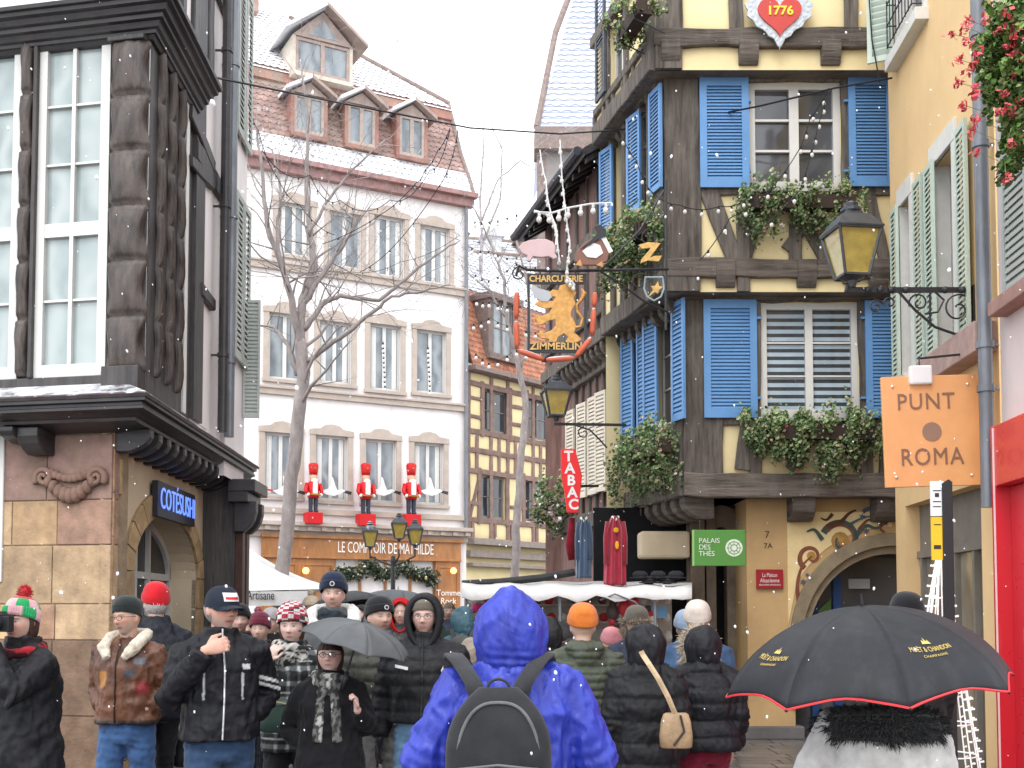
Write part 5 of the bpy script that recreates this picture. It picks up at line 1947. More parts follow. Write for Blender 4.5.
mb.build('post_blocks', M_DARKT, house, bevel=.008)
# side of the bay: three wavy posts between dark panels, then a narrow light and timber
mb = MB()
wall(mb, SU, 0, 1.5, zl, ztop + .1, [], .1, n=.01)
mb.build('timber_side', M_DARKT, house)
for i, (px) in enumerate((156, 167, 177)):
 u = SU.px(px, 300)[0]
 cm = carved(SU, u - .03, .09, zl + .25, ztop + .05, .01, 6, .07, .02)
 cm.build('carved_post', M_CARVE, house, smooth=True)
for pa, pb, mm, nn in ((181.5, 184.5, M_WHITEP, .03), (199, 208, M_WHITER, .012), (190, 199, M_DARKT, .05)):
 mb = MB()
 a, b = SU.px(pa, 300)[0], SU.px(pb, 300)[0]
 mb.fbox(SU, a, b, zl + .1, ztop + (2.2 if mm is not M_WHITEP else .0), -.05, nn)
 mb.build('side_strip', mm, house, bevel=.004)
for (x0, y0, x1, y1, w_) in ((186, 110, 209, 168, .14), (186, 160, 209, 185, .12), (196, 288, 209, 305, .12)):
 p, q = SU.px(x0, y0), SU.px(x1, y1)
 mb = MB()
 mb.timber(SU, p, q, w_, 0, .07)
 mb.build('brace', M_DARKT, house)
# upper cornice of the bay, mitred
mb = MB()
profU = [(-.05, -.02), (.06, -.02), (.09, .04), (.12, .05), (.13, .10), (.17, .12), (.20, .20), (.25, .22), (.26, .28), (.31, .30), (.34, .38), (.40, .40), (.41, .46), (.46, .47), (.47, .53), (.40, .55), (.1, .75), (-.05, .8)]
profU = [(a * .62, b * .52) for a, b in profU]
FUa = Frame(cU, -LF_dir, N=FU.N); FUb = Frame(cU, LS_dir, N=SU.N)
moulding(mb, ledge_path(FUa, FUb, 0, 0, ztop, -4, 1.5), profU)
r = ledge_path(FUa, FUb, 0, 0, ztop, -4, 1.5)[-1]
mb.add([r[0] + r[1] * a + Vector((0, 0, b)) for a, b in profU], [tuple(range(len(profU)))])
mb.build('bay_cornice', M_DARKC, house, auto=35)
# wall above and behind the bay
mb = MB()
SB = Frame(SU.W(0, 0, -.0), SU.U, N=SU.N)
mb.quad(SU.W(0, zl, .004), SU.W(3.0, zl, .004), SU.W(3.0, 9.5, .004), SU.W(0, 9.5, .004))
mb.quad(FU.W(-4, ztop, .004), FU.W(0, ztop, .004), FU.W(0, 9.5, .004), FU.W(-4, 9.5, .004))
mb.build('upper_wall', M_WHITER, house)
mb = MB()
for pa, w_ in ((192, .16), (208, .2), (180, .14)):
 u = SU.px(pa, 40)[0]
 mb.timber(SU, (u, ztop + .6), (u, 9.4), w_, 0, .05)
mb.timber(SU, (1.5, 6.2), (3.0, 6.2), .2, 0, .06)
mb.timber(SU, (0, 8.3), (3.0, 8.3), .2, 0, .055)
mb.timber(FU, (-4, 8.3), (0, 8.3), .25, 0, .055)
mb.timber(FU, (-.15, 6.9), (-.15, 9.4), .3, 0, .06)
mb.build('upper_timbers', M_DARKT, house)
# downpipe of dark copper beside a zinc one
for px, m_, r_ in ((211.5, M_DARKC, .05), (218.5, M_ZINC, .055)):
 mb = MB()
 u = SU.px(px, 300)[0]
 mb.tube([SU.W(u, zl + .1, .13), SU.W(u, 9.6, .13)], r_, 14)
 for z in (zl + .9, zl + 2.5, zl + 4.2):
  mb.tube([SU.W(u, z, .13), SU.W(u, z + .04, .13)], r_ * 1.25, 14)
  mb.beam(SU.W(u, z + .02, .13), SU.W(u, z + .02, 0), .02, .02)
 t = tag(mb.build('downpipe', m_, None, smooth=False), 'dark brown downpipe at the end of the timber bay' if px < 215 else 'pale zinc downpipe next to the dark brown one', 'downpipe')
# light box sign COTESUSHI in blue
t = thing('shop_sign', 'blue glowing letters COTÉSUSHI above the stone arch', 'shop sign', SG.W(ac, 0, .1))
FS = Frame(SG.W(0, 0, .10), SG.U, N=SG.N)
a = SG.px(160, 495, .1); b = SG.px(196, 497, .1)
um = (a[0] + b[0]) / 2
mb = MB(); mb.col = (.02, .02, .03)
mb.fbox(SG, a[0] - .02, b[0] + .02, a[1] - .03 - .17, a[1] - .03 + .17, .03, .085)
mb.build('back_panel', M_PAINTC, t)
mb = text_mb('COTÉSUSHI', .30, FS, um, a[1] - .03, 0, .008, fit=(b[0] - a[0]) * .94, bold=-.002)
mb.build('lettering', mat('blue_neon', (.16, .30, 1.0), rough=.4, var=.05, bump=0, emit=1.0), t)
# ------------------------------------------------------------------ next house down the lane
x0 = SG.W(Lside - .15, 0, 0)
nh = thing('narrow_lane_house', 'narrow dim house beyond the timber bay with shutters seen edge on', 'house', (x0.x, x0.y, 0))
SN = Frame(SU.W(3.0, 0, .05), SU.U, N=SU.N)
mb = MB()
wall(mb, SN, -.1, .95, zl - .3, 10.5, [], .1)
mb.quad(SN.W(.95, 0, 0), SN.W(.95, 10.5, 0), SN.W(.95, 10.5, -6), SN.W(.95, 0, -6))
mb.quad(SN.W(-.1, zl - .3, 0), SN.W(-.1, 10.5, 0), SN.W(-.1, 10.5, -1), SN.W(-.1, zl - .3, -1))
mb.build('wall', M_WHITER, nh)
for i in range(1):
 for z in (4.6, 7.2):
  u = .12 + i * 1.25
  if u < 5:
   shutter(nh, SN.W(u, z - .1, .03), SN.U, SN.N, .38, 1.9, M_GREYS, 26)
   shutter(nh, SN.W(u + .42, z - .1, .03), SN.U, SN.N, .38, 1.9, M_GREYS, 26)
# the open shutter that stands out square from the wall
q = at(243, 418, 13.45)
shutter(nh, q, (1, .1, 0), (.1, -1, 0), .19, (zpx(298, 13.45) - zpx(418, 13.45)), M_GREYS, 30, st=.025)
mb = MB()
zc = 3.0
mb.fbox(SN, .3, 1.1, zc, zc + .14, -.05, .26)
mb.fbox(SN, .3, 1.1, zc - .12, zc, -.05, .18)
for i in range(2):
 corbel(mb, SN, .5 + i * .38, zc - .1, 0, .14, .35, .25)
mb.build('ledge', M_DARKC, nh, bevel=.01)
mb = MB()
for u in (.55, .8):
 mb.fbox(SN, u, u + .16, 0, zc - .1, -.02, .08)
mb.fbox(SN, .55, .95, .0, .6, -.02, .07)
mb.build('shop_posts', mat('brown_joinery', srgb(76, 52, 44), rough=.5, var=.3, bump=.3), nh, bevel=.006)
mb = MB()
mb.fbox(SN, .6, .9, .0, zc - .12, -.03, .01)
mb.build('shop_glass', G_DARK, nh)
mb = MB()
wall(mb, SN, .5, .95, 0, zl - .3, [], .1)
mb.quad(SN.W(.5, 0, 0), SN.W(.5, zl - .3, 0), SN.W(.5, zl - .3, -1), SN.W(.5, 0, -1))
mb.build('dark_return', M_DARKT, nh)
# small blank cream sign and the tall brown post it hangs on
t = thing('hanging_sign', 'small cream hanging board on a brown post below the lane ledge', 'sign', at(236, 600, 14.8))
mb = MB(); mb.col = srgb(206, 190, 166)
F_ = Frame(at(238, 545, 14.8), (1, .15, 0), N=(.15, -1, 0))
mb.fbox(F_, -.14, .12, -.17, .13, -.02, .02)
mb.build('board', M_PAINTC, t, bevel=.005)
mb = MB()
mb.tube([at(231, 540, 14.9), Vector((at(231, 540, 14.9).x, 14.9, 0))], .07, 10)
mb.build('post', MATS['brown_joinery'], t)
mb = MB()
mb.tube([at(229, 538, 14.85), at(240, 530, 14.8), at(240, 536, 14.8)], .015, 6)
mb.build('hook', M_IRON, t)
# ================================================================== the pale house at the end of the lane
WD = Vector((1.837, 1, 0)).normalized()
wO = Vector((gx(355, 34), 34, 0))
FW = wall_frame(wO.x, wO.y, WD)
wh = thing('pale_townhouse', 'tall pale rose townhouse with mansard roof, snow and three rows of stone framed windows', 'house', wO)
uL = FW.px(205, 400)[0]; uR = FW.px(466.5, 400)[0]
vE_ = FW.px(466, 199)[1]            # eaves
rows_ = [((293, 204, 256), (344, 213, 268), (388, 217, 277), (434, 227, 284)),
  ((285, 314, 380), (335, 322, 384), (385, 325, 391), (431, 331, 394)),
  ((282, 433, 497), (332, 436, 501), (381, 440, 503), (429, 443, 505))]
half = .50
holes = []
for r in rows_:
 for (px, y0, y1) in r:
  u = FW.px(px, 400)[0]
  a = FW.px(px, y1)[1]; b = FW.px(px, y0)[1]
  holes.append((u - half, u + half, a, b))
mb = MB()
wall(mb, FW, uL, uR, 0, vE_, holes, .22)
mb.quad(FW.W(uR, 0, 0), FW.W(uR, vE_, 0), FW.W(uR, vE_, -9), FW.W(uR, 0, -9))
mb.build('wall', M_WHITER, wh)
for i, (a, b, c, d) in enumerate(holes):
 w_ = window(FW, wh, a, b, c, d, -.09, M_WHITEP, G_FAR, 2, 1, st=.07, mid=.11, d=.06, pane_col=(.8, .8, .8))
 # stone surround with a shaped head
 mb = MB()
 k = .15
 mb.fbox(FW, a - k, a, c, d, -.02, .05)
 mb.fbox(FW, b, b + k, c, d, -.02, .05)
 u = (a + b) / 2
 head = [(a - k - .02, d), (b + k + .02, d), (b + k + .02, d + .16), (u + .34, d + .2), (u + .22, d + .30), (u, d + .34), (u - .22, d + .30), (u - .34, d + .2), (a - k - .02, d + .16)]
 mb.poly(FW, head, -.02, .07)
 mb.fbox(FW, a - k - .03, b + k + .03, c - .10, c, -.02, .11)
 mb.build('stone_surround', M_BEIGEST, wh, bevel=.006)
 # inner curtain
 cb = MB(); cb.col = (1.1, 1.1, 1.1)
 if i % 3 != 1:
  for s in ((a + .09, a + .24), (b - .24, b - .09)):
   cb.strip([[FW.W(s[0] + (s[1] - s[0]) * q / 6, z, -.118 + .006 * (q % 2)) for q in range(7)] for z in (c + .1, d - .08)])
  cb.build('curtain', M_WHITEP, wh)
for (y, th, n_, mm) in ((275, .20, .10, M_BEIGEST), (396, .18, .09, M_BEIGEST)):
 v = FW.px(355, y)[1]
 mb = MB()
 mb.fbox(FW, uL, uR, v - th, v, -.02, n_)
 mb.fbox(FW, uL, uR, v - .01, v + .05, -.02, n_ + .05)
 mb.build('string_course', mm, wh, bevel=.006)
v = FW.px(355, 511)[1]
mb = MB()
mb.fbox(FW, uL, uR, v - .16, v, -.02, .10)
mb.build('string_course', M_BEIGEST, wh, bevel=.006)
vs_ = FW.px(355, 528)[1]
mb = MB()
mb.fbox(FW, uL, uR + .05, vs_ - .02, vs_ + .10, -.02, .42)
mb.fbox(FW, uL, uR + .02, vs_ - .16, vs_ - .02, -.02, .30)
mb.fbox(FW, uL, uR, vs_ - .34, vs_ - .16, -.02, .12)
for q in range(24):
 u = uR - .2 - q * .42
 mb.fbox(FW, u, u + .16, vs_ - .15, vs_ - .03, .3, .36)
mb.build('shop_cornice', M_BEIGEST, wh, bevel=.01)
# gutter
mb = MB()
mb.fbox(FW, uL, uR + .15, vE_ - .30, vE_ - .04, -.02, .22)
mb.fbox(FW, uL, uR + .2, vE_ - .05, vE_ + .10, -.02, .40)
mb.build('eaves_board', mat('oxblood_eaves', srgb(164, 128, 124), rough=.7, var=.3, bump=.2), wh, bevel=.01)
# mansard
vM = FW.px(455, 101)[1]            # top of the steep part, measured on the facade plane
dn = -1.1
MS = Frame(FW.W(0, vE_ + .05, .25), FW.U, (FW.V * (vM - vE_) + FW.N * dn))
if MS.N.dot(FW.N) < 0: MS.N = -MS.N
Lm = Vector((vM - vE_, dn)).length
mb = MB(); mb.col = (1, 1, 1)
uR2 = uR + .1
mb.quad(MS.W(uL, 0), MS.W(uR2, 0), MS.W(uR2 - .35, Lm), MS.W(uL, Lm))
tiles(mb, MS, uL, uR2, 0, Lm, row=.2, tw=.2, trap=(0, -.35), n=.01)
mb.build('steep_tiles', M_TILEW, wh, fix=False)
mb = MB()
tiles(mb, MS, uL, uR2, 0, .75, row=.22, tw=.22, n=.05)
mb.build('snow_on_eaves', M_SNOWY, wh, fix=False)
# upper slope, ending in a hip on the right
US_ = Frame(MS.W(0, Lm, .12), FW.U, (FW.V * 1.0 - FW.N * 1.0))
if US_.N.z < 0: US_.N = -US_.N
Lu = 5.0
mb = MB()
mb.quad(US_.W(uL, -.1, -.03), US_.W(uR2 - .2, -.1, -.03), US_.W(uR2 - 4.6, Lu, -.03), US_.W(uL, Lu, -.03))
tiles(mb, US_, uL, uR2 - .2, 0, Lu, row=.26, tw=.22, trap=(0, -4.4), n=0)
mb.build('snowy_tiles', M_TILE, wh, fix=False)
mb = MB(); mb.col = (.9, .7, .65)
mb.fbox(MS, uL, uR2 - .3, Lm - .45, Lm + .02, .0, .10)
mb.build('ridge_band', M_TILEW, wh)
mb = MB()
mb.tube([MS.W(uR2, 0, .05), MS.W(uR2 - .2, Lm * .5, .02), MS.W(uR2 - .33, Lm, .05), US_.W(uR2 - .3, .3, .05), US_.W(uR2 - 4.6, Lu, .05)], .07, 8)
mb.build('hip_ridge', M_PLUM, wh)
def dormer(px, y0, y1, hw, name='dormer', big=False):
 u, a = FW.px(px, y1, -.3)
 b = FW.px(px, y0, -.3)[1]
 F = Frame(FW.W(u, a, .10 if not big else -.4), FW.U, N=FW.N)
 h = b - a
 dmb = MB(); dmb.col = (.95, .75, .7) if not big else (1, .95, .9)
 D = 2.0 if not big else 3.2
 dmb.fbox(F, -hw, -hw + .1, 0, h, -D, 0)
 dmb.fbox(F, hw - .1, hw, 0, h, -D, 0)
 dmb.fbox(F, -hw, hw, -.12, 0, -D, .08)
 base = dmb.build(name, M_TILEW if not big else mat('dormer_cheek', srgb(206, 200, 190), rough=.9, var=.15, bump=.2), wh)
 rise = .42 if not big else .95
 ov = .22 if not big else .35
 for sg in (-1, 1):
  r_ = MB()
  r_.col = (1, 1, 1)
  A = [(0, h + rise), (sg * (hw + ov), h - (.06 if not big else .05)), (sg * (hw + ov), h + .05), (0, h + rise + .11)]
  r_.poly(F, A, -D, .25 if not big else .4)
  r_.build('roof_side', M_SNOWY if sg < 0 else M_TAUPE, base)
 g_ = MB()
 g_.poly(F, [(-hw, h), (hw, h), (0, h + rise - .05)], -.06, .02)
 g_.build('gable', M_TAUPE, base)
 if big:
  g_ = MB()
  g_.poly(F, [(-hw * .5, h + .1), (hw * .5, h + .1), (0, h + rise - .30)], .0, .03)
  g_.build('gable_light', G_FAR, base)
 window(F, wh, -hw + .1, hw - .1, .02, h - .02, -.02, mat('grey_taupe_frame', srgb(172, 156, 146), rough=.6, var=.15, bump=.1) if not big else M_TAUPE, G_FAR, 2, 1, st=.09, mid=.12, d=.08)
dormer(305, 100, 140, .56)
dormer(357, 110, 151, .54)
dormer(407, 121, 162, .52)
dormer(324, 40, 76, .95, big=True)
mb = MB()
mb.fbox(Frame(US_.W(uL + 1.5, Lu - .6, 0), FW.U, N=FW.N), 0, .9, 0, 1.2, -.5, .3)
mb.build('chimney', M_TILEW, wh)
# rainwater pipe at its right edge
mb = MB()
mb.tube([FW.W(uR - .06, vs_, .1), FW.W(uR - .06, vE_ - .1, .1)], .06, 8)
tag(mb.build('downpipe', M_ZINC), 'long pale pipe at the right edge of the rose townhouse', 'downpipe')
# shopfront in honey coloured wood
sf = thing('wooden_shopfront', 'honey coloured wooden shopfront lettered LE COMPTOIR DE MATHILDE with lit windows', 'shopfront', FW.W(0, 0, 0))
s0 = FW.px(261, 560)[0]; s1 = FW.px(459, 560)[0]
vt = FW.px(355, 538)[1]; vf = FW.px(355, 558)[1]
mb = MB()
mb.fbox(FW, s0, s1, vf, vt, .0, .14)
mb.fbox(FW, s0 - .05, s1 + .05, vt - .06, vt + .04, .0, .22)
mb.fbox(FW, s0, s1, vf - .05, vf + .02, .0, .19)
d0, d1 = FW.px(334, 560)[0], FW.px(434, 560)[0]
for a, b in ((s0, d0), (d1, s1)):
 mb.fbox(FW, a, b, 0, vf - .05, .0, .10)
 m_ = 2 if a == s0 else 1
 for i in range(m_):
  x0, x1 = a + (b - a) * i / m_ + .08, a + (b - a) * (i + 1) / m_ - .08
  for z0, z1 in ((.1, .9), (1.0, vf - .2)):
   mb.fbox(FW, x0, x1, z0, z0 + .05, .1, .13); mb.fbox(FW, x0, x1, z1 - .05, z1, .1, .13)
   mb.fbox(FW, x0, x0 + .05, z0 + .05, z1 - .05, .1, .13); mb.fbox(FW, x1 - .05, x1, z0 + .05, z1 - .05, .1, .13)
for i in range(6):
 x = s0 + (s1 - s0) * i / 5
 if 0 < i < 5: mb.fbox(FW, x - .03, x + .03, vf + .02, vt - .06, .14, .155)
mb.build('panelling', M_WOODSHOP, sf, bevel=.008)
mb = MB()
mb.fbox(FW, d0, d1, .4, vf - .05, -.4, -.38)
mb.build('lit_window', G_WARM, sf)
mb = MB()
for i in range(5):
 x = d0 + (d1 - d0) * i / 4
 mb.fbox(FW, x - .04, x + .04, .3, vf - .05, -.05, .05)
mb.fbox(FW, d0, d1, 0, .4, -.05, .06)
mb.build('window_bars', M_WOODSHOP, sf, bevel=.006)
lt = text_mb('LE COMPTOIR DE MATHILDE', .46, FW, (FW.px(336, 550)[0] + FW.px(431, 550)[0]) / 2, (vt + vf) / 2 - .01, .16, .02, fit=FW.px(431, 550)[0] - FW.px(336, 550)[0])
lt.col = (.9, .86, .8)
lt.c = [(.9, .86, .8)] * len(lt.f)
lt.build('lettering', M_PAINTC, sf)
lt = text_mb('Tomme', .26, FW, (d1 + s1) / 2, 2.2, .14, .01); text_mb('Rock', .26, FW, (d1 + s1) / 2, 1.95, .14, .01, mb=lt)
lt.c = [(.9, .86, .8)] * len(lt.f)
lt.build('window_lettering', M_PAINTC, sf)
for px in (303, 450):
 p = FW.px(px, 571)
 mb = MB(); mb.col = (1, .8, .45)
 mb.ball(FW.W(p[0], p[1], .25), .10, 10, 8)
 tag(mb.build('wall_lamp', mat('lamp_glow', (1, .75, .4), emit=2.2, bump=0, var=0), smooth=True), 'glowing wall lamp on the %s pier of the wooden shopfront' % ('left' if px < 400 else 'right'), 'lamp')
# fir garland
mb = MB()
for i in range(46):
 t = i / 45
 u = d0 + (d1 - d0) * t
 v = vf - .18 - .30 * abs(math.sin(t * PI * 3)) - .1 * (abs(t - .5) > .42) * 3
 spray(mb, FW.W(u, v, .15), (.16, .12, .16), 40, .09, [(.05, .09, .045), (.09, .12, .07), (.03, .05, .03), (.25, .27, .22)], seed=i, flowers=[(.8, .75, .6), (.6, .45, .2)], fn=4, fsize=.05)
tag(mb.build('fir_garland', M_LEAF, fix=False), 'fir garland swagged over the lit shop window', 'garland')
# goods glimmering in the window
for i in range(16):
 u = d0 + .15 + (d1 - d0 - .3) * i / 15
 mb = MB(); mb.col = rnd.choice([(.5, .25, .08), (.65, .5, .3), (.3, .12, .05), (.6, .45, .1)])
 z = 1.25 + rnd.choice((0, .45))
 mb.lathe([(.06, 0), (.075, .05), (.07, .2), (.03, .26), (.03, .32)], FW.W(u, z, -.2), 8)
 o = mb.build('jar', M_PAINTC, smooth=True)
 tag(o, 'small gift jar in the lit shop window', 'jar', 'jars in the lit shop window')
# nutcracker soldiers and the painted geese
def nutcracker(px, yb, which):
 u, v = FW.px(px, yb, .45)
 Z = FW.px(px, 461, .45)[1]
 ht = Z - v
 O = FW.W(u, v, .45)
 t = thing('nutcracker_soldier', 'red nutcracker soldier on a red box, %s of the three on the pale facade' % which, 'nutcracker', O)
 s = ht / 2.0
 X, Nn = FW.U, FW.N
 def P(a, b, c=0): return O + X * a * s + Vector((0, 0, b * s)) + Nn * c * s
 F = Frame(O, X, N=Nn)
 mb = MB(); mb.col = (1, 1, 1)
 mb.fbox(F, -.26 * s, .26 * s, 0, .36 * s, -.2 * s, .2 * s)
 mb.build('plinth_box', M_REDM, t, bevel=.01)
 mb = MB(); mb.col = (.03, .035, .06)
 for q in (-1, 1):
  mb.tube([P(q * .085, .36), P(q * .085, .85)], [.06 * s, .075 * s], 10)
  mb.ball(P(q * .085, .40, .05), .07 * s, 8, 6, (1, 1, .7))
 mb.build('legs', M_PAINTC, t)
 mb = MB(); mb.col = (1, 1, 1)
 mb.lathe([(.17 * s, 0), (.19 * s, .1 * s), (.17 * s, .22 * s), (.20 * s, .45 * s), (.14 * s, .52 * s)], P(0, .82), 14)
 for q in (-1, 1):
  mb.tube([P(q * .2, 1.28), P(q * .26, 1.05, .04), P(q * .22, .93, .12)], [.075 * s, .065 * s, .06 * s], 8)
 mb.build('tunic', M_REDM, t, smooth=True)
 mb = MB(); mb.col = (.82, .8, .76)
 mb.fbox(F, -.07 * s, .07 * s, .95 * s, 1.3 * s, .16 * s, .215 * s)
 mb.ball(P(0, 1.36, .1), .11 * s, 10, 6, (1, .7, .8))
 for q in (-1, 1): mb.ball(P(q * .21, .92, .13), .06 * s, 8, 6)
 mb.build('white_front', M_PAINTC, t)
 mb = MB(); mb.col = (.6, .36, .25)
 mb.lathe([(.09 * s, 0), (.12 * s, .06 * s), (.12 * s, .2 * s)], P(0, 1.36), 12)
 mb.build('face', M_PAINTC, t, smooth=True)
 mb = MB(); mb.col = (1, 1, 1)
 mb.lathe([(.13 * s, 0), (.14 * s, .1 * s), (.16 * s, .3 * s), (.13 * s, .36 * s), (.05 * s, .38 * s)], P(0, 1.56), 14)
 mb.build('tall_hat', M_REDM, t, smooth=True)
 mb = MB(); mb.col = (.7, .5, .15)
 mb.ball(P(0, 1.75, .14), .04 * s, 8, 6)
 mb.fbox(F, -.18 * s, .18 * s, .9 * s, .94 * s, .12 * s, .21 * s)
 mb.build('gold_badge', M_GOLD, t)
for px, yb, wch in ((313, 524, 'leftmost'), (365.5, 526, 'middle'), (411, 526.5, 'rightmost')):
 nutcracker(px, yb, wch)
for px, w_ in ((287, 'first'), (334, 'second'), (384, 'third'), (432, 'fourth')):
 u, v = FW.px(px, 492, .2)
 O = FW.W(u, v, .2)
 F = Frame(O, FW.U, N=FW.N)
 mb = MB(); mb.col = (.8, .79, .77)
 body = [(-.42, .02), (-.25, -.08), (.0, -.12), (.2, -.04), (.30, .02), (.36, .0), (.34, .06), (.24, .10), (.1, .06), (.04, .18), (-.04, .42), (-.12, .46), (-.1, .2), (-.2, .08)]
 mb.poly(F, body, -.015, .015)
 t = mb.build('painted_goose', M_PAINTC)
 tag(t, '%s white flying goose cut-out from the left under the lower windows' % w_, 'goose cut-out')
 b = MB(); b.col = (1, 1, 1)
 b.poly(F, [(-.75, .03), (-.42, .0), (-.42, .05), (-.75, .07)], -.012, .018)
 b.build('red_ribbon', M_REDM, t)
 b = MB(); b.col = (.04, .04, .05)
 b.poly(F, [(.30, .0), (.52, -.06), (.55, .03), (.36, .06)], -.02, .02)
 b.build('dark_wing_tip', M_PAINTC, t)
# ================================================================== yellow half timbered house beside it
YD = Vector((.83, 1, 0)).normalized()
yO = Vector((gx(467, 36.5), 36.5, 0))
FY = wall_frame(yO.x, yO.y, YD)
yh = thing('yellow_timbered_house', 'small yellow half-timbered house with orange tiles between the pale townhouse and the stall', 'house', yO)
yu0, yu1 = -.05, FY.px(585, 450)[0]
yv0, yv1 = FY.px(470, 540)[1], FY.px(500, 377)[1]
hy = []
for px, (a, b) in ((496, (391, 433)), (539, (399, 440))):
 u = FY.px(px, 400)[0]
 hy.append((u - .62, u + .62, FY.px(px, b)[1], FY.px(px, a)[1]))
for px, (a, b) in ((493, (476, 519)), (536, (481, 522))):
 u = FY.px(px, 400)[0]
 hy.append((u - .62, u + .62, FY.px(px, b)[1], FY.px(px, a)[1]))
mb = MB()
wall(mb, FY, yu0, yu1, 0, yv1 + .1, hy, .2)
mb.build('wall', M_CREAM, yh)
for h in hy:
 window(FY, yh, *h, -.08, mat('grey_old_frame', srgb(130, 124, 118), rough=.6, var=.2, bump=.1), G_DARK, 2, 2, st=.07, mid=.08, d=.06, bar=.03)
hv = sorted({round(h[2], 2) for h in hy} | {round(h[3], 2) for h in hy})
mb = MB(); mb.col = (1.0, .85, .8)
hs = [yv0, yv1]
for z in (yv0, hy[2][2] - .08, hy[2][3] + .08, hy[2][3] + .75, hy[0][2] - .08, hy[0][3] + .08, yv1):
 mb.timber(FY, (yu0, z), (yu1, z), .17, -.01, .05)
for h in hy:
 for u in (h[0] - .08, h[1] + .08):
  mb.timber(FY, (u, h[2] - .2), (u, h[3] + .2), .16, -.01, .055)
for u in (.05, 1.15, 2.0, 3.35, 4.4, 5.6):
 mb.timber(FY, (u + .2, yv0), (u + .2, hy[2][2] - .1), .13, -.01, .045)
 mb.timber(FY, (u + .4, hy[2][3]), (u + .4, hy[0][2] - .1), .13, -.01, .045)
 mb.timber(FY, (u, yv0), (u, yv1), .14, -.01, .048)
for zz in (hy[2][2] + .45, hy[0][2] + .4, hy[0][2] + 1.0):
 mb.timber(FY, (yu0, zz), (hy[0][0] - .1, zz), .12, -.01, .044)
 mb.timber(FY, (hy[0][1] + .1, zz), (hy[1][0] - .1, zz), .12, -.01, .044)
mb.timber(FY, (hy[0][0] - .9, yv0), (hy[0][0] - .2, hy[2][3]), .13, -.01, .042)
mb.build('timber_frame', M_PLUM, yh)
mb = MB()
for z, dz, n_ in ((yv0 - .15, .2, .35), (yv0 - .55, .22, .2), (yv0 - .85, .12, .3), (1.7, .18, .15)):
 mb.fbox(FY, yu0, yu1, z, z + dz, -.02, n_)
mb.build('shop_fascia', mat('grey_fascia', srgb(150, 138, 130), rough=.8, var=.2, bump=.2), yh, bevel=.015)
mb = MB()
mb.fbox(FY, yu0 + .3, yu1, .3, 2.5, -.02, .02)
mb.build('shop_glass', G_DARK, yh)
# roof: orange steep part with a dormer, snow above
RY = Frame(FY.W(0, yv1, .3), FY.U, FY.V * 1 - FY.N * .30)
if RY.N.dot(FY.N) < 0: RY.N = -RY.N
mb = MB()
mb.fbox(FY, yu0, yu1, yv1 - .05, yv1 + .1, -.02, .4)
mb.build('eaves', M_PLUM, yh)
mb = MB()
mb.quad(RY.W(yu0, 0, -.03), RY.W(yu1, 0, -.03), RY.W(yu1, 3.0, -.03), RY.W(yu0, 3.0, -.03))
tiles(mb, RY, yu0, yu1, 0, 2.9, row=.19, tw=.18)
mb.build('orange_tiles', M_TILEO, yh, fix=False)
RZ = Frame(RY.W(0, 2.9, .05), FY.U, FY.V * 1 - FY.N * 1.1)
if RZ.N.z < 0: RZ.N = -RZ.N
mb = MB()
mb.quad(RZ.W(yu0, 0, -.03), RZ.W(yu1, 0, -.03), RZ.W(yu1, 4, -.03), RZ.W(yu0, 4, -.03))
tiles(mb, RZ, yu0, yu1, 0, 4, row=.3, tw=.25)
mb.build('snowy_slope', M_SNOWY, yh, fix=False)
u, v = FY.px(497, 352)
F = Frame(FY.W(u, v - .1, .25), FY.U, N=FY.N)
mb = MB(); mb.col = (.8, .8, .8)
mb.fbox(F, -.75, -.5, -.1, 1.7, -1.5, .03); mb.fbox(F, .5, .75, -.1, 1.7, -1.5, .03); mb.fbox(F, -.85, .85, 1.7, 1.9, -1.6, .2); mb.fbox(F, -.75, .75, -.25, -.1, -1, .1)
mb.build('dormer', M_PLUM, yh)
window(F, yh, -.5, .5, -.1, 1.7, -.02, M_PLUM, G_FAR, 2, 2, st=.07, d=.06)
# snowy roofs beyond
far = thing('distant_snowy_house', 'snow covered roof with a red edged ridge showing above the orange tiles', 'house', (gx(500, 46), 46, 0))
F = Frame((gx(440, 46), 46, 0), (1, .25, 0), N=(.25, -1, 0))
mb = MB()
mb.fbox(F, 0, 7, 0, zpx(262, 46), -6, 0)
mb.build('wall', M_PINKR, far)
z0_, z1_ = zpx(262, 46), zpx(213, 46)
FR = Frame(F.W(0, z0_, .3), F.U, F.V * (z1_ - z0_) - F.N * 2.5)
if FR.N.z < 0: FR.N = -FR.N
mb = MB()
mb.quad(FR.W(0, 0, -.02), FR.W(7, 0, -.02), FR.W(6.5, 3.2, -.02), FR.W(0, 3.2, -.02))
tiles(mb, FR, 0, 7, 0, 3.2, row=.35, tw=.3)
mb.build('snowy_roof', M_SNOWY, far, fix=False)
mb = MB()
for q in (0, 1.55, 3.2):
 mb.tube([FR.W(0, q, .05), FR.W(6.8, q, .05)], .07, 6)
mb.build('ridge_tiles', M_TAUPE, far)
for i in range(3):
 mb = MB()
 x = .9 + i * 1.5
 G = Frame(FR.W(x, 1.7, .0), F.U, N=F.N)
 mb.fbox(G, -.35, .35, 0, .7, -1, .1)
 mb.poly(G, [(-.5, .7), (.5, .7), (0, 1.05)], -1, .2)
 mb.build('dormer', M_SNOWY if i % 2 else M_PLUM, far)
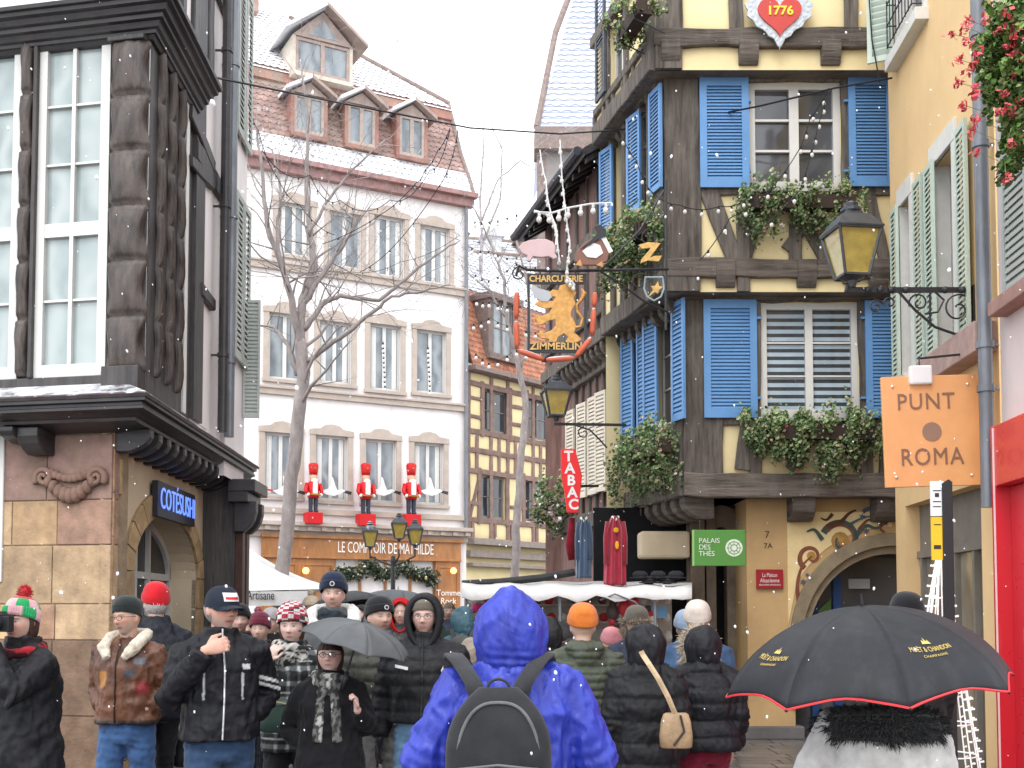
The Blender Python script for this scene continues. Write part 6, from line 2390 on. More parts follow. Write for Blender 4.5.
# ================================================================== tall grey house with the scale tiled roof
gY = 44
gh = thing('grey_gabled_house', 'grey house whose tall steep roof carries snow dusted fish scale slates', 'house', (gx(570, gY), gY, 0))
FGH = Frame((gx(540, gY), gY, 0), (1, 0, 0), N=(0, -1, 0))
ve = zpx(144, gY)
mb = MB()
wall(mb, FGH, 0, 6, 0, ve, [], .2)
mb.quad(FGH.W(0, 0, 0), FGH.W(0, ve, 0), FGH.W(0, ve, -8), FGH.W(0, 0, -8))
mb.build('wall', M_GREYR, gh)
mb = MB()
mb.fbox(FGH, -.2, 6, ve, zpx(121, gY), -1, .4)
mb.fbox(FGH, -.1, .22, 0, ve, -.1, .05)
mb.build('fascia_board', M_PLUM, gh, bevel=.01)
zt = zpx(121, gY)
RG = Frame(FGH.W(0, zt, .2), FGH.U, FGH.V * 1 - FGH.N * .42)
if RG.N.dot(FGH.N) < 0: RG.N = -RG.N
mb = MB()
L = 10.5
sl = .58 / 2.66
mb.quad(RG.W(-.1, 0, -.03), RG.W(6, 0, -.03), RG.W(6, L, -.03), RG.W(-.1 + L * sl, L, -.03))
tiles(mb, RG, -.1, 6, 0, L, row=.31, tw=.5, trap=(L * sl, 0), scal=-.35, jitter=.05, step=6, lift=.035)
mb.build('scale_slates', M_SLATE, gh, fix=False)
mb = MB()
mb.tube([RG.W(-.12, 0, .04), RG.W(-.12 + L * sl * .36, L * .5, .04), RG.W(-.1 + L * sl, L, .04)], .13, 8)
mb.build('verge_tiles', M_PLUM, gh)
mb = MB()
mb.quad(RG.W(-.12, 0, 0), RG.W(-.12 + L * sl, L, 0), FGH.W(.8 + L * sl, zt + L, -8), FGH.W(-.1, zt, -8))
mb.build('side_slope', M_SLATE, gh)
# ================================================================== half timbered house with blue shutters
ED = Vector((-.2365, 1, 0)).normalized()     # its lane side runs away
levels = [  # name, Y of the front, px of the corner, y top, y bottom (pixels)
 (14.6, 684, 292, 496),
 (14.3, 664, 68, 292),
 (14.0, 655, -190, 72),
]
eh = thing('blue_shutter_house', 'cream half-timbered house with blue louvred shutters and dark oak beams', 'house', (gx(684, 14.6), 14.6, 0))
XR = 5.2
FE, SE = [], []
for (Y, px, y0, y1) in levels:
 c = Vector((at(px, (max(y0, 0) + y1) / 2, Y).x, Y, 0))
 f = Frame(c, (1, 0, 0), N=(0, -1, 0))
 s = Frame(c, ED, N=(-1, -.2365, 0))
 FE.append(f); SE.append(s)
def win_front(F, x0, y0, x1, y1):
 a = F.px(x0, y1); b = F.px(x1, y0)
 return (a[0], b[0], a[1], b[1])
w1 = win_front(FE[0], 761, 303, 857, 418)
w2 = win_front(FE[1], 749, 83, 839, 190)
zj1 = FE[0].px(700, 496)[1]      # underside of first jetty beam
zt1 = FE[0].px(700, 296)[1]
zj2 = FE[1].px(700, 292)[1]
zt2 = FE[1].px(700, 74)[1]
zj3 = FE[2].px(700, 70)[1]
SLEN = 2.4
# walls
mb = MB()
wall(mb, FE[0], 0, XR, zj1, zt1 + .1, [w1], .16)
wall(mb, FE[1], 0, XR, zj2, zt2 + .1, [w2], .16)
wall(mb, FE[2], 0, XR, zj3, 9.9, [], .16)
# lane side openings
so = []
for i in range(3):
 so.append([])
side_w = {0: [(672, 306, 414), ], 1: [(652, 100, 205)]}
def side_hole(F, xa, xb, y0, y1, xr):
 """opening between px xa..xb; heights given at pixel column xr"""
 ua = F.px(xb, 300)[0]; ub = F.px(xa, 300)[0]
 z1 = F.px(xr, y0)[1]; z0 = F.px(xr, y1)[1]
 return (ua, ub, z0, z1)
h10 = side_hole(SE[0], 657, 676, 306, 420, 681)
h11 = side_hole(SE[0], 636, 645, 306, 420, 681)
h20 = side_hole(SE[1], 638, 650, 92, 196, 656)
h21 = side_hole(SE[1], 617, 625, 92, 196, 656)
wall(mb, SE[0], 0, SLEN, zj1, zt1 + .1, [h10, h11], .16)
wall(mb, SE[1], 0, SLEN, zj2, zt2 + .1, [h20, h21], .16)
h30 = side_hole(SE[2], 612, 627, -60, 50, 640)
wall(mb, SE[2], 0, SLEN, zj3, 9.9, [h30], .16)
mb.quad(SE[1].W(SLEN, 0, 0), SE[1].W(SLEN, 9.9, 0), SE[1].W(SLEN, 9.9, -5), SE[1].W(SLEN, 0, -5))
mb.build('render_wall', M_CREAM, eh)
for F, h in ((SE[0], h10), (SE[0], h11), (SE[1], h20), (SE[1], h21), (SE[2], h30)):
 window(F, eh, *h, -.06, M_WHITEP, G_DARK, 2, 3, st=.05, d=.05)
mb = MB()
f0, f1, f2 = FE
T = mb.timber
def FP(F, x, y): return F.px(x, y)
def tf(F, x0, y0, x1, y1, w, n1=.045):
 T(F, F.px(x0, y0), F.px(x1, y1), w, -.02, n1)
# corner posts and storey posts
T(f0, (.24, zj1), (.24, zt1), .50, -.02, .06, .014)
T(f1, (.22, zj2), (.22, zt2), .46, -.02, .06, .014)
T(f2, (.17, zj3), (.17, 9.9), .34, -.02, .06, .014)
for F, (a, b, z0, z1), zt_, zb_ in ((f0, w1, zt1, zj1), (f1, w2, zt2, zj2)):
 T(F, (a - .085, zb_), (a - .085, zt_), .16, -.02, .05)
 T(F, (b + .085, zb_ + .1), (b + .085, zt_), .16, -.02, .05)
 T(F, (a - .16, z1 + .07), (b + .16, z1 + .07), .13, -.02, .055)
# first floor below the sill
tf(f0, 692, 421, 880, 423, .10)
tf(f0, 748, 420, 742, 470, .20, .05)
tf(f0, 790, 470, 815, 430, .13); tf(f0, 860, 470, 838, 430, .13)
tf(f0, 884, 425, 884, 480, .14)
# second floor: V braces and posts
tf(f1, 708, 190, 738, 268, .22); tf(f1, 762, 190, 740, 268, .2)
tf(f1, 785, 250, 815, 212, .13); tf(f1, 826, 262, 792, 205, .14)
tf(f1, 795, 262, 795, 225, .14); tf(f1, 840, 262, 850, 215, .13)
tf(f1, 884, 262, 868, 188, .14)
tf(f1, 690, 192, 892, 192, .10)
# third floor
for x in (736, 850):
 tf(f2, x, 30, x, -150, .17)
mb.build('standing_timbers', M_TIMB, eh)
mb = MB(); T = mb.timber
T(f0, (-.02, zj1 + .14), (XR, zj1 + .12), .30, -.02, .10, .02)
for F, y, h_, n_ in ((f1, 268, .20, .09), (f2, 38, .19, .09)):
 v = F.px(750, y)[1]
 T(F, (-.02, v - .02), (XR, v - .02), .24, -.02, .08, .022)
for F, zt_ in ((f0, zt1), (f1, zt2)):
 T(F, (-.03, zt_ - .02), (XR, zt_ - .02), .10, -.02, .12, .012)
 T(F, (-.03, zt_ + .09), (XR, zt_ + .09), .10, -.02, .17, .012)
mb.build('lying_timbers', M_TIMBH, eh)
# joist heads between the storeys (front)
for F, xs, ytop, ybot in ((f1, (725, 806, 878), 262, 288), (f2, (670, 748, 830), 43, 66)):
 for x in xs:
  u, a = F.px(x, ybot); b = F.px(x, ytop)[1]
  mb = MB()
  corbel(mb, Frame(F.W(0, 0, -.02), F.U, N=F.N), u, b, 0, .24, b - a, .13)
  mb.build('joist_head', M_TIMBH, eh, bevel=.012)
for x in (805, 890):
 u, a = f0.px(x, 520)
 mb = MB()
 corbel(mb, Frame(f0.W(0, 0, -.35), f0.U, N=f0.N), u, zj1 - .01, 0, .30, .30, .34)
 mb.build('joist_head', M_TIMBH, eh, bevel=.012)
# cream infill strips between joists sit on a short soffit
mb = MB()
for k in (1, 2):
 a, b = FE[k - 1], FE[k]
 z = (zj2, zj3)[k - 1]
 mb.quad(b.W(0, z, 0), b.W(XR, z, 0), a.W(XR, z, 0), a.W(0, z, 0))
 mb.quad(SE[k].W(0, z, 0), SE[k].W(SLEN, z, 0), SE[k - 1].W(SLEN, z, 0), SE[k - 1].W(0, z, 0))
mb.quad(f0.W(-.0, zj1, .0), f0.W(XR, zj1, 0), f0.W(XR, zj1, -2), f0.W(0, zj1, -2))
mb.quad(SE[0].W(0, zj1, 0), SE[0].W(SLEN, zj1, 0), SE[0].W(SLEN, zj1, -2), SE[0].W(0, zj1, -2))
mb.build('jetty_soffit', M_TIMBH, eh, fix=False)
# lane side timbers
mb = MB(); T = mb.timber
for k, (s, z0, z1) in enumerate(((SE[0], zj1, zt1), (SE[1], zj2, zt2), (SE[2], zj3, 9.9))):
 T(s, (.14, z0), (.14, z1), .28, -.02, .06)
 T(s, (0, z0 + .13), (SLEN, z0 + .13), .26, -.02, .08)
 T(s, (0, z1 - .02), (SLEN, z1 - .02), .16, -.02, .10)
 hh = ((h10, h11), (h20, h21), (h30,))[k]
 for h in hh:
  for u in (h[0] - .07, h[1] + .07):
   T(s, (u, z0), (u, z1), .12, -.02, .05)
  T(s, (0, h[2] - .06), (SLEN, h[2] - .06), .11, -.02, .055)
 for i in range(6):
  T(s, (.35 + i * .42, z0 + .2), (.35 + i * .42, hh[0][2] - .1), .09, -.02, .04)
mb.build('lane_side_timbers', M_TIMB, eh)
for k, z in ((1, zj2), (2, zj3)):
 for i in range(9):
  mb = MB()
  corbel(mb, Frame(SE[k - 1].W(0, 0, 0), SE[k - 1].U, N=SE[k - 1].N), .12 + i * .3, z - .0, -.02, .12, .20 if k == 1 else .12, .20 if k == 1 else .12)
  mb.build('corbel', M_TIMBH, eh, bevel=.01)
for i in range(8):
 mb = MB()
 corbel(mb, Frame(SE[0].W(0, 0, -.42), SE[0].U, N=SE[0].N), .12 + i * .33, zj1 - .0, 0, .16, .28, .42)
 mb.build('corbel', M_TIMBH, eh, bevel=.01)
window(f0, eh, *w1, .0, M_WHITEP, None, 2, 3, st=.085, bar=.022, mid=.10, d=.10, inner=False)
g = MB()
g.quad(f0.W(w1[0], w1[2], -.05), f0.W(w1[1], w1[2], -.05), f0.W(w1[1], w1[3], -.05), f0.W(w1[0], w1[3], -.05))
nst = 15
hgt = (w1[3] - w1[2]) / nst
g.build('striped_blind_pane', glass('striped_blind_glass', srgb(62, 66, 72)), eh)
m_ = MATS['striped_blind_glass']
mb = MB()
for i in range(nst):
 z = w1[2] + hgt * i
 mb.quad(f0.W(w1[0] + .05, z + .01, -.046), f0.W(w1[1] - .05, z + .01, -.046), f0.W(w1[1] - .05, z + hgt * .62, -.046), f0.W(w1[0] + .05, z + hgt * .62, -.046))
mb.build('blind_stripes', glass('blind_stripe', srgb(176, 192, 205)), eh)
window(f1, eh, *w2, .0, M_WHITEP, G_DARK, 2, 3, st=.085, bar=.03, mid=.12, d=.10)
# flower boxes' sills
for F, w_ in ((f0, w1), (f1, w2)):
 mb = MB()
 mb.fbox(F, w_[0] - .05, w_[1] + .05, w_[2] - .05, w_[2], -.02, .09)
 mb.build('sill', M_WHITEP, eh, bevel=.006)
def fsh(F, x0, y0, x1, y1, n=.075, slats=28):
 a = F.px(x0, y1, n); b = F.px(x1, y0, n)
 return shutter(eh, F.W(a[0], a[1], n), F.U, F.N, b[0] - a[0], b[1] - a[1], M_BLUE, slats, st=.09)
fsh(f0, 704, 300, 756, 418); fsh(f0, 866, 301, 905, 418)
fsh(f1, 700, 78, 748, 188); fsh(f1, 849, 77, 892, 187)
# hinges
mb = MB()
for F, x, ys in ((f0, 758, (318, 398)), (f0, 864, (318, 398)), (f1, 748, (101, 171)), (f1, 847, (101, 171))):
 for y in ys:
  u, v = F.px(x, y, .08)
  mb.fbox(F, u - .04, u + .04, v - .015, v + .015, .03, .10)
mb.build('hinges', M_BLUE, eh, bevel=.003)
# lane side shutters, folded out from the wall
def ssh(k, px, yref, z0, z1, ang, w=.36, m=M_BLUE):
 s = SE[k]
 u = s.px(px, yref, .08)[0]
 d = (s.U * math.cos(R(ang)) + s.N * math.sin(R(ang)))
 nn = (s.N * math.cos(R(ang)) - s.U * math.sin(R(ang)))
 shutter(eh, s.W(u, z0, .06), d, nn, w, z1 - z0, m, 24, st=.05)
for px, ang in ((684, 4), (657, 12), (647, 3), (633, 10)):
 ssh(0, px, 350, h10[2] - .03, h10[3] + .03, ang)
for px, ang in ((661, 4), (640, 10), (612, 12)):
 ssh(1, px, 150, h20[2] - .03, h20[3] - .06, ang)
for px, ang in ((610, 20),):
 s = SE[2]
 u = s.px(px, 0)[0]
 shutter(eh, s.W(u, h30[2], .06), s.U, s.N, .42, 2.0, mat('dark_slate_shutter', srgb(84, 88, 96), rough=.6, var=.2, bump=.1), 30)
# heart plaque 1776
hp_ = thing('heart_plaque', 'silver scalloped plaque with red heart and year 1776 between the upper beams', 'plaque', f2.W(f2.px(776, 20)[0], f2.px(776, 20)[1], .1))
hu, hv_ = f2.px(776.5, 20)
sc_ = 30 / FPX * 13.9 / 1.0
def heart(s, n=60):
 o = []
 for i in range(n):
  t = 2 * PI * i / n
  o.append((16 * math.sin(t) ** 3 / 16 * s, (13 * math.cos(t) - 5 * math.cos(2 * t) - 2 * math.cos(3 * t) - math.cos(4 * t)) / 16 * s))
 return o
def rfr(F, u, v, n): return Frame(F.W(u, v, n), F.U, N=F.N)
F_ = rfr(f2, hu, hv_ - .02, .13)
mb = MB(); mb.col = srgb(196, 202, 208)
k = heart(.36, 84)
mb.poly(F_, [(a * (1.14 + .055 * math.cos(i / 84 * 2 * PI * 21)), b * (1.1 + .055 * math.cos(i / 84 * 2 * PI * 21))) for i, (a, b) in enumerate(k)], 0, .03)
for i in range(42):
 a, b = heart(.36, 42)[i]
 mb.ball(F_.W(a * 1.0, b * .98, .025), .032, 8, 5, (1, .35, 1))
mb.build('silver_rim', mat('pressed_silver', (1, 1, 1), rough=.4, var=.25, scale=18, bump=.5, bscale=50, metal=.1), hp_)
mb = MB(); mb.col = srgb(196, 70, 62)
mb.poly(F_, heart(.27), .03, .055)
mb.build('red_heart', M_PAINTC, hp_, bevel=.01)
mb = text_mb('1776', .155, F_, 0, .035, .062, .012, fit=.30, bold=.004)
mb.col = (1, 1, 1)
mb.build('lettering', mat('bright_yellow_paint', srgb(245, 215, 70), rough=.5, var=.05, bump=0), hp_)
# ---- ground floor: ochre pier and the arched shop
GY = 14.95
FGR = Frame((gx(747, GY), GY, 0), (1, 0, 0), N=(0, -1, 0))
gu = lambda x, y=600: FGR.px(x, y)
au, av = gu(893, 540)
springv = gu(800, 640)[1]
ar0 = gu(893)[0] - gu(793)[0]
mb = MB()
arch_wall(mb, FGR, 0, 5.3, 0, zj1, au, springv, ar0, av - springv + .02, 0, .5)
mb.quad(FGR.W(0, 0, 0), FGR.W(0, zj1, 0), FGR.W(0, zj1, -1.2), FGR.W(0, 0, -1.2))
mb.build('ochre_wall', M_OCHRE, eh)
mb = MB()
arch_ring(mb, FGR, au, springv, ar0 - .10, ar0 + .06, av - springv - .08, av - springv + .09, -.2, .05, 180, 0, 40)
arch_ring(mb, FGR, au, springv, ar0 - .20, ar0 - .10, av - springv - .18, av - springv - .08, -.2, -.03, 180, 0, 40)
for sg in (-1, 1):
 mb.fbox(FGR, au + sg * ar0 - .06, au + sg * ar0 + .10, 0.4, springv, -.2, .05)
mb.build('arch_moulding', mat('grey_stone', srgb(140, 126, 104), rough=.8, var=.25, bump=.4, bscale=25), eh, bevel=.008)
mb = MB(); mb.col = srgb(112, 108, 108)
mb.fbox(FGR, -.06, au - ar0 + .1, 0, gu(770, 726)[1], -.3, .07)
mb.build('stone_plinth', mat('grey_plinth_stone', (1, 1, 1), rough=.8, var=.25, scale=2, bump=.4, bscale=20, dirt=.4), eh, bevel=.015)
# cream spandrel with painted scrolls
mb = MB()
p0, p1 = gu(787, 512), gu(893, 509)
A = []
for i in range(17):
 x = 790 + (893 - 790) * i / 16
 u = gu(x)[0]
 k = (u - au) / (ar0 + .16)
 v = springv + (av - springv + .18) * math.sqrt(max(0, 1 - k * k))
 if v > gu(790, 620)[1] or i > 0:
  A.append((u, v))
A[0] = (gu(790)[0], gu(790, 622)[1])
poly = [(gu(788)[0], p0[1])] + [(gu(788)[0], gu(788, 624)[1])] + A[1:] + [(A[-1][0], p0[1])]
mb.poly(FGR, poly, .0, .012)
mb.build('cream_spandrel', mat('cream_paint', srgb(232, 208, 156), rough=.85, var=.1, bump=.2), eh)
PAL = [srgb(128, 78, 58), srgb(72, 92, 90), srgb(180, 138, 78), srgb(92, 100, 116), srgb(96, 62, 48)]
def scroll(mb, F, path, w0, w1, col, n, turns=None):
 mb.col = col
 pts = [F.px(*p) for p in path]
 # catmull rom
 P = []
 ext = [pts[0]] + pts + [pts[-1]]
 for i in range(1, len(ext) - 2):
  for q in range(8):
   t = q / 8
   c = []
   for d in (0, 1):
    a, b, cc, dd = ext[i - 1][d], ext[i][d], ext[i + 1][d], ext[i + 2][d]
    c.append(.5 * (2 * b + (-a + cc) * t + (2 * a - 5 * b + 4 * cc - dd) * t * t + (-a + 3 * b - 3 * cc + dd) * t ** 3))
   P.append(Vector(c))
 P.append(Vector(pts[-1]))
 rows = []
 m = len(P)
 for i, p in enumerate(P):
  d = (P[min(i + 1, m - 1)] - P[max(i - 1, 0)]).normalized()
  t = Vector((-d.y, d.x))
  w_ = w0 + (w1 - w0) * i / (m - 1)
  if i == m - 1: w_ = .002
  rows.append([F.W(*(p + t * w_), n), F.W(*(p - t * w_), n)])
 mb.strip(rows)
mb = MB()
def spir(cx, cy, r0, r1, a0, a1, n=26):
 return [(cx + math.cos(R(a0 + (a1 - a0) * i / n)) * (r0 + (r1 - r0) * i / n), cy + math.sin(R(a0 + (a1 - a0) * i / n)) * (r0 + (r1 - r0) * i / n)) for i in range(n + 1)]
PP = [(spir(842, 540, 20, 5, 200, 560), 1, .045), (spir(811, 557, 13, 3, 120, 480), 0, .035), (spir(842, 540, 17, 4, 210, 520), 0, .02),
 ([(799, 606), (797, 585), (802, 566), (812, 556)], 0, .03), ([(812, 576), (824, 566), (838, 562), (846, 560)], 0, .03), ([(826, 527), (840, 522), (848, 514), (856, 510)], 4, .035),
 ([(856, 534), (866, 526), (876, 528), (888, 522)], 1, .03), ([(858, 530), (868, 520), (880, 524)], 0, .022), ([(796, 614), (804, 600), (808, 592)], 3, .02),
 ([(822, 540), (814, 530), (806, 532)], 1, .03), ([(832, 514), (826, 520), (820, 518)], 4, .025), (spir(884, 526, 6, 2, 90, 360, 12), 0, .018),
 ([(862, 512), (870, 508), (880, 510)], 3, .03), ([(850, 524), (862, 518), (872, 516)], 3, .02)]
for i, (p, c, w_) in enumerate(PP):
 scroll(mb, FGR, p, w_, w_ * .3, PAL[c], .015 + .0012 * i)
for (x, y, s, c) in ((840, 541, .12, 2), (811, 556, .06, 2), (862, 517, .05, 3), (866, 531, .045, 3), (803, 582, .05, 3), (807, 575, .035, 3)):
 u, v = FGR.px(x, y)
 mb.col = PAL[c]
 mb.add([FGR.W(u + math.cos(a) * s * (1 if (i % 2 or c == 2) else .45), v + math.sin(a) * s * (1 if (i % 2 or c == 2) else .45), .0135 + .0004 * (x % 7)) for i, a in enumerate([2 * PI * q / 12 for q in range(12)])], [tuple(range(12))])
mb.build('painted_scrolls', mat('fresco_paint', (1, 1, 1), rough=.85, var=.3, scale=10, bump=.1), eh, fix=False)
# shop inside the arch
mb = MB()
mb.fbox(FGR, au - ar0, au + ar0, 0, av + .1, -.5, -.46)
mb.build('shop_glass', G_DARK, eh)
mb = MB()
for x in (845, 822):
 u = gu(x)[0]
 mb.fbox(FGR, u - .05, u + .05, 0, av - .3, -.46, -.36)
mb.build('blue_joinery', mat('deep_blue_joinery', srgb(38, 70, 120), rough=.5, var=.2, bump=.1), eh)
mb = MB(); mb.col = srgb(96, 128, 72)
mb.poly(FGR, [(gu(812)[0], gu(1, 640)[1]), (gu(840)[0], gu(1, 640)[1]), (gu(840)[0], gu(1, 598)[1]), (gu(822)[0], gu(1, 615)[1])], -.45, -.42)
mb.col = srgb(150, 150, 150)
mb.fbox(FGR, gu(858)[0], gu(880)[0], gu(1, 588)[1], gu(1, 578)[1], -.45, -.41)
mb.build('shop_posters', M_PAINTC, eh)
# dark recess to the left of the pier: stone jambs and doorway
mb = MB()
mb.fbox(FGR, -1.9, -.0, 0, zj1, -1.4, -1.3)
mb.build('recess_back', M_BLACK, eh)
mb = MB(); mb.col = (1, 1, 1)
for (xa, xb, d) in ((690, 704, .3), (706, 716, .25), (728, 737, .15), (739, 747, .1)):
 a = FGR.px(xa, 600, -.7)[0]; b = FGR.px(xb, 600, -.7)[0]
 mb.fbox(FGR, a, b, 0, zj1 - .05, -1.0, -.9 + d)
arch_ring(mb, FGR, FGR.px(722, 600, -.7)[0], 2.3, .17, .42, .5, .8, -.95, -.7, 180, 0, 16)
mb.build('stone_jambs', mat('brown_grey_stone', srgb(112, 98, 84), rough=.85, var=.3, bump=.4, bscale=20, dirt=.4), eh, bevel=.01)
mb = MB()
u0 = FGR.px(640, 500, -.5)[0]; u1_ = FGR.px(690, 500, -.5)[0]
mb.fbox(FGR, u0, u1_, FGR.px(1, 558, -.5)[1], FGR.px(1, 531, -.5)[1], -.9, -.5)
mb.build('recess_beam', M_SANDR, eh, bevel=.04)
# ================================================================== next house in the row
nh2 = thing('pink_timbered_house', 'narrow pinkish timbered house with beige shutters and dark overhanging eaves behind the iron signs', 'house', SE[0].W(SLEN, 0, 0))
s1_ = Frame(SE[0].W(0, 0, .0), ED, N=SE[0].N)
s2_ = Frame(SE[1].W(0, 0, -.10), ED, N=SE[1].N)
zev = SE[1].px(600, 132)[1] - .30
mb = MB()
wall(mb, s1_, SLEN, 5.8, 0, zj2 + .3, [], .1)
wall(mb, s2_, SLEN, 6.2, zj2, zev + .3, [], .1)
mb.quad(s2_.W(6.2, 0, 0), s2_.W(6.2, zev + .3, 0), s2_.W(6.2, zev + .3, -4), s2_.W(6.2, 0, -4))
mb.build('wall', mat('dusty_pink_boards', srgb(136, 106, 100), rough=.85, var=.35, scale=4, stretch=(3, 3, .4), bump=.4, bscale=15), nh2)
mb = MB(); T = mb.timber
for i in range(7):
 T(s2_, (SLEN + .1 + i * .55, zj2), (SLEN + .1 + i * .55, zev - .1), .10, -.02, .05)
 T(s1_, (SLEN + .1 + i * .38, 2.4), (SLEN + .1 + i * .38, zj2), .08, -.02, .05)
for z in (zj2 + .12, 6.2, 7.4):
 T(s2_, (SLEN, z), (6.2, z), .2, -.02, .08)
T(s1_, (SLEN, 3.1), (5.8, 3.1), .25, -.02, .15)
T(s1_, (SLEN, zj2 - .2), (5.8, zj2 - .2), .2, -.02, .12)
mb.build('timbers', M_TIMB, nh2)
for i in range(13):
 mb = MB()
 corbel(mb, s1_, SLEN + .15 + i * .27, zj2 + .02, -.02, .10, .25, .32)
 mb.build('corbel', M_TIMBH, nh2, bevel=.008)
mb = MB()
pr = [(-.1, .25), (.45, -.10), (.48, -.14), (.44, -.22), (-.1, .1)]
mb.strip([[s2_.W(u, zev + b, a) for a, b in pr] for u in (2.3, 6.4)], close=True, caps=True)
for i in range(12):
 u = 2.35 + i * .34
 mb.hexa([s2_.W(u, zev + .02, -.1), s2_.W(u + .09, zev + .02, -.1), s2_.W(u + .09, zev + .12, -.1), s2_.W(u, zev + .12, -.1),
   s2_.W(u, zev - .30, .40), s2_.W(u + .09, zev - .30, .40), s2_.W(u + .09, zev - .20, .40), s2_.W(u, zev - .20, .40)])
mb.build('eaves', M_DARKC, nh2)
mb = MB()
mb.tube([s2_.W(2.4, zev - .12, .52), s2_.W(6.45, zev - .12, .52)], .07, 8)
mb.build('gutter', mat('dark_zinc', srgb(70, 70, 78), rough=.5, metal=.3, var=.3), nh2)
roofm = MB()
roofm.quad(s2_.W(2.3, zev + .36, -.1), s2_.W(6.4, zev + .36, -.1), s2_.W(6.4, zev + 4, -4), s2_.W(2.3, zev + 4, -4))
roofm.build('roof', M_SNOWY, nh2)
for i, (px, ang) in enumerate(((622, 8), (606, 10), (597, 6), (586, 8), (574, 6))):
 u = s1_.px(px, 440, .1)[0]
 z1 = s1_.px(620, 385)[1]; z0 = s1_.px(620, 488)[1]
 d = (s1_.U * math.cos(R(ang)) + s1_.N * math.sin(R(ang)))
 nn = (s1_.N * math.cos(R(ang)) - s1_.U * math.sin(R(ang)))
 shutter(nh2, s1_.W(u, z0, .08), d, nn, .36, z1 - z0, M_BEIGES, 24, st=.045)
for px in (612, 592, 574):
 u = s1_.px(px, 440)[0]
 g = MB(); g.fbox(s1_, u - .25, u + .25, z0, z1, -.0, .055)
 g.build('window', G_DARK, nh2)
# ================================================================== apricot house on the right
OD = Vector((.055, 1, 0)).normalized()
oY = 13.55
oc = Vector((at(891, 250, oY).x, oY, 0))
FO = wall_frame(oc.x, oc.y, -OD)       # u grows towards the viewer
oh = thing('apricot_house', 'apricot rendered house on the right with pale green louvred shutters', 'house', oc)
uP = FO.px(984, 300, .12)[0]
ow = []
ow.append(('a', 900, 921, (900, 205, 372)))
def oz(x, y): return FO.px(x, y, .03)[1]
# two tall windows with white surrounds: (px far, px near, z bottom, z top)
zt_w = oz(970, 92); zb_w = oz(950, 350)
W1 = (FO.px(917, 200)[0], FO.px(908, 200)[0])
mb = MB()
oholes = []
for xa, xb in ((904, 914), (938, 958)):
 ua, ub = FO.px(xa, 250, -.02)[0], FO.px(xb, 250, -.02)[0]
 oholes.append((ua, ub, zb_w + .02, zt_w - .25))
lint = oz(945, 497)
dh = (FO.px(907, 600)[0], FO.px(984, 600)[0], 0.0, oz(907, 505) - .0)
zup = oz(899, 52)
uh = (FO.px(899, 20)[0], FO.px(925, 20)[0], zup, zup + 1.9)
wall(mb, FO, 0, uP, 0, 9.5, oholes + [dh, uh], .22)
mb.quad(FO.W(0, 0, 0), FO.W(0, 9.5, 0), FO.W(0, 9.5, -3), FO.W(0, 0, -3))
mb.build('wall', M_ORANGE, oh)
for h in oholes + [uh]:
 window(FO, oh, *h, -.15, M_WHITEP, G_DARK, 2, 3, st=.05, d=.05)
 mb = MB()
 k = .10
 mb.fbox(FO, h[0] - k, h[0] + .012, h[2], h[3], -.21, .03)
 mb.fbox(FO, h[1] - .012, h[1] + k, h[2], h[3], -.21, .03)
 mb.fbox(FO, h[0] - k, h[1] + k, h[3], h[3] + .22, -.02, .035)
 mb.fbox(FO, h[0] - k - .03, h[1] + k + .03, h[2] - .14, h[2], -.02, .14)
 mb.build('white_surround', mat('white_stone_trim', srgb(214, 212, 206), rough=.8, var=.1, bump=.2), oh, bevel=.006)
for xa, xb in ((891.5, 899), (914.5, 925), (926, 936), (958, 970)):
 ua, ub = FO.px(xa, 250, .05)[0], FO.px(xb, 250, .05)[0]
 shutter(oh, FO.W(ua, zb_w + .02, .035), (FO.U + FO.N * .05).normalized(), (FO.N - FO.U * .05).normalized(), ub - ua, zt_w - zb_w - .25, M_MINT, 34, st=.05)
shutter(oh, FO.W(uh[0] - .06, zup, .05), (FO.N * .9 - FO.U * .4).normalized(), (-FO.U * .9 - FO.N * .4).normalized(), .3, 1.9, M_MINT, 24)
# iron rails at the windows
for k, (a, b, z) in enumerate(((uh[0], uh[1], zup + .05),)):
 mb = MB()
 for zz in (z + .05, z + .30, z + .55):
  mb.tube([FO.W(a, zz, .01), FO.W(a, zz, .14), FO.W(b, zz, .14), FO.W(b, zz, .01)], .009, 6)
 for i in range(9):
  u = a + (b - a) * i / 8
  mb.tube([FO.W(u, z + .03, .14), FO.W(u, z + .6, .14)], .007, 5)
 mb.build('window_rail', M_IRON, oh)
mb = MB()
mb.fbox(FO, oholes[1][0] - .1, uP - .05, zb_w - .28, zb_w - .0, -.02, .20)
mb.fbox(FO, oholes[0][0] - .1, oholes[0][1] + .1, zb_w - .26, zb_w - .0, -.02, .18)
mb.build('stone_sills', mat('mauve_sandstone', srgb(178, 150, 142), rough=.8, var=.2, bump=.3), oh, bevel=.012)
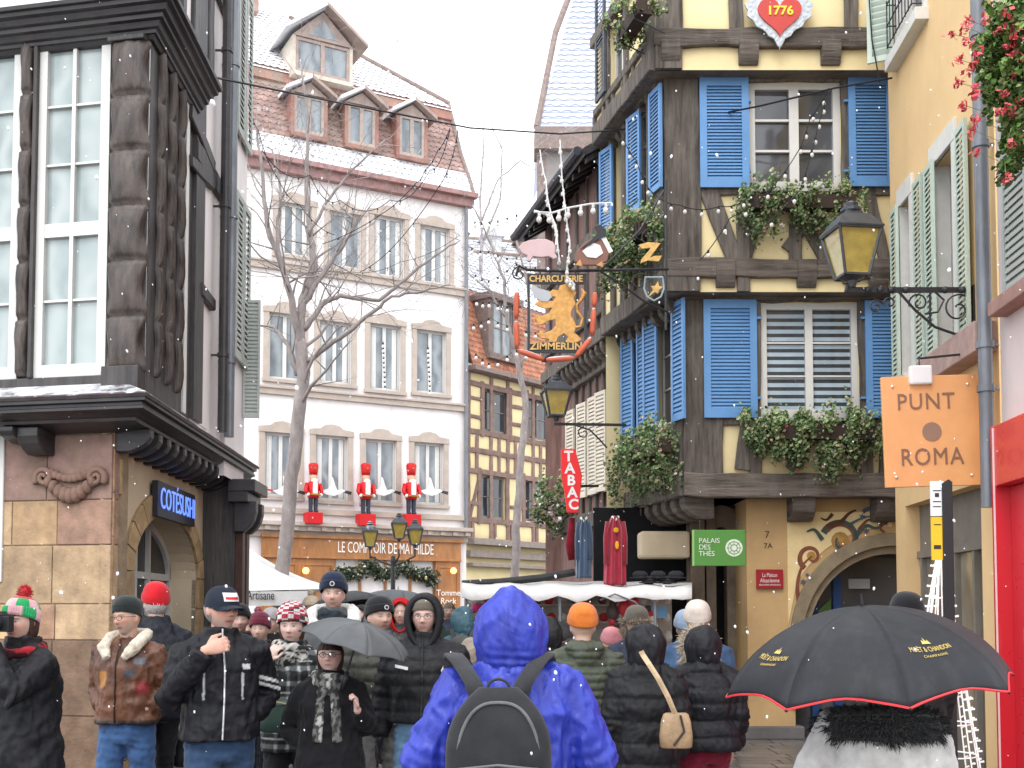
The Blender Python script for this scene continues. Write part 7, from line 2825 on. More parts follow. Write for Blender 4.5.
# stone jamb and shop glazing under the lintel
mb = MB(); mb.col = (1, 1, 1)
mb.fbox(FO, dh[1] - .0, uP, 0, lint, -.2, .01)
mb.build('jamb', M_ORANGE, oh)
mb = MB()
for i in range(5):
 u = dh[0] + .12 + (dh[1] - dh[0] - .2) * i / 4
 mb.fbox(FO, u - .03, u + .03, 0, dh[3] - .55, -.2, -.13)
mb.fbox(FO, dh[0], dh[1], dh[3] - .6, dh[3] - .52, -.2, -.12)
mb.fbox(FO, dh[0], dh[1], dh[3] - .52, dh[3], -.19, -.16)
mb.build('shop_frame', mat('grey_shop_frame', srgb(128, 122, 114), rough=.5, var=.15, bump=.1), oh)
g = MB(); g.fbox(FO, dh[0], dh[1], .0, dh[3] - .5, -.215, -.185)
g.build('shop_glass', glass('warm_shop_glass', (.16, .13, .09), (.35, .30, .22), freq=5), oh)
# drainpipe between the two houses
mb = MB()
pu = uP + .0
mb.tube([FO.W(pu, oz(984, 500) - .1, .12), FO.W(pu, 9.6, .12)], .062, 16)
for y in (395, 352, 152, 40):
 z = oz(984, y)
 mb.tube([FO.W(pu, z - .03, .12), FO.W(pu, z + .03, .12)], .078, 16)
 mb.beam(FO.W(pu, z, .0), FO.W(pu, z, .14), .02)
tag(mb.build('drainpipe', M_ZINC, auto=40), 'grey zinc drainpipe between the apricot house and the pink house', 'drainpipe')
# ================================================================== pink house in front on the right
PO = FO.W(uP + .09, 0, 0)
FPk = Frame((PO.x, PO.y, 0), FO.U, N=FO.N)
ph = thing('pink_corner_house', 'pale pink rendered house at the picture right edge with grey louvred shutters', 'house', PO)
pz = lambda x, y: FPk.px(x, y)
phole = (pz(1008, 200)[0], pz(1008, 200)[0] + 1.1, pz(1010, 300)[1], pz(1010, 150)[1] + .35)
mb = MB()
wall(mb, FPk, -.05, 4.5, 0, 9.5, [phole], .2)
mb.build('wall', M_PINKR, ph)
window(FPk, ph, *phole, -.12, M_WHITEP, G_DARK, 2, 3)
shutter(ph, FPk.W(phole[0] - .0, phole[2], .03), FPk.U, FPk.N, .55, phole[3] - phole[2], M_GREYS, 22)
mb = MB()
mb.fbox(FPk, phole[0] - .1, phole[1] + .1, phole[2] - .13, phole[2] - .0, -.02, .16)
mb.build('sill', mat('pink_stone_sill', srgb(168, 132, 122), rough=.8, var=.2, bump=.3), ph, bevel=.01)
# red shopfront
rs_ = thing('red_shopfront', 'glossy bright red shopfront panel with white lettering at the right edge', 'shopfront', FPk.W(.4, 0, .2))
F_ = Frame(FPk.W(0, 0, 0), FPk.U, N=FPk.N)
rz0 = zpx(430, 10.2)
rzm = zpx(487, 10.0)
mb = MB()
mb.fbox(F_, .10, .16, 0, rz0, -.05, .16)
mb.fbox(F_, .16, 4.2, rzm, rz0, -.05, .15)
mb.fbox(F_, .16, 4.2, 0, rzm, -.05, .02)
mb.fbox(F_, 1.3, 1.5, 0, rzm, .02, .15)
mb.build('red_panels', M_RED, rs_, bevel=.008)
mb = MB(); mb.col = (.8, .6, .6)
mb.fbox(F_, .155, .163, 0, rz0 - .02, .15, .165)
mb.build('light_edge', M_PAINTC, rs_)
mb = MB(); mb.col = (.85, .83, .8)
mb.fbox(F_, .42, .62, zpx(655, 9.9), zpx(628, 9.9), .02, .03)
mb.build('white_letter', M_PAINTC, rs_)
# sign PUNT ROMA
sY = 10.6
pr_ = thing('hanging_shop_sign', 'square orange shop sign reading PUNT ROMA with a grey disc', 'shop sign', at(932, 430, sY))
c = at(931, 431, sY)
Fs = Frame(c, Vector((1, -.03, .028)), Vector((-.028, 0, 1)), (-.03, -1, 0))
hw, hh = 96 / 2 / FPX * sY, 112 / 2 / FPX * sY
mb = MB(); mb.col = srgb(232, 168, 112)
mb.fbox(Fs, -hw, hw, -hh, hh, -.02, .02)
mb.build('board', M_PAINTC, pr_, bevel=.004)
mb = MB(); mb.col = srgb(150, 112, 88)
SG_ = [(0, hh * .52, 'PUNT', .215, .52), (0, -hh * .48, 'ROMA', .225, .57)]
for a, b, tx, sz, ft in SG_:
 text_mb(tx, sz, Fs, -.045 if tx == 'PUNT' else -.01, b, .026, .006, fit=ft, mb=mb, bold=0, spacing=1.12)
 # little slab serifs
lets = MB(); lets.merge(mb)
for b, xs in ((hh * .49, [(-.285 + .0), -.13, .0, .02, .15, .285]), ):
 pass
n = 30
lets.c = [srgb(140, 104, 84)] * len(lets.f)
lets.build('lettering', M_PAINTC, pr_, fix=False)
lets = MB()
lets.add([Fs.W(math.cos(2 * PI * i / n) * .088, -.01 + math.sin(2 * PI * i / n) * .088, .026) for i in range(n)], [tuple(range(n))], col=srgb(150, 118, 100))
lets.build('disc', M_PAINTC, pr_, fix=False)
for sx, sy in ((-1, 1), (1, 1), (-1, -1), (1, -1)):
 mb = MB(); mb.col = (.8, .75, .65)
 mb.ball(Fs.W(sx * hw * .78, sy * hh * .82, .022), .016, 8, 6)
 mb.build('screw', C_METAL, pr_)
mb = MB(); mb.col = (.78, .77, .76)
q = Fs.px(919, 376)
mb.fbox(Fs, q[0] - .105, q[0] + .105, q[1] - .09, q[1] + .09, .0, .07)
mb.build('white_lamp_box', M_PAINTC, pr_, bevel=.02)
mb = MB()
mb.tube([Fs.W(q[0], q[1], .03), Fs.W(q[0], q[1] + .16, .02), Fs.W(q[0] + .5, q[1] + .2, -.02)], .012, 6)
mb.beam(Fs.W(hw, hh * .3, 0), Fs.W(hw + .15, hh * .3, 0), .02)
mb.beam(Fs.W(hw, -hh * .5, 0), Fs.W(hw + .15, -hh * .5, 0), .02)
mb.build('bracket', M_IRON, pr_)
# ================================================================== lanterns
def lantern_head(t, c, w, h, name='lantern'):
 """four sided tapering lantern, c = bottom centre"""
 Fz = lambda a, z, k: [Vector((c.x + math.cos(a + PI / 4 + i * PI / 2) * k * .7071, c.y + math.sin(a + PI / 4 + i * PI / 2) * k * .7071, c.z + z)) for i in range(4)]
 a = R(8)
 g = MB()
 lo, hi = w * .56, w * .98
 g.strip([Fz(a, h * .06, lo * .95), Fz(a, h * .60, hi * .95)], close=True, caps=True)
 g.build('glass', G_LAMP, t)
 b = MB()
 L0, L1 = Fz(a, h * .05, lo), Fz(a, h * .61, hi)
 for i in range(4):
  b.beam(L0[i], L1[i], .022)
  b.beam(L0[i], L0[(i + 1) % 4], .022)
  b.beam(L1[i], L1[(i + 1) % 4], .03)
 b.strip([Fz(a, h * .61, hi * 1.10), Fz(a, h * .63, hi * 1.10), Fz(a, h * .80, hi * .62), Fz(a, h * .82, hi * .42), Fz(a, h * .86, hi * .38)], close=True, caps=True)
 b.lathe([(w * .20, h * .85), (w * .24, h * .87), (w * .24, h * .90), (w * .16, h * .93), (w * .17, h * .97), (w * .05, h)], c, 12)
 b.lathe([(w * .30, h * .04), (w * .22, h * .02), (w * .12, -.0), (w * .08, -h * .08)], c, 10)
 b.build('frame', mat('dark_lantern_metal', srgb(78, 80, 84), rough=.4, var=.35, scale=10, bump=.2, metal=.4, snow=.12), t)
def curl(mb, c, r0, r1, a0, a1, X, Z, rad=.009, n=26):
 mb.tube([c + X * (math.cos(a0 + (a1 - a0) * i / n) * (r0 + (r1 - r0) * i / n)) + Z * (math.sin(a0 + (a1 - a0) * i / n) * (r0 + (r1 - r0) * i / n)) for i in range(n + 1)], rad, 6)
lY = 10.75
lt_ = thing('wall_lantern', 'large yellow glazed lantern on a scrolled iron bracket beside the apricot house', 'lantern', at(851, 285, lY))
lantern_head(lt_, at(852, 281, lY), 45 / FPX * lY, 82 / FPX * lY)
mb = MB()
A_, B_ = at(846, 290, lY), at(974, 290, lY + .05)
mb.beam(A_, B_, .03, .05)
Z = Vector((0, 0, 1)); X = (B_ - A_).normalized()
P_ = lambda x, y: at(x, y, lY)
mb.tube([P_(899, 292), P_(915, 310), P_(935, 327), P_(955, 334), P_(968, 332), P_(975, 324)], .013, 6)
curl(mb, P_(958, 309), .17, .03, R(-30), R(500), X, Z)
curl(mb, P_(919, 303), .10, .02, R(200), R(-250), X, Z)
curl(mb, P_(876, 307), .075, .015, R(0), R(480), X, Z)
curl(mb, P_(890, 303), .06, .012, R(180), R(-200), X, Z)
mb.tube([P_(935, 292), P_(944, 300), P_(938, 312), P_(925, 314)], .010, 6)
mb.beam(P_(974, 285), P_(974, 335), .03)
mb.beam(P_(930, 290), P_(930, 326), .016)
for x in (868, 880, 891, 906, 945, 962):
 mb.ball(P_(x, 290), .035, 8, 6)
mb.tube([P_(846, 292), P_(849, 283)], .02, 8)
mb.build('bracket', M_IRON, lt_)
l2Y = 15.6
l2 = thing('wall_lantern', 'smaller dim lantern on a straight iron arm above the red TABAC sign', 'lantern', at(556, 420, l2Y))
lantern_head(l2, at(556, 418, l2Y), 27 / FPX * l2Y, 44 / FPX * l2Y)
mb = MB()
mb.beam(at(554, 424, l2Y), at(626, 425, l2Y + .2), .035)
P_ = lambda x, y: at(x, y, l2Y)
mb.tube([P_(575, 425), P_(590, 430), P_(600, 440), P_(607, 448)], .012, 6)
curl(mb, P_(584, 433), .09, .02, R(90), R(480), Vector((1, 0, 0)), Z)
mb.build('bracket', M_IRON, l2)
# three headed street lamp
tY = 24
tl = thing('street_lamp', 'three headed street lamp in front of the wooden shopfront', 'street lamp', (gx(393, tY), tY, 0))
for x, y in ((370, 547), (399, 545), (415, 545)):
 y2 = {370: 548, 399: 540, 415: 546}[x]
 lantern_head(tl, at(x, y2, tY), 15 / FPX * tY, 27 / FPX * tY)
mb = MB()
base = Vector((gx(393, tY), tY, 0))
mb.lathe([(.16, 0), (.16, .3), (.09, .5), (.06, 1), (.045, 2.6), (.06, 2.7), (.04, 2.8)], base, 12)
for x in (370, 399, 415):
 e = at(x, 549, tY)
 mb.tube([at(393, 566, tY), at((393 + x) / 2, 562, tY), at(x, 556, tY), e], .022, 6)
mb.build('post', M_IRON, tl)
# ================================================================== iron signs on the lane
zY = 13.2
zs = thing('butcher_sign', 'openwork gilded lion sign in a black frame reading CHARCUTERIE ZIMMERLIN', 'shop sign', at(556, 310, zY))
Fz = Frame(at(556, 312, zY), (1, .0, 0), N=(0, -1, 0))
k_ = zY / FPX
def zq(x, y): return ((x - 556) * k_, (312 - y) * k_)
mb = MB()
a = zq(527, 354); b = zq(587, 273)
for (u0, u1, v0, v1) in ((a[0], b[0], b[1] - .02, b[1]), (a[0], b[0], a[1], a[1] + .02), (a[0], a[0] + .03, a[1] + .02, b[1] - .02), (b[0] - .03, b[0], a[1] + .02, b[1] - .02),
      (a[0] + .03, b[0] - .03, b[1] - .12, b[1] - .02), (a[0] + .03, b[0] - .03, a[1] + .02, a[1] + .12)):
 mb.fbox(Fz, u0, u1, v0, v1, -.015, .015)
mb.build('frame', M_IRON, zs)
mb = text_mb('CHARCUTERIE', .105, Fz, 0, b[1] - .065, .022, .008, fit=(b[0] - a[0]) * .9, bold=.003)
text_mb('ZIMMERLIN', .115, Fz, 0, a[1] + .072, .022, .008, fit=(b[0] - a[0]) * .88, mb=mb, bold=.003)
mb.build('lettering', M_GOLD, zs)
lion = [(571, 282), (567, 280), (564, 284), (560, 285), (558, 290), (553, 289), (549, 292), (552, 296), (556, 297), (553, 301), (546, 300), (541, 296), (536, 297), (538, 301), (534, 304), (539, 307), (546, 309), (552, 308),
  (549, 313), (543, 316), (537, 315), (533, 319), (537, 322), (535, 326), (542, 325), (549, 321), (555, 320), (556, 326), (551, 331), (544, 334), (541, 331), (537, 335), (541, 339), (549, 340), (548, 343), (556, 343), (558, 338),
  (564, 334), (568, 338), (565, 343), (572, 344), (578, 343), (582, 340), (578, 336), (574, 333), (577, 328), (575, 322), (571, 316), (572, 310), (576, 304), (574, 298), (577, 292), (573, 290), (575, 285)]
mb = MB(); mb.col = (1, .85, .7)
mb.poly(Fz, [zq(*p) for p in lion], -.01, .012)
tail = [(575, 328), (581, 327), (583, 319), (578, 312), (577, 305), (582, 299), (585, 293), (582, 288)]
mb.tube([Fz.W(*zq(*p)) for p in tail], [.022, .02, .018, .018, .02, .022, .03, .012], 8)
crown = [(560, 281), (559, 274), (563, 278), (566, 272), (569, 278), (573, 274), (572, 281)]
mb.poly(Fz, [zq(*p) for p in crown], -.012, .014)
mb.build('lion', M_GOLD, zs, bevel=.006)
mb = MB(); mb.col = srgb(180, 184, 190)
mb.poly(Fz, [zq(*p) for p in ((532, 284), (538, 288), (549, 291), (552, 297), (547, 302), (540, 301), (534, 296), (531, 289))], .012, .022)
mb.build('axe_blade', M_PAINTC, zs)
mb = MB()
bar0, bar1 = at(512, 271, zY), at(668, 268, zY + .3)
mb.tube([at(516, 276, zY), at(519, 266, zY), at(527, 270, zY), at(560, 271, zY), at(620, 270, zY + .1), at(668, 269, zY + .35)], .018, 6)
curl(mb, at(519, 274, zY), .09, .02, R(60), R(520), Vector((1, 0, 0)), Z)
mb.tube([at(600, 271, zY), at(622, 285, zY + .1), at(645, 302, zY + .2), at(668, 312, zY + .35)], .013, 6)
curl(mb, at(640, 282, zY + .2), .12, .02, R(0), R(450), Vector((1, 0, 0)), Z)
mb.tube([at(600, 271, zY), at(640, 230, zY + .2), at(664, 190, zY + .3)], .012, 6)
curl(mb, at(650, 238, zY + .2), .11, .02, R(90), R(560), Vector((1, 0, 0)), Z)
mb.tube([at(666, 180, zY + .35), at(666, 330, zY + .35)], .016, 6)
for x in (540, 575): mb.tube([at(x, 271, zY), at(x, 274, zY)], .01, 5)
mb.build('iron_bracket', M_IRON, zs)
# sausage chain hanging round the sign
sg = thing('sausage_garland', 'orange red sausage chain dipped in snow hanging around the gilded lion sign', 'garland', at(555, 355, zY))
pth = [(517, 290), (516, 305), (516, 320), (515, 335), (517, 350), (530, 356), (545, 360), (560, 361), (575, 358), (589, 352), (592, 337), (593, 322), (594, 307), (595, 292)]
pth = pth[::2] + [pth[-1]]
for i in range(len(pth) - 1):
 if pth[i] == pth[i + 1]: continue
 p, q = at(*pth[i], zY - .05), at(*pth[i + 1], zY - .05)
 s = MB()
 m = p.lerp(q, .5)
 s.tube([p.lerp(q, .04), p.lerp(q, .2), m, p.lerp(q, .8), p.lerp(q, .96)], [.018, .032, .035, .032, .018], 10)
 s.build('sausage', mat('sausage_red', srgb(204, 104, 78), rough=.5, var=.2, bump=.1, snow=.35), sg, smooth=True)
# the pink pig
pg = thing('pig_figure', 'pink sheet metal pig hung on the iron bracket left of the goose figure', 'figure', at(538, 250, zY))
pig = [(518, 248), (522, 243), (530, 240), (538, 239), (546, 239), (553, 242), (556, 247), (555, 254), (558, 258), (554, 260), (549, 257), (541, 258), (533, 257), (530, 262), (527, 262), (527, 256), (522, 254)]
Fq = Frame(at(538, 250, zY - .1), (1, 0, 0), N=(0, -1, 0))
mb = MB(); mb.col = srgb(206, 178, 178)
mb.poly(Fq, [((x - 538) * k_, (250 - y) * k_) for x, y in pig], -.02, .02)
mb.build('body', M_PAINTC, pg, bevel=.01)
mb = MB(); mb.col = (.8, .8, .78)
mb.tube([at(x, y, zY - .1) for x, y in ((556, 245), (557, 236), (554, 224), (546, 214), (534, 211))], .015, 6)
mb.build('wire', M_PAINTC, pg)
# goose in apron
gs = thing('goose_figure', 'brown goose figure in white apron and black hat on the bracket beside the pig', 'figure', at(595, 250, zY))
Fq = Frame(at(592, 252, zY - .1), (1, 0, 0), N=(0, -1, 0))
gq = lambda L: [((x - 592) * k_, (252 - y) * k_) for x, y in L]
mb = MB(); mb.col = srgb(132, 92, 78)
mb.poly(Fq, gq([(574, 262), (576, 252), (584, 243), (594, 238), (602, 240), (610, 252), (607, 262), (598, 266), (582, 266)]), -.02, .02)
mb.build('body', M_PAINTC, gs, bevel=.01)
mb = MB(); mb.col = (.78, .77, .76)
mb.poly(Fq, gq([(582, 252), (592, 243), (600, 246), (603, 254), (596, 259), (587, 258)]), .02, .032)
mb.poly(Fq, gq([(600, 236), (605, 236), (613, 252), (609, 254)]), .02, .03)
mb.build('apron', M_PAINTC, gs)
mb = MB(); mb.col = (.03, .03, .035)
mb.poly(Fq, gq([(594, 228), (600, 225), (606, 230), (606, 237), (598, 240), (590, 246), (580, 250), (592, 240), (597, 234)]), .034, .045)
mb.build('hat', M_PAINTC, gs)
mb = MB(); mb.col = srgb(205, 150, 90)
mb.poly(Fq, gq([(575, 266), (580, 260), (582, 267)]), .02, .03)
mb.poly(Fq, gq([(596, 266), (602, 262), (603, 268)]), .02, .03)
mb.build('feet', M_PAINTC, gs)
# gilded Z and small star shield
z_ = thing('gilded_letter_sign', 'gilded letter Z in an iron scroll above the star shield', 'sign', at(649, 253, zY + .25))
Fq = Frame(at(649, 253, zY + .2), (1, 0, 0), N=(0, -1, 0))
mb = MB()
kz = (zY + .2) / FPX
mb.poly(Fq, [((x - 649) * kz, (253 - y) * kz) for x, y in ((638, 245), (648, 242), (661, 243), (650, 258), (655, 256), (662, 256), (659, 262), (648, 261), (640, 264), (641, 260), (651, 248), (642, 249))], -.012, .012)
mb.build('letter', M_GOLD, z_, bevel=.004)
sh_ = thing('star_shield', 'small iron shield outlined in pale metal with a gold shooting star', 'sign', at(654, 290, zY + .25))
Fq = Frame(at(654, 289, zY + .2), (1, 0, 0), N=(0, -1, 0))
mb = MB(); mb.col = srgb(150, 170, 175)
o = [(-9, 12), (9, 12), (10, 0), (7, -8), (0, -12), (-7, -8), (-10, 0)]
pts = [Fq.W(x * kz, y * kz) for x, y in o]
mb.tube(pts + pts[:2], .012, 6)
mb.build('rim', M_PAINTC, sh_)
mb = MB()
mb.poly(Fq, [(a * kz, b * kz) for a, b in ((-7, -9), (-1, -1), (-3, 3), (1, 3), (4, 8), (5, 3), (9, 2), (5, -1), (4, -5), (1, -3))], -.01, .01)
mb.build('star', M_GOLD, sh_)
# TABAC
tb = thing('tobacconist_sign', 'red lozenge shaped sign reading TABAC hung vertically', 'shop sign', at(572, 480, 15.2))
Fq = Frame(at(572, 480, 15.2), (1, 0, 0), N=(0, -1, 0))
kt = 15.2 / FPX
mb = MB(); mb.col = (1, 1, 1)
tabo = [(561, 449), (575, 449), (582, 476), (578, 513), (567, 513), (564, 490), (561, 476)]
mb.poly(Fq, [((x - 572) * kt, (480 - y) * kt) for x, y in tabo], -.05, .05)
mb.build('board', mat('illuminated_red', srgb(222, 34, 38), rough=.4, var=.05, bump=0, emit=.12), tb, bevel=.01)
mb = MB()
for i, ch in enumerate('TABAC'):
 text_mb(ch, .19, Fq, (568.5 + i * 1.2 - 572) * kt, (480 - (457 + i * 12.1)) * kt, .056, .01, mb=mb, bold=.006)
mb.c = [(.85, .83, .82)] * len(mb.f)
mb.build('lettering', M_PAINTC, tb)
mb = MB()
mb.beam(at(580, 486, 15.25), at(598, 486, 15.5), .03)
mb.build('arm', M_IRON, tb)
# green tea shop sign
gY2 = 13.9
gn = thing('tea_shop_sign', 'green rectangular sign reading PALAIS DES THÉS with a white round emblem', 'shop sign', at(719, 548, gY2))
Fq = Frame(at(719, 548, gY2), (1, .03, 0), N=(.03, -1, 0))
kg = gY2 / FPX
mb = MB(); mb.col = srgb(86, 142, 66)
mb.fbox(Fq, -26 * kg, 26 * kg, -18 * kg, 18 * kg, -.03, .03)
mb.build('board', M_PAINTC, gn, bevel=.005)
mb = MB(); mb.col = srgb(140, 190, 110)
mb.fbox(Fq, -26.6 * kg, -25.4 * kg, -18 * kg, 18 * kg, -.031, .036)
mb.build('edge', M_PAINTC, gn)
mb = MB()
for i, tx in enumerate(('PALAIS', 'DES', 'THÉS')):
 text_mb(tx, .085, Fq, -21 * kg, (7 - 6.5 * i) * kg, .034, .004, mb=mb, align='LEFT')
mb.c = [srgb(222, 230, 214)] * len(mb.f)
mb.build('lettering', M_PAINTC, gn)
mb = MB()
n = 26
mb.add([Fq.W(14.5 * kg + math.cos(2 * PI * i / n) * .105, math.sin(2 * PI * i / n) * .105, .034) for i in range(n)], [tuple(range(n))])
mb.c = [srgb(222, 230, 214)] * len(mb.f)
o = mb.build('disc', M_PAINTC, gn, fix=False)
mb = MB(); mb.col = srgb(86, 142, 66)
for r_ in (.04, .075):
 pts = [Fq.W(14.5 * kg + math.cos(2 * PI * i / 20) * r_, math.sin(2 * PI * i / 20) * r_, .036) for i in range(21)]
 mb.tube(pts, .004, 4)
for i in range(8):
 a = i * PI / 4
 mb.beam(Fq.W(14.5 * kg + math.cos(a) * .03, math.sin(a) * .03, .036), Fq.W(14.5 * kg + math.cos(a) * .09, math.sin(a) * .09, .036), .005)
mb.build('emblem_lines', M_PAINTC, gn)
mb = MB()
for x in (700, 737):
 mb.tube([at(x, 530, gY2), at(x, 520, gY2)], .008, 5)
mb.build('hook', M_IRON, gn)
# red plaque, numbers
rp = thing('red_plaque', 'small dark red plaque with white lettering on the ochre pier', 'plaque', at(769, 579, 14.9))
Fq = Frame(at(769.5, 579, 14.92), (1, 0, 0), N=(0, -1, 0))
kp = 14.92 / FPX
mb = MB(); mb.col = srgb(158, 30, 40)
mb.fbox(Fq, -13.5 * kp, 13.5 * kp, -9.5 * kp, 9.5 * kp, -.01, .015)
mb.build('board', M_PAINTC, rp, bevel=.004)
mb = text_mb('La Maison', .075, Fq, 0, 3.8 * kp, .018, .003, fit=.19)
text_mb('Alsacienne', .075, Fq, 0, -1.6 * kp, .018, .003, fit=.25, mb=mb)
text_mb('BISCUITERIE ARTISANALE', .03, Fq, 0, -6 * kp, .018, .003, fit=.28, mb=mb)
mb.c = [(.8, .76, .74)] * len(mb.f)
mb.build('lettering', M_PAINTC, rp)
mb = text_mb('7', .13, FGR, FGR.px(767, 535)[0], FGR.px(767, 535)[1], .006, .006)
text_mb('7A', .10, FGR, FGR.px(768, 547)[0], FGR.px(767, 546)[1], .006, .006, mb=mb)
mb.c = [(.12, .07, .04)] * len(mb.f)
tag(mb.build('house_number', M_PAINTC), 'painted house numbers 7 and 7A high on the ochre pier', 'house number')
mb = MB(); mb.col = (.3, .2, .15)
p = FGR.px(790, 515)
curl(mb, FGR.W(p[0], p[1], .12), .07, .02, 0, 8, Vector((1, 0, 0)), Z, rad=.015)
tag(mb.build('iron_scroll_hook', M_IRON), 'small curled iron hook at the top of the painted spandrel', 'hook')
# ================================================================== flower boxes
FL_G = [(.20, .32, .12), (.27, .38, .16), (.11, .19, .07), (.38, .44, .24), (.42, .37, .22), (.14, .23, .09)]
def flowerbox(label, F, x0, x1, y, depth, n, seed, ext=None, flowers=((.75, .72, .68), (.6, .1, .08)), down=.32, nn=.22, fn=60, box=True, leaf=.047):
 u0 = F.px(x0, y, nn)[0]; u1 = F.px(x1, y, nn)[0]; v = F.px(x0, y, nn)[1]
 c = F.W((u0 + u1) / 2, v, nn)
 t = thing('flower_box', label, 'flower box', c)
 if box:
  mb = MB()
  mb.fbox(F, min(u0, u1) + .05, max(u0, u1) - .05, v - .14, v + .03, nn - .09, nn + .09)
  mb.build('trough', mat('dark_trough', srgb(60, 46, 40), rough=.7, var=.2), t)
  mb = MB()
  for uu in (min(u0, u1) + .15, max(u0, u1) - .15):
   mb.tube([F.W(uu, v - .3, 0), F.W(uu, v - .16, nn + .1), F.W(uu, v + .05, nn + .1)], .01, 5)
  mb.build('holder', M_IRON, t)
 mb = MB()
 half = abs(u1 - u0) / 2
 k = max(2, int(half * 2 / .3))
 for i in range(k):
  u = min(u0, u1) + (i + .5) * half * 2 / k
  d = down * rnd.uniform(.6, 1.3)
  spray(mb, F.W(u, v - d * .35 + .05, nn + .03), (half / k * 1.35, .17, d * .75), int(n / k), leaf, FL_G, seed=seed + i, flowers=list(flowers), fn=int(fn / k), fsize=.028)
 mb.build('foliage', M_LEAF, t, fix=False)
 return t
flowerbox('wide leafy flower box with white blooms under the striped blind window', f0, 746, 880, 429, .2, 5600, 10, down=.50, fn=50)
flowerbox('thin trailing flower box under the upper blue shuttered window', f1, 740, 858, 199, .2, 2800, 30, down=.36, fn=60, flowers=((.75, .72, .70), (.7, .68, .66), (.4, .2, .15)))
# boxes on the lane side
flowerbox('bushy flower box on the lane side, above the red hanging robe', SE[0], 666, 622, 440, .2, 3600, 50, down=.40, nn=.28, fn=80, flowers=((.7, .6, .55), (.6, .45, .3)))
flowerbox('fir and leaf filled box on the lane side beside the gilded Z', SE[1], 648, 610, 222, .2, 3600, 70, down=.48, nn=.24, fn=90, flowers=((.65, .35, .22), (.6, .5, .3)))
flowerbox('small flower box high on the lane side under the slate shutter', SE[2], 646, 622, 0, .2, 700, 90, down=.22, nn=.3, fn=40, flowers=((.7, .65, .2), (.6, .5, .3)))
mb = MB()
c = at(553, 502, 19.5)
spray(mb, c, (.28, .2, .35), 700, .07, FL_G, seed=5, flowers=[(.75, .65, .68), (.6, .5, .5)], fn=60, fsize=.05)
tag(mb.build('hanging_basket', M_LEAF, fix=False), 'hanging flower basket between the yellow house and the TABAC sign', 'flower basket')
# geraniums on the right
gr = thing('geranium_box', 'mass of red geraniums spilling from the top right of the pink house', 'flower box', at(1012, 70, 9))
mb = MB()
for i, (x, y, e) in enumerate(((1010, 15, (.18, .2, .2)), (1022, 60, (.20, .2, .25)), (1005, 70, (.14, .2, .2)), (1020, 110, (.16, .2, .2)), (1016, 150, (.08, .15, .14)), (1030, 20, (.2, .2, .3)), (996, 50, (.10, .15, .1)), (1040, 90, (.2, .2, .4)))):
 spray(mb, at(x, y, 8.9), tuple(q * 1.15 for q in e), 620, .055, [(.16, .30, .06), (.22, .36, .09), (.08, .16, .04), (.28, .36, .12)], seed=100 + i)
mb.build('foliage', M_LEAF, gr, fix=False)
rr = random.Random(3)
fx = [(1006, 13), (1000, 30), (1014, 38), (1018, 40), (1013, 53), (1006, 48), (977, 52), (966, 28), (968, 42), (960, 60), (952, 34), (968, 20), (974, 63), (960, 83), (968, 70), (976, 88), (975, 96), (963, 105), (975, 118), (972, 130), (976, 152), (1006, 107), (1014, 113), (1003, 93), (1011, 143), (1006, 178), (1020, 100), (1016, 28), (984, 20), (998, 112), (1020, 60), (1012, 73)]
st = MB(); st.col = (.20, .28, .10)
for x, y in fx:
 mb = MB()
 c = at(x, y, 8.7)
 for q in range(16):
  p = c + Vector([rr.gauss(0, .019) for _ in range(3)])
  a = Vector([rr.gauss(0, 1) for _ in range(3)]).normalized(); b = a.orthogonal().normalized()
  s = rr.uniform(.016, .028)
  kk = rr.uniform(.7, 1.2)
  mb.add([p + a * s, p + b * s, p - a * s, p - b * s], [(0, 1, 2, 3)], col=(.80 * kk, .14 * kk, .17 * kk))
 mb.build('bloom', M_LEAF, gr, fix=False)
 st.tube([c, c.lerp(at(1005, min(max(y, 10), 150) + 8, 8.85), .5) + Vector((0, 0, -.02)), at(1005, min(max(y, 10), 150) + 14, 8.9)], .0025, 4)
st.build('stalks', M_LEAF, gr)
mb = MB()
F_ = Frame(at(1036, 60, 9.0), FO.U, N=FO.N)
mb.fbox(F_, -.3, 1.2, -.2, .1, -.15, .1)
mb.build('trough', MATS['dark_trough'], gr)
# ================================================================== market stall, robes
sY = 13.6
stl = thing('market_stall', 'market stall with white canvas awning and shelves of crockery behind the blue hood', 'market stall', (gx(600, sY), sY, 0))
M_CANV = mat('white_canvas', srgb(214, 212, 210), rough=.8, var=.12, scale=3, bump=.3, bscale=10, dirt=.2)
mb = MB()
xs = [462, 490, 530, 575, 620, 660, 692]
rows = []
for i in range(25):
 t = i / 24
 x = 462 + (692 - 462) * t
 row = []
 sag = 3 * math.sin(t * PI * 5) ** 2
 for (yy, Y) in ((581 + sag * .4, 15.8), (584 + sag, 14.6), (588 + sag, 13.6), (597 + sag * 1.2 + 2 * math.sin(t * 40), 13.5)):
  row.append(at(x, yy, Y))
 rows.append(row)
mb.strip(rows)
o = mb.build('awning', M_CANV, stl, smooth=True)
o.modifiers.new('t', 'SOLIDIFY').thickness = .01
mb = MB()
for x in (466, 560, 655, 690):
 p = at(x, 596, 13.6)
 mb = MB()
 mb.tube([p, (p.x, p.y, 0)], .02, 6)
 mb.build('pole', M_ZINC, stl)
mb = MB()
mb.tube([at(600, 600, 13.55), at(615, 594, 13.5), at(635, 602, 13.5), at(650, 618, 13.5)], .012, 6)
mb.build('bent_rail', M_ZINC, stl)
Fk = Frame((gx(560, 14.6), 14.6, 0), (1, 0, 0), N=(0, -1, 0))
mb = MB(); mb.col = (1, 1, 1)
mb.fbox(Fk, -1.2, 1.6, 0, .95, -.6, .0)
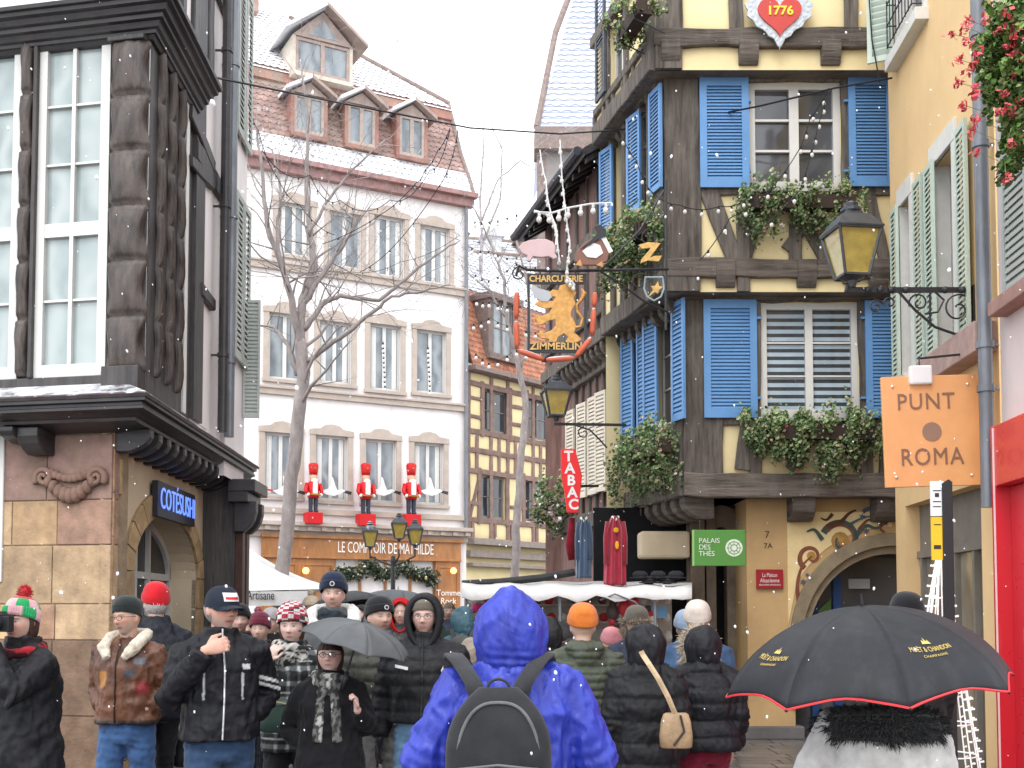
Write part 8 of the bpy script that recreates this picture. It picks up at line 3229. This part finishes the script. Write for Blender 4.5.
for z in (1.25, 1.5, 1.72):
 mb.fbox(Fk, -1.2, .9, z, z + .015, -.3, .0)
mb.fbox(Fk, -1.2, 1.5, .9, 2.0, -.65, -.6)
mb.build('counter_and_shelves', mat('stall_boards', srgb(196, 190, 184), rough=.8, var=.2), stl)
cols = [(.75, .74, .72), (.7, .68, .66), (.62, .05, .05), (.25, .12, .08), (.75, .72, .66), (.5, .04, .06)]
for i in range(64):
 x = -1.1 + (i % 16) * .165 + rnd.uniform(-.03, .03)
 z = (.95, 1.265, 1.515, 1.735)[i // 16]
 mb = MB(); mb.col = rnd.choice(cols)
 h = rnd.uniform(.07, .15); r_ = rnd.uniform(.035, .06)
 if rnd.random() < .35:
  mb.tube([Fk.W(x, z + r_ * 1.2, -.12), Fk.W(x, z + r_ * 1.2, -.1)], r_ * 1.25, 14)
 else:
  mb.lathe([(r_ * .6, 0), (r_, h * .3), (r_ * .9, h * .7), (r_ * .6, h)], Fk.W(x, z, -.1), 10)
 tag(mb.build('crockery_piece', M_PAINTC, smooth=True), 'small piece of crockery on the stall shelves', 'crockery', 'crockery on the stall shelves')
for i in range(14):
 mb = MB(); mb.col = rnd.choice([(.62, .04, .05), (.7, .68, .66), (.5, .25, .2), (.55, .04, .05), (.08, .05, .05)])
 c = at(625 + rnd.uniform(-14, 28), 603 + i * 2.6, 13.9)
 mb.ball(c, rnd.uniform(.05, .085), 12, 8, (1, .7, 1.1))
 mb.ball(c + Vector((0, 0, .09)), .045, 10, 6)
 tag(mb.build('hanging_ornament', M_PAINTC, smooth=True), 'small red or white ornament hanging at the right end of the stall', 'ornament', 'ornaments hanging at the stall')
mb = MB(); mb.col = srgb(110, 160, 200)
mb.fbox(Frame(at(653, 612, 13.9), (1, 0, 0), N=(0, -1, 0)), -.17, .17, -.07, .07, -.01, .01)
tag(mb.build('blue_notice', M_PAINTC), 'small light blue notice at the right end of the stall', 'notice')
mb = MB(); mb.col = (.03, .03, .03)
mb.tube([at(462, 584, 15.2), at(500, 582, 15.2), at(540, 578, 15.2), at(575, 572, 15.2)], .05, 8)
tag(mb.build('rolled_awning', C_NYLON), 'dark rolled awning stretched above the stall', 'awning')
def robe(label, x0, x1, y0, y1, Y, col, arms, seed):
 cx, w = (x0 + x1) / 2, (x1 - x0) / 2 * Y / FPX
 top = at(cx, y0, Y)
 h = (y1 - y0) / FPX * Y
 t = thing('hanging_robe', label, 'robe', top)
 mb = MB()
 rows = []
 for i in range(22):
  f = i / 21
  ww = w * (.35 + .55 * min(1, f * 5) + .12 * f)
  rows.append([Vector((top.x + math.cos(a) * ww * (1 + .05 * math.sin(a * 7 + seed)), top.y + math.sin(a) * (.10 + .03 * math.sin(a * 9 + seed + f)), top.z - f * h + .01 * math.sin(a * 6))) for a in [2 * PI * j / 44 for j in range(44)]])
 mb.strip(rows, close=True, caps=True)
 mb.col = (1, 1, 1)
 mb.c = [col] * len(mb.f)
 mb.build('gown', mat('velvet', (1, 1, 1), rough=.85, var=.35, scale=7, stretch=(3, 3, .5), bump=.4, bscale=20, sheen=.5), t, smooth=True)
 for q in (-1, 1):
  s = MB(); s.col = tuple(c * .8 for c in col)
  s.tube([top + Vector((q * w * .7, -.03, -.06)), top + Vector((q * w * .85, -.04, -h * .3)), top + Vector((q * w * .8, -.05, -h * .7))], [.03, .035, .04], 10)
  s.build('sleeve', MATS['velvet'], t, smooth=True)
 s = MB(); s.col = (.75, .72, .7)
 s.tube([top + Vector((-.04, -.05, .0)), top + Vector((0, -.09, -.05)), top + Vector((.04, -.05, 0))], .018, 6)
 s.build('white_collar', M_PAINTC, t)
 return t, top
robe('dark blue velvet robe hanging next to the TABAC sign', 576, 591, 518, 578, 15.0, (.05, .09, .16), 0, 1)
t, top = robe('crimson velvet robe with yellow motifs hanging above the stall', 604, 626, 517, 585, 14.6, (.32, .008, .03), 0, 5)
mb = MB()
mb.ball(at(616, 530, 14.48), .035, 8, 6, (1, .3, 1)); mb.ball(at(617, 545, 14.48), .035, 8, 6, (.7, .3, 1.6))
mb.build('yellow_motifs', mat('amber_patch', srgb(220, 160, 30), rough=.7, bump=0), t)
mb = MB(); mb.col = (.18, .01, .02)
mb.tube([at(572, 518, 15.3), at(570, 545, 15.3), at(572, 560, 15.3)], [.04, .06, .05], 8)
tag(mb.build('hanging_scarf', C_WOOL, smooth=True), 'dark red scarf hanging left of the blue robe', 'scarf')
for i in range(5):
 mb = MB(); mb.col = (.03, .03, .035)
 c = at(640 + i * 9, 575 + (i % 2) * 5, 14.6)
 mb.ball(c, .10, 10, 6, (1, .8, .6))
 mb.lathe([(.13, 0), (.13, .012), (.05, .02)], c - Vector((0, 0, .04)), 12)
 tag(mb.build('dark_hat', C_WOOL, smooth=True), 'dark hat lying on the stall roof right of the crimson robe', 'hat', 'dark hats on the stall roof')
# artisan tent
aY = 21
tn = thing('market_tent', "white pointed market tent with l'Artisane on its valance", 'tent', (gx(262, aY), aY, 0))
mb = MB()
apx = at(228, 535, aY + 1)
L0, L1 = at(200, 592, aY), at(322, 589, aY)
L2 = L1 + Vector((.2, 2.6, 0)); L3 = L0 + Vector((0, 2.6, 0))
for a, b in ((L0, L1), (L1, L2), (L2, L3), (L3, L0)):
 rows = []
 for i in range(9):
  t_ = i / 8
  sag = math.sin(PI * t_) * .18
  rows.append([a.lerp(b, j / 8).lerp(apx, t_) - Vector((0, 0, sag)) for j in range(9)])
 mb.strip(rows)
mb.build('roof', M_CANV, tn, smooth=True)
mb = MB()
va, vb = at(200, 592, aY - .02), at(308, 591, aY - .02)
mb.quad(va, vb, vb - Vector((0, 0, .26)), va - Vector((0, 0, .26)))
mb.build('valance', M_CANV, tn)
Fq = Frame(at(259, 594, aY - .06), (1, 0, 0), N=(0, -1, 0))
mb = text_mb("l'Artisane", .24, Fq, 0, -.03, 0, .01, fit=30 / FPX * aY)
mb.c = [(.03, .03, .03)] * len(mb.f)
mb.build('lettering', M_PAINTC, tn)
mb = MB()
for p in (L0, L1, L2, L3):
 mb = MB()
 mb.tube([p, (p.x, p.y, 0)], .03, 6)
 mb.build('pole', M_ZINC, tn)
# bus stop post
bp = thing('stop_post', 'slim black post with a white timetable and a yellow strip beside the orange sign', 'post', (gx(948, 8.2), 8.2, 0))
bY = 8.2
mb = MB(); mb.col = (.02, .018, .02)
Fq = Frame((gx(948.5, bY), bY, 0), (1, -.1, 0), N=(-.1, -1, 0))
zt_ = zpx(479, bY)
w2_ = 5 / FPX * bY
mb.poly(Fq, [(-w2_, 0), (w2_, 0), (w2_, zt_ - .02), (w2_ * .3, zt_), (-w2_, zt_ - .03)], -.03, .02)
mb.build('post', M_PAINTC, bp, bevel=.004)
mb = MB(); mb.col = (.8, .8, .79)
def bx(x0, y0, x1, y1, n0, n1):
 a = Fq.px(x0, y1, n1); b = Fq.px(x1, y0, n1)
 mb.fbox(Fq, a[0], b[0], a[1], b[1], n0, n1)
bx(931, 481, 943.5, 516, -.02, .0)
mb.build('timetable', M_PAINTC, bp)
mb = MB(); mb.col = srgb(238, 188, 40)
bx(932, 517, 943.5, 560, -.02, .0)
mb.build('yellow_strip', M_PAINTC, bp)
mb = MB(); mb.col = (.03, .03, .03)
for (x0, y0, x1, y1) in ((933, 490, 941, 491), (935, 493, 939, 497), (933, 501, 941, 502), (933, 506, 941, 507), (934, 545, 941, 549), (934, 524, 941, 525)):
 bx(x0, y0, x1, y1, .0, .003)
mb.build('print', M_PAINTC, bp)
# light cone tree of wire
cn = thing('light_cone', 'white wire cone of fairy lights standing behind the black post', 'christmas light', (gx(948, 9.2), 9.2, 0))
cY = 9.3
topc = at(940, 536, cY)
basec = Vector((gx(936, cY), cY, 0))
M_FAIRY = mat('fairy_light_white', (.9, .9, .88), rough=.4, var=.05, bump=0, emit=.35)
mb = MB(); bl = MB()
for k in range(12):
 a = 2 * PI * k / 12
 e = basec + Vector((math.cos(a) * .36, math.sin(a) * .36, .05))
 mb.tube([topc, e], .006, 5)
 for i in range(26):
  p = topc.lerp(e, (i + 1) / 27)
  d = Vector((math.cos(a), math.sin(a), .2)) * .035
  bl.tube([p, p + d], [.006, .009], 5)
for i in range(9):
 t_ = (i + 1) / 9
 r_ = .36 * t_
 c = topc.lerp(basec, t_)
 mb.tube([c + Vector((math.cos(2 * PI * j / 20) * r_, math.sin(2 * PI * j / 20) * r_, 0)) for j in range(21)], .006, 5)
mb.build('wire_frame', M_FAIRY, cn)
bl.build('bulbs', M_FAIRY, cn)
# ================================================================== trees
M_BARK = mat('grey_bark', srgb(152, 143, 140), rough=.9, var=.35, scale=8, stretch=(1, 1, .4), bump=.7, bscale=25, snow=.22)
M_BARKP = mat('pale_bark', srgb(176, 170, 172), rough=.9, var=.3, scale=8, bump=.3, snow=.3)
def branchlets(mb, p, d, L, r, depth, r3, up=.12):
 n = max(3, int(L / .25))
 pts = [p]; rad = [r]
 cur = p.copy(); dd = d.copy()
 kids = []
 for i in range(n):
  dd = (dd + Vector((r3.gauss(0, .16), r3.gauss(0, .16), r3.gauss(0, .12) + up * .3))).normalized()
  cur = cur + dd * (L / n)
  pts.append(cur.copy()); rad.append(r * (1 - .8 * (i + 1) / n))
  if depth > 0 and i > 0:
   kids.append((cur.copy(), dd.copy(), rad[-1]))
 mb.tube(pts, rad, 5 if r < .03 else 7)
 if depth > 0:
  for (q, e, rr_) in kids:
   if r3.random() < .72:
    side = Vector((r3.gauss(0, 1), r3.gauss(0, .7), r3.gauss(0, .6) + .25)).normalized()
    nd = (e * .5 + side * .8).normalized()
    branchlets(mb, q, nd, L * r3.uniform(.4, .75), max(.004, rr_ * .6), depth - 1, r3, up)
def tree(label, Y, limbs, m_, seed, depth=2, tw=1.4, base=None):
 r3 = random.Random(seed)
 t = thing('bare_tree', label, 'tree', base or (gx(limbs[0][0][0], Y), Y, 0))
 tk = MB(); cr = MB()
 for li, (pts) in enumerate(limbs):
  P = [at(x, y, Y + dy) for (x, y, r_, dy) in pts]
  if li == 0:
   P = [Vector((P[0].x, P[0].y, 0))] + P
  rr_ = [pts[0][2] * 1.25] * (1 if li == 0 else 0) + [q[2] for q in pts]
  rr_ = [q * Y / FPX * .86 for q in rr_]
  # smooth
  PP, RR = [], []
  for i in range(len(P) - 1):
   for q in range(5):
    PP.append(P[i].lerp(P[i + 1], q / 5) + Vector((r3.gauss(0, .012), 0, r3.gauss(0, .012)))); RR.append(rr_[i] + (rr_[i + 1] - rr_[i]) * q / 5)
  PP.append(P[-1]); RR.append(rr_[-1])
  (tk if li == 0 else cr).tube(PP, RR, 12)
  for i in range(3 if li else 22, len(PP)):
   if r3.random() < .55:
    d = (PP[min(i + 1, len(PP) - 1)] - PP[i - 1]).normalized()
    s = Vector((r3.gauss(0, 1), r3.gauss(0, .8), r3.gauss(.3, .6))).normalized()
    branchlets(cr, PP[i], (d * .6 + s).normalized(), tw * r3.uniform(.5, 1.2), max(.008, RR[i] * .35), depth, r3)
 tk.build('trunk', m_, t, smooth=True)
 cr.build('branches', m_, t, smooth=True)
 return t
TY = 22
tree('large bare tree with grey trunk in front of the pale townhouse', TY, [
 [(280, 600, 9, 0), (284, 560, 8.5, 0), (290, 500, 8, 0), (296, 440, 8, 0), (303, 385, 7.5, 0), (300, 340, 7, 0)],
 [(300, 345, 6, 0), (303, 300, 5, 0), (314, 268, 4.5, .3), (310, 230, 3.5, .4), (306, 190, 2.6, .5), (308, 120, 1.8, .6), (300, 60, 1, .6)],
 [(300, 350, 5, 0), (292, 300, 4, -.2), (280, 262, 3.5, -.3), (268, 230, 3, -.4), (262, 180, 2, -.5), (256, 120, 1.2, -.5)],
 [(280, 262, 2.5, -.3), (277, 225, 2, -.3), (282, 195, 1.6, -.3), (272, 150, 1, -.3)],
 [(298, 375, 4, 0), (288, 345, 2.5, 0), (275, 328, 2, .2), (267, 325, 1.6, .2)],
 [(301, 310, 3.5, 0), (322, 275, 3, 0), (345, 243, 2.6, 0), (354, 220, 1.8, 0), (340, 205, 1, 0)],
 [(304, 330, 3.8, 0), (322, 304, 3, .1), (340, 296, 2.6, .2), (378, 301, 2.4, .3), (398, 285, 2.1, .4), (432, 258, 1.5, .5), (460, 240, .8, .6)],
 [(306, 362, 3.2, 0), (340, 338, 2.7, -.2), (372, 312, 2.3, -.4), (392, 296, 1.8, -.5), (424, 291, 1.3, -.6), (450, 285, .7, -.6)],
 [(308, 235, 2.4, .3), (325, 205, 1.8, .3), (352, 170, 1.4, .3), (385, 140, .8, .3)],
], M_BARK, 3, 2, 1.6)
tree('slender bare tree hung with bulbs in front of the yellow timbered house', 27, [
 [(515, 575, 5, 0), (517, 520, 4.6, 0), (522, 450, 4.2, 0), (526, 400, 3.6, 0), (514, 350, 3, 0)],
 [(516, 352, 2.6, 0), (506, 318, 2.2, 0), (504, 280, 1.8, 0), (490, 240, 1.3, 0), (472, 205, .9, 0)],
 [(520, 370, 2.2, 0), (530, 330, 1.8, 0), (528, 285, 1.4, 0), (516, 240, 1, 0)],
 [(506, 318, 1.8, 0), (488, 290, 1.3, 0), (470, 275, .8, 0)],
], M_BARK, 8, 2, 1.7)
tree('pale snowy tree far behind between the roofs', 40, [
 [(484, 560, 4, 0), (482, 400, 3.4, 0), (480, 300, 2.8, 0), (482, 240, 2, 0)],
 [(482, 245, 1.8, 0), (480, 200, 1.4, 0), (484, 150, 1, 0), (482, 110, .5, 0)],
 [(484, 240, 1.6, 0), (500, 200, 1.2, 0), (502, 150, .9, 0), (486, 115, .5, 0)],
 [(482, 220, 1.4, 0), (498, 180, 1, 0), (520, 160, .8, 0), (535, 170, .5, 0)],
], M_BARKP, 14, 2, 2.6)
# ================================================================== string lights
M_CABLE = mat('black_cable', (.012, .012, .014), rough=.6, bump=0, var=0)
M_BULB = mat('frosted_bulb', (.72, .70, .66), rough=.15, bump=0, var=.05, spec=.8, coat=.4)
def cable(label, pts, bulbs=0, r=.008, sag=0, cat='string lights', dark=False, bs=.03, group=None, white=False):
 """pts = list of (px, py, Y)"""
 P = [at(*p) for p in pts]
 t = thing('string_lights' if bulbs else 'overhead_cable', label, cat, P[0], group)
 out = []
 for i in range(len(P) - 1):
  for q in range(14):
   f = q / 14
   out.append(P[i].lerp(P[i + 1], f) - Vector((0, 0, sag * 4 * f * (1 - f))))
 out.append(P[-1])
 mb = MB()
 mb.tube(out, r, 5)
 CM = mat('white_cable', (.7, .7, .7), rough=.5, bump=0) if white else M_CABLE
 mb.build('cable', CM, t)
 r3 = random.Random(int(pts[0][0]))
 for k in range(bulbs):
  f = (k + .5) / bulbs * (len(out) - 1)
  i = int(f)
  p = out[i].lerp(out[min(i + 1, len(out) - 1)], f - i)
  s = MB()
  s.tube([p, p - Vector((r3.uniform(-.01, .01), 0, bs * 1.1))], bs * .42, 8)
  so_ = s.build('socket', CM, t)
  b = MB()
  b.ball(p - Vector((0, 0, bs * 2.0)), bs * (.75 if not dark else .55), 10, 7, (1, 1, 1.25))
  b.build('bulb', M_BULB if not dark else mat('smoked_bulb', (.35, .35, .36), rough=.2, bump=0), so_)
cable('long black cable crossing the lane below the mansard dormers', [(212, 77, 11), (345, 104, 14), (470, 128, 16), (560, 134, 16), (620, 130, 15.5), (700, 118, 14.8), (760, 106, 13.6), (835, 88, 13.2), (892, 78, 13.2)], r=.012, cat='cable')
cable('thin cable rising from the blue shutter to the roof', [(880, 83, 13.2), (872, 40, 13.2), (868, -20, 13.2)], r=.008, cat='cable')
cable('string of bulbs falling from the cable in front of the upper right window', [(829, 88, 13.3), (810, 118, 13.2), (800, 148, 13.1), (770, 190, 13), (730, 218, 12.9), (700, 260, 12.8)], 9, .006, .03)
cable('string of bulbs just right of it over the cream wall', [(826, 98, 13.2), (818, 125, 13.1), (812, 150, 13), (800, 190, 13), (760, 230, 12.9)], 7, .006, .02)
cable('string of bulbs drooping across the corner post towards the upper flower box', [(620, 130, 14.2), (636, 160, 13.9), (650, 190, 13.8), (680, 205, 13.7), (720, 206, 13.7), (750, 196, 13.6)], 12, .006, .05)
cable('string of dark bulbs from the cornice down the left of the pale townhouse', [(246, 90, 17), (258, 130, 19), (276, 175, 20), (300, 205, 21), (335, 235, 21)], 9, .007, .1, dark=True)
cable('string of dark bulbs between the tree branches over the second storey windows', [(262, 150, 18), (310, 175, 19), (340, 200, 20), (390, 200, 20), (430, 170, 20), (450, 130, 19)], 10, .007, .2, dark=True)
cable('short string of dark bulbs falling from the cable at the mansard corner', [(450, 128, 17), (438, 150, 18), (425, 170, 19), (417, 182, 19), (380, 215, 20), (322, 244, 20)], 9, .007, .05, dark=True)
cable('second short string of dark bulbs beside it', [(458, 130, 17), (452, 158, 18), (440, 185, 19), (395, 245, 20), (360, 272, 20)], 7, .007, .05, dark=True)
cable('row of upright white bulbs on the iron bracket above the pig', [(534, 212, 13), (552, 213, 13.05), (568, 208, 13.1), (590, 204, 13.2), (612, 203, 13.2)], 7, .012, 0, bs=.042, white=True)
cable('hanging cluster of white bulbs behind the goose figure', [(560, 140, 13.4), (562, 180, 13.3), (566, 215, 13.2), (570, 245, 13.1), (566, 275, 13.1), (575, 285, 13.1)], 14, .008, 0, bs=.032, white=True)
cable('second hanging string of white bulbs left of that cluster', [(540, 150, 15), (546, 180, 14.6), (548, 200, 14), (556, 225, 13.6), (560, 262, 13.3)], 11, .008, .05, bs=.032, white=True)
cable('faint string of bulbs over the pale facade lower windows', [(258, 262, 25), (300, 268, 25), (350, 272, 25), (400, 262, 25), (460, 235, 25)], 8, .006, .1, dark=True)
# net of little bulbs in the slender tree
nb = random.Random(9)
for k in range(6):
 y = 220 + k * 26
 cable('sparse string of little bulbs wound through the slender tree, number %s from the top' % ('one', 'two', 'three', 'four', 'five', 'six')[k], [(468 + nb.uniform(0, 8), y, 26.6), (490, y + nb.uniform(-10, 20), 26.4), (515, y + nb.uniform(-10, 15), 26.4), (540, y + nb.uniform(-15, 10), 26.6)], 8, .005, .05, bs=.05)
cable('vertical light curtain in front of the second floor windows of the pale townhouse', [(383, 340, 33), (385, 388, 33)], 10, .006, 0, bs=.06)
cable('vertical light curtain one window further right on the pale townhouse', [(428, 345, 34), (430, 392, 34)], 10, .006, 0, bs=.06)
# ================================================================== ground
M_PAVE = mat('wet_stone_paving', srgb(120, 116, 114), rough=.35, var=.3, scale=2, bump=.3, bscale=14, dirt=.5, dscale=1.2, dirt_crevice_col=(.10, .095, .09), spec=.5)
mb = MB()
Fg = Frame((0, 0, 0), (1, 0, 0), (0, 1, 0), (0, 0, 1))
mb.quad(Fg.W(-120, -40, -.02), Fg.W(120, -40, -.02), Fg.W(120, 300, -.02), Fg.W(-120, 300, -.02))
g_ = mb.build('ground', M_PAVE, fix=False)
tag(g_, None, None, kind='structure')
mb = MB()
r3 = random.Random(4)
y = 0.5
while y < 40:
 d = .28 if y < 20 else .5
 x = -5.5 - r3.random() * .3
 while x < 7:
  w_ = r3.uniform(.3, .6)
  c = r3.uniform(.75, 1.15)
  mb.add([(x + .008, y + .008, 0), (x + w_ - .008, y + .008, 0), (x + w_ - .008, y + d - .008, 0), (x + .008, y + d - .008, 0)], [(0, 1, 2, 3)], col=(c, c * .99, c * .98))
  x += w_
 y += d
g_ = mb.build('paving', M_PAVE, fix=False)
tag(g_, None, None, kind='structure')
# ================================================================== falling snow
mb = MB(); mb.col = (1, 1, 1)
r3 = random.Random(77)
for i in range(1500):
 Y = 1.5 + 18 * r3.random() ** .9
 px = r3.uniform(-60, 1084); py = r3.uniform(-40, 800)
 c = at(px, py, Y)
 if c.z < .05:
  continue
 s = r3.uniform(.0012, .0040) * (.6 + Y * .12) * r3.choice((.5, .7, .8, 1, 1.7))
 a = r3.uniform(-.6, .2)
 ax = Vector((math.sin(a), 0, math.cos(a)))
 mb.tube([c - ax * s * r3.uniform(.6, 1.6), c, c + ax * s], [s * .5, s * .9, s * .5], 6)
sn = mb.build('snowflakes', mat('snowflake', (.95, .96, 1), rough=.9, var=0, bump=0, emit=0, alpha=.75), smooth=True)
tag(sn, 'snowflakes drifting through the whole lane', 'snow', kind='stuff')
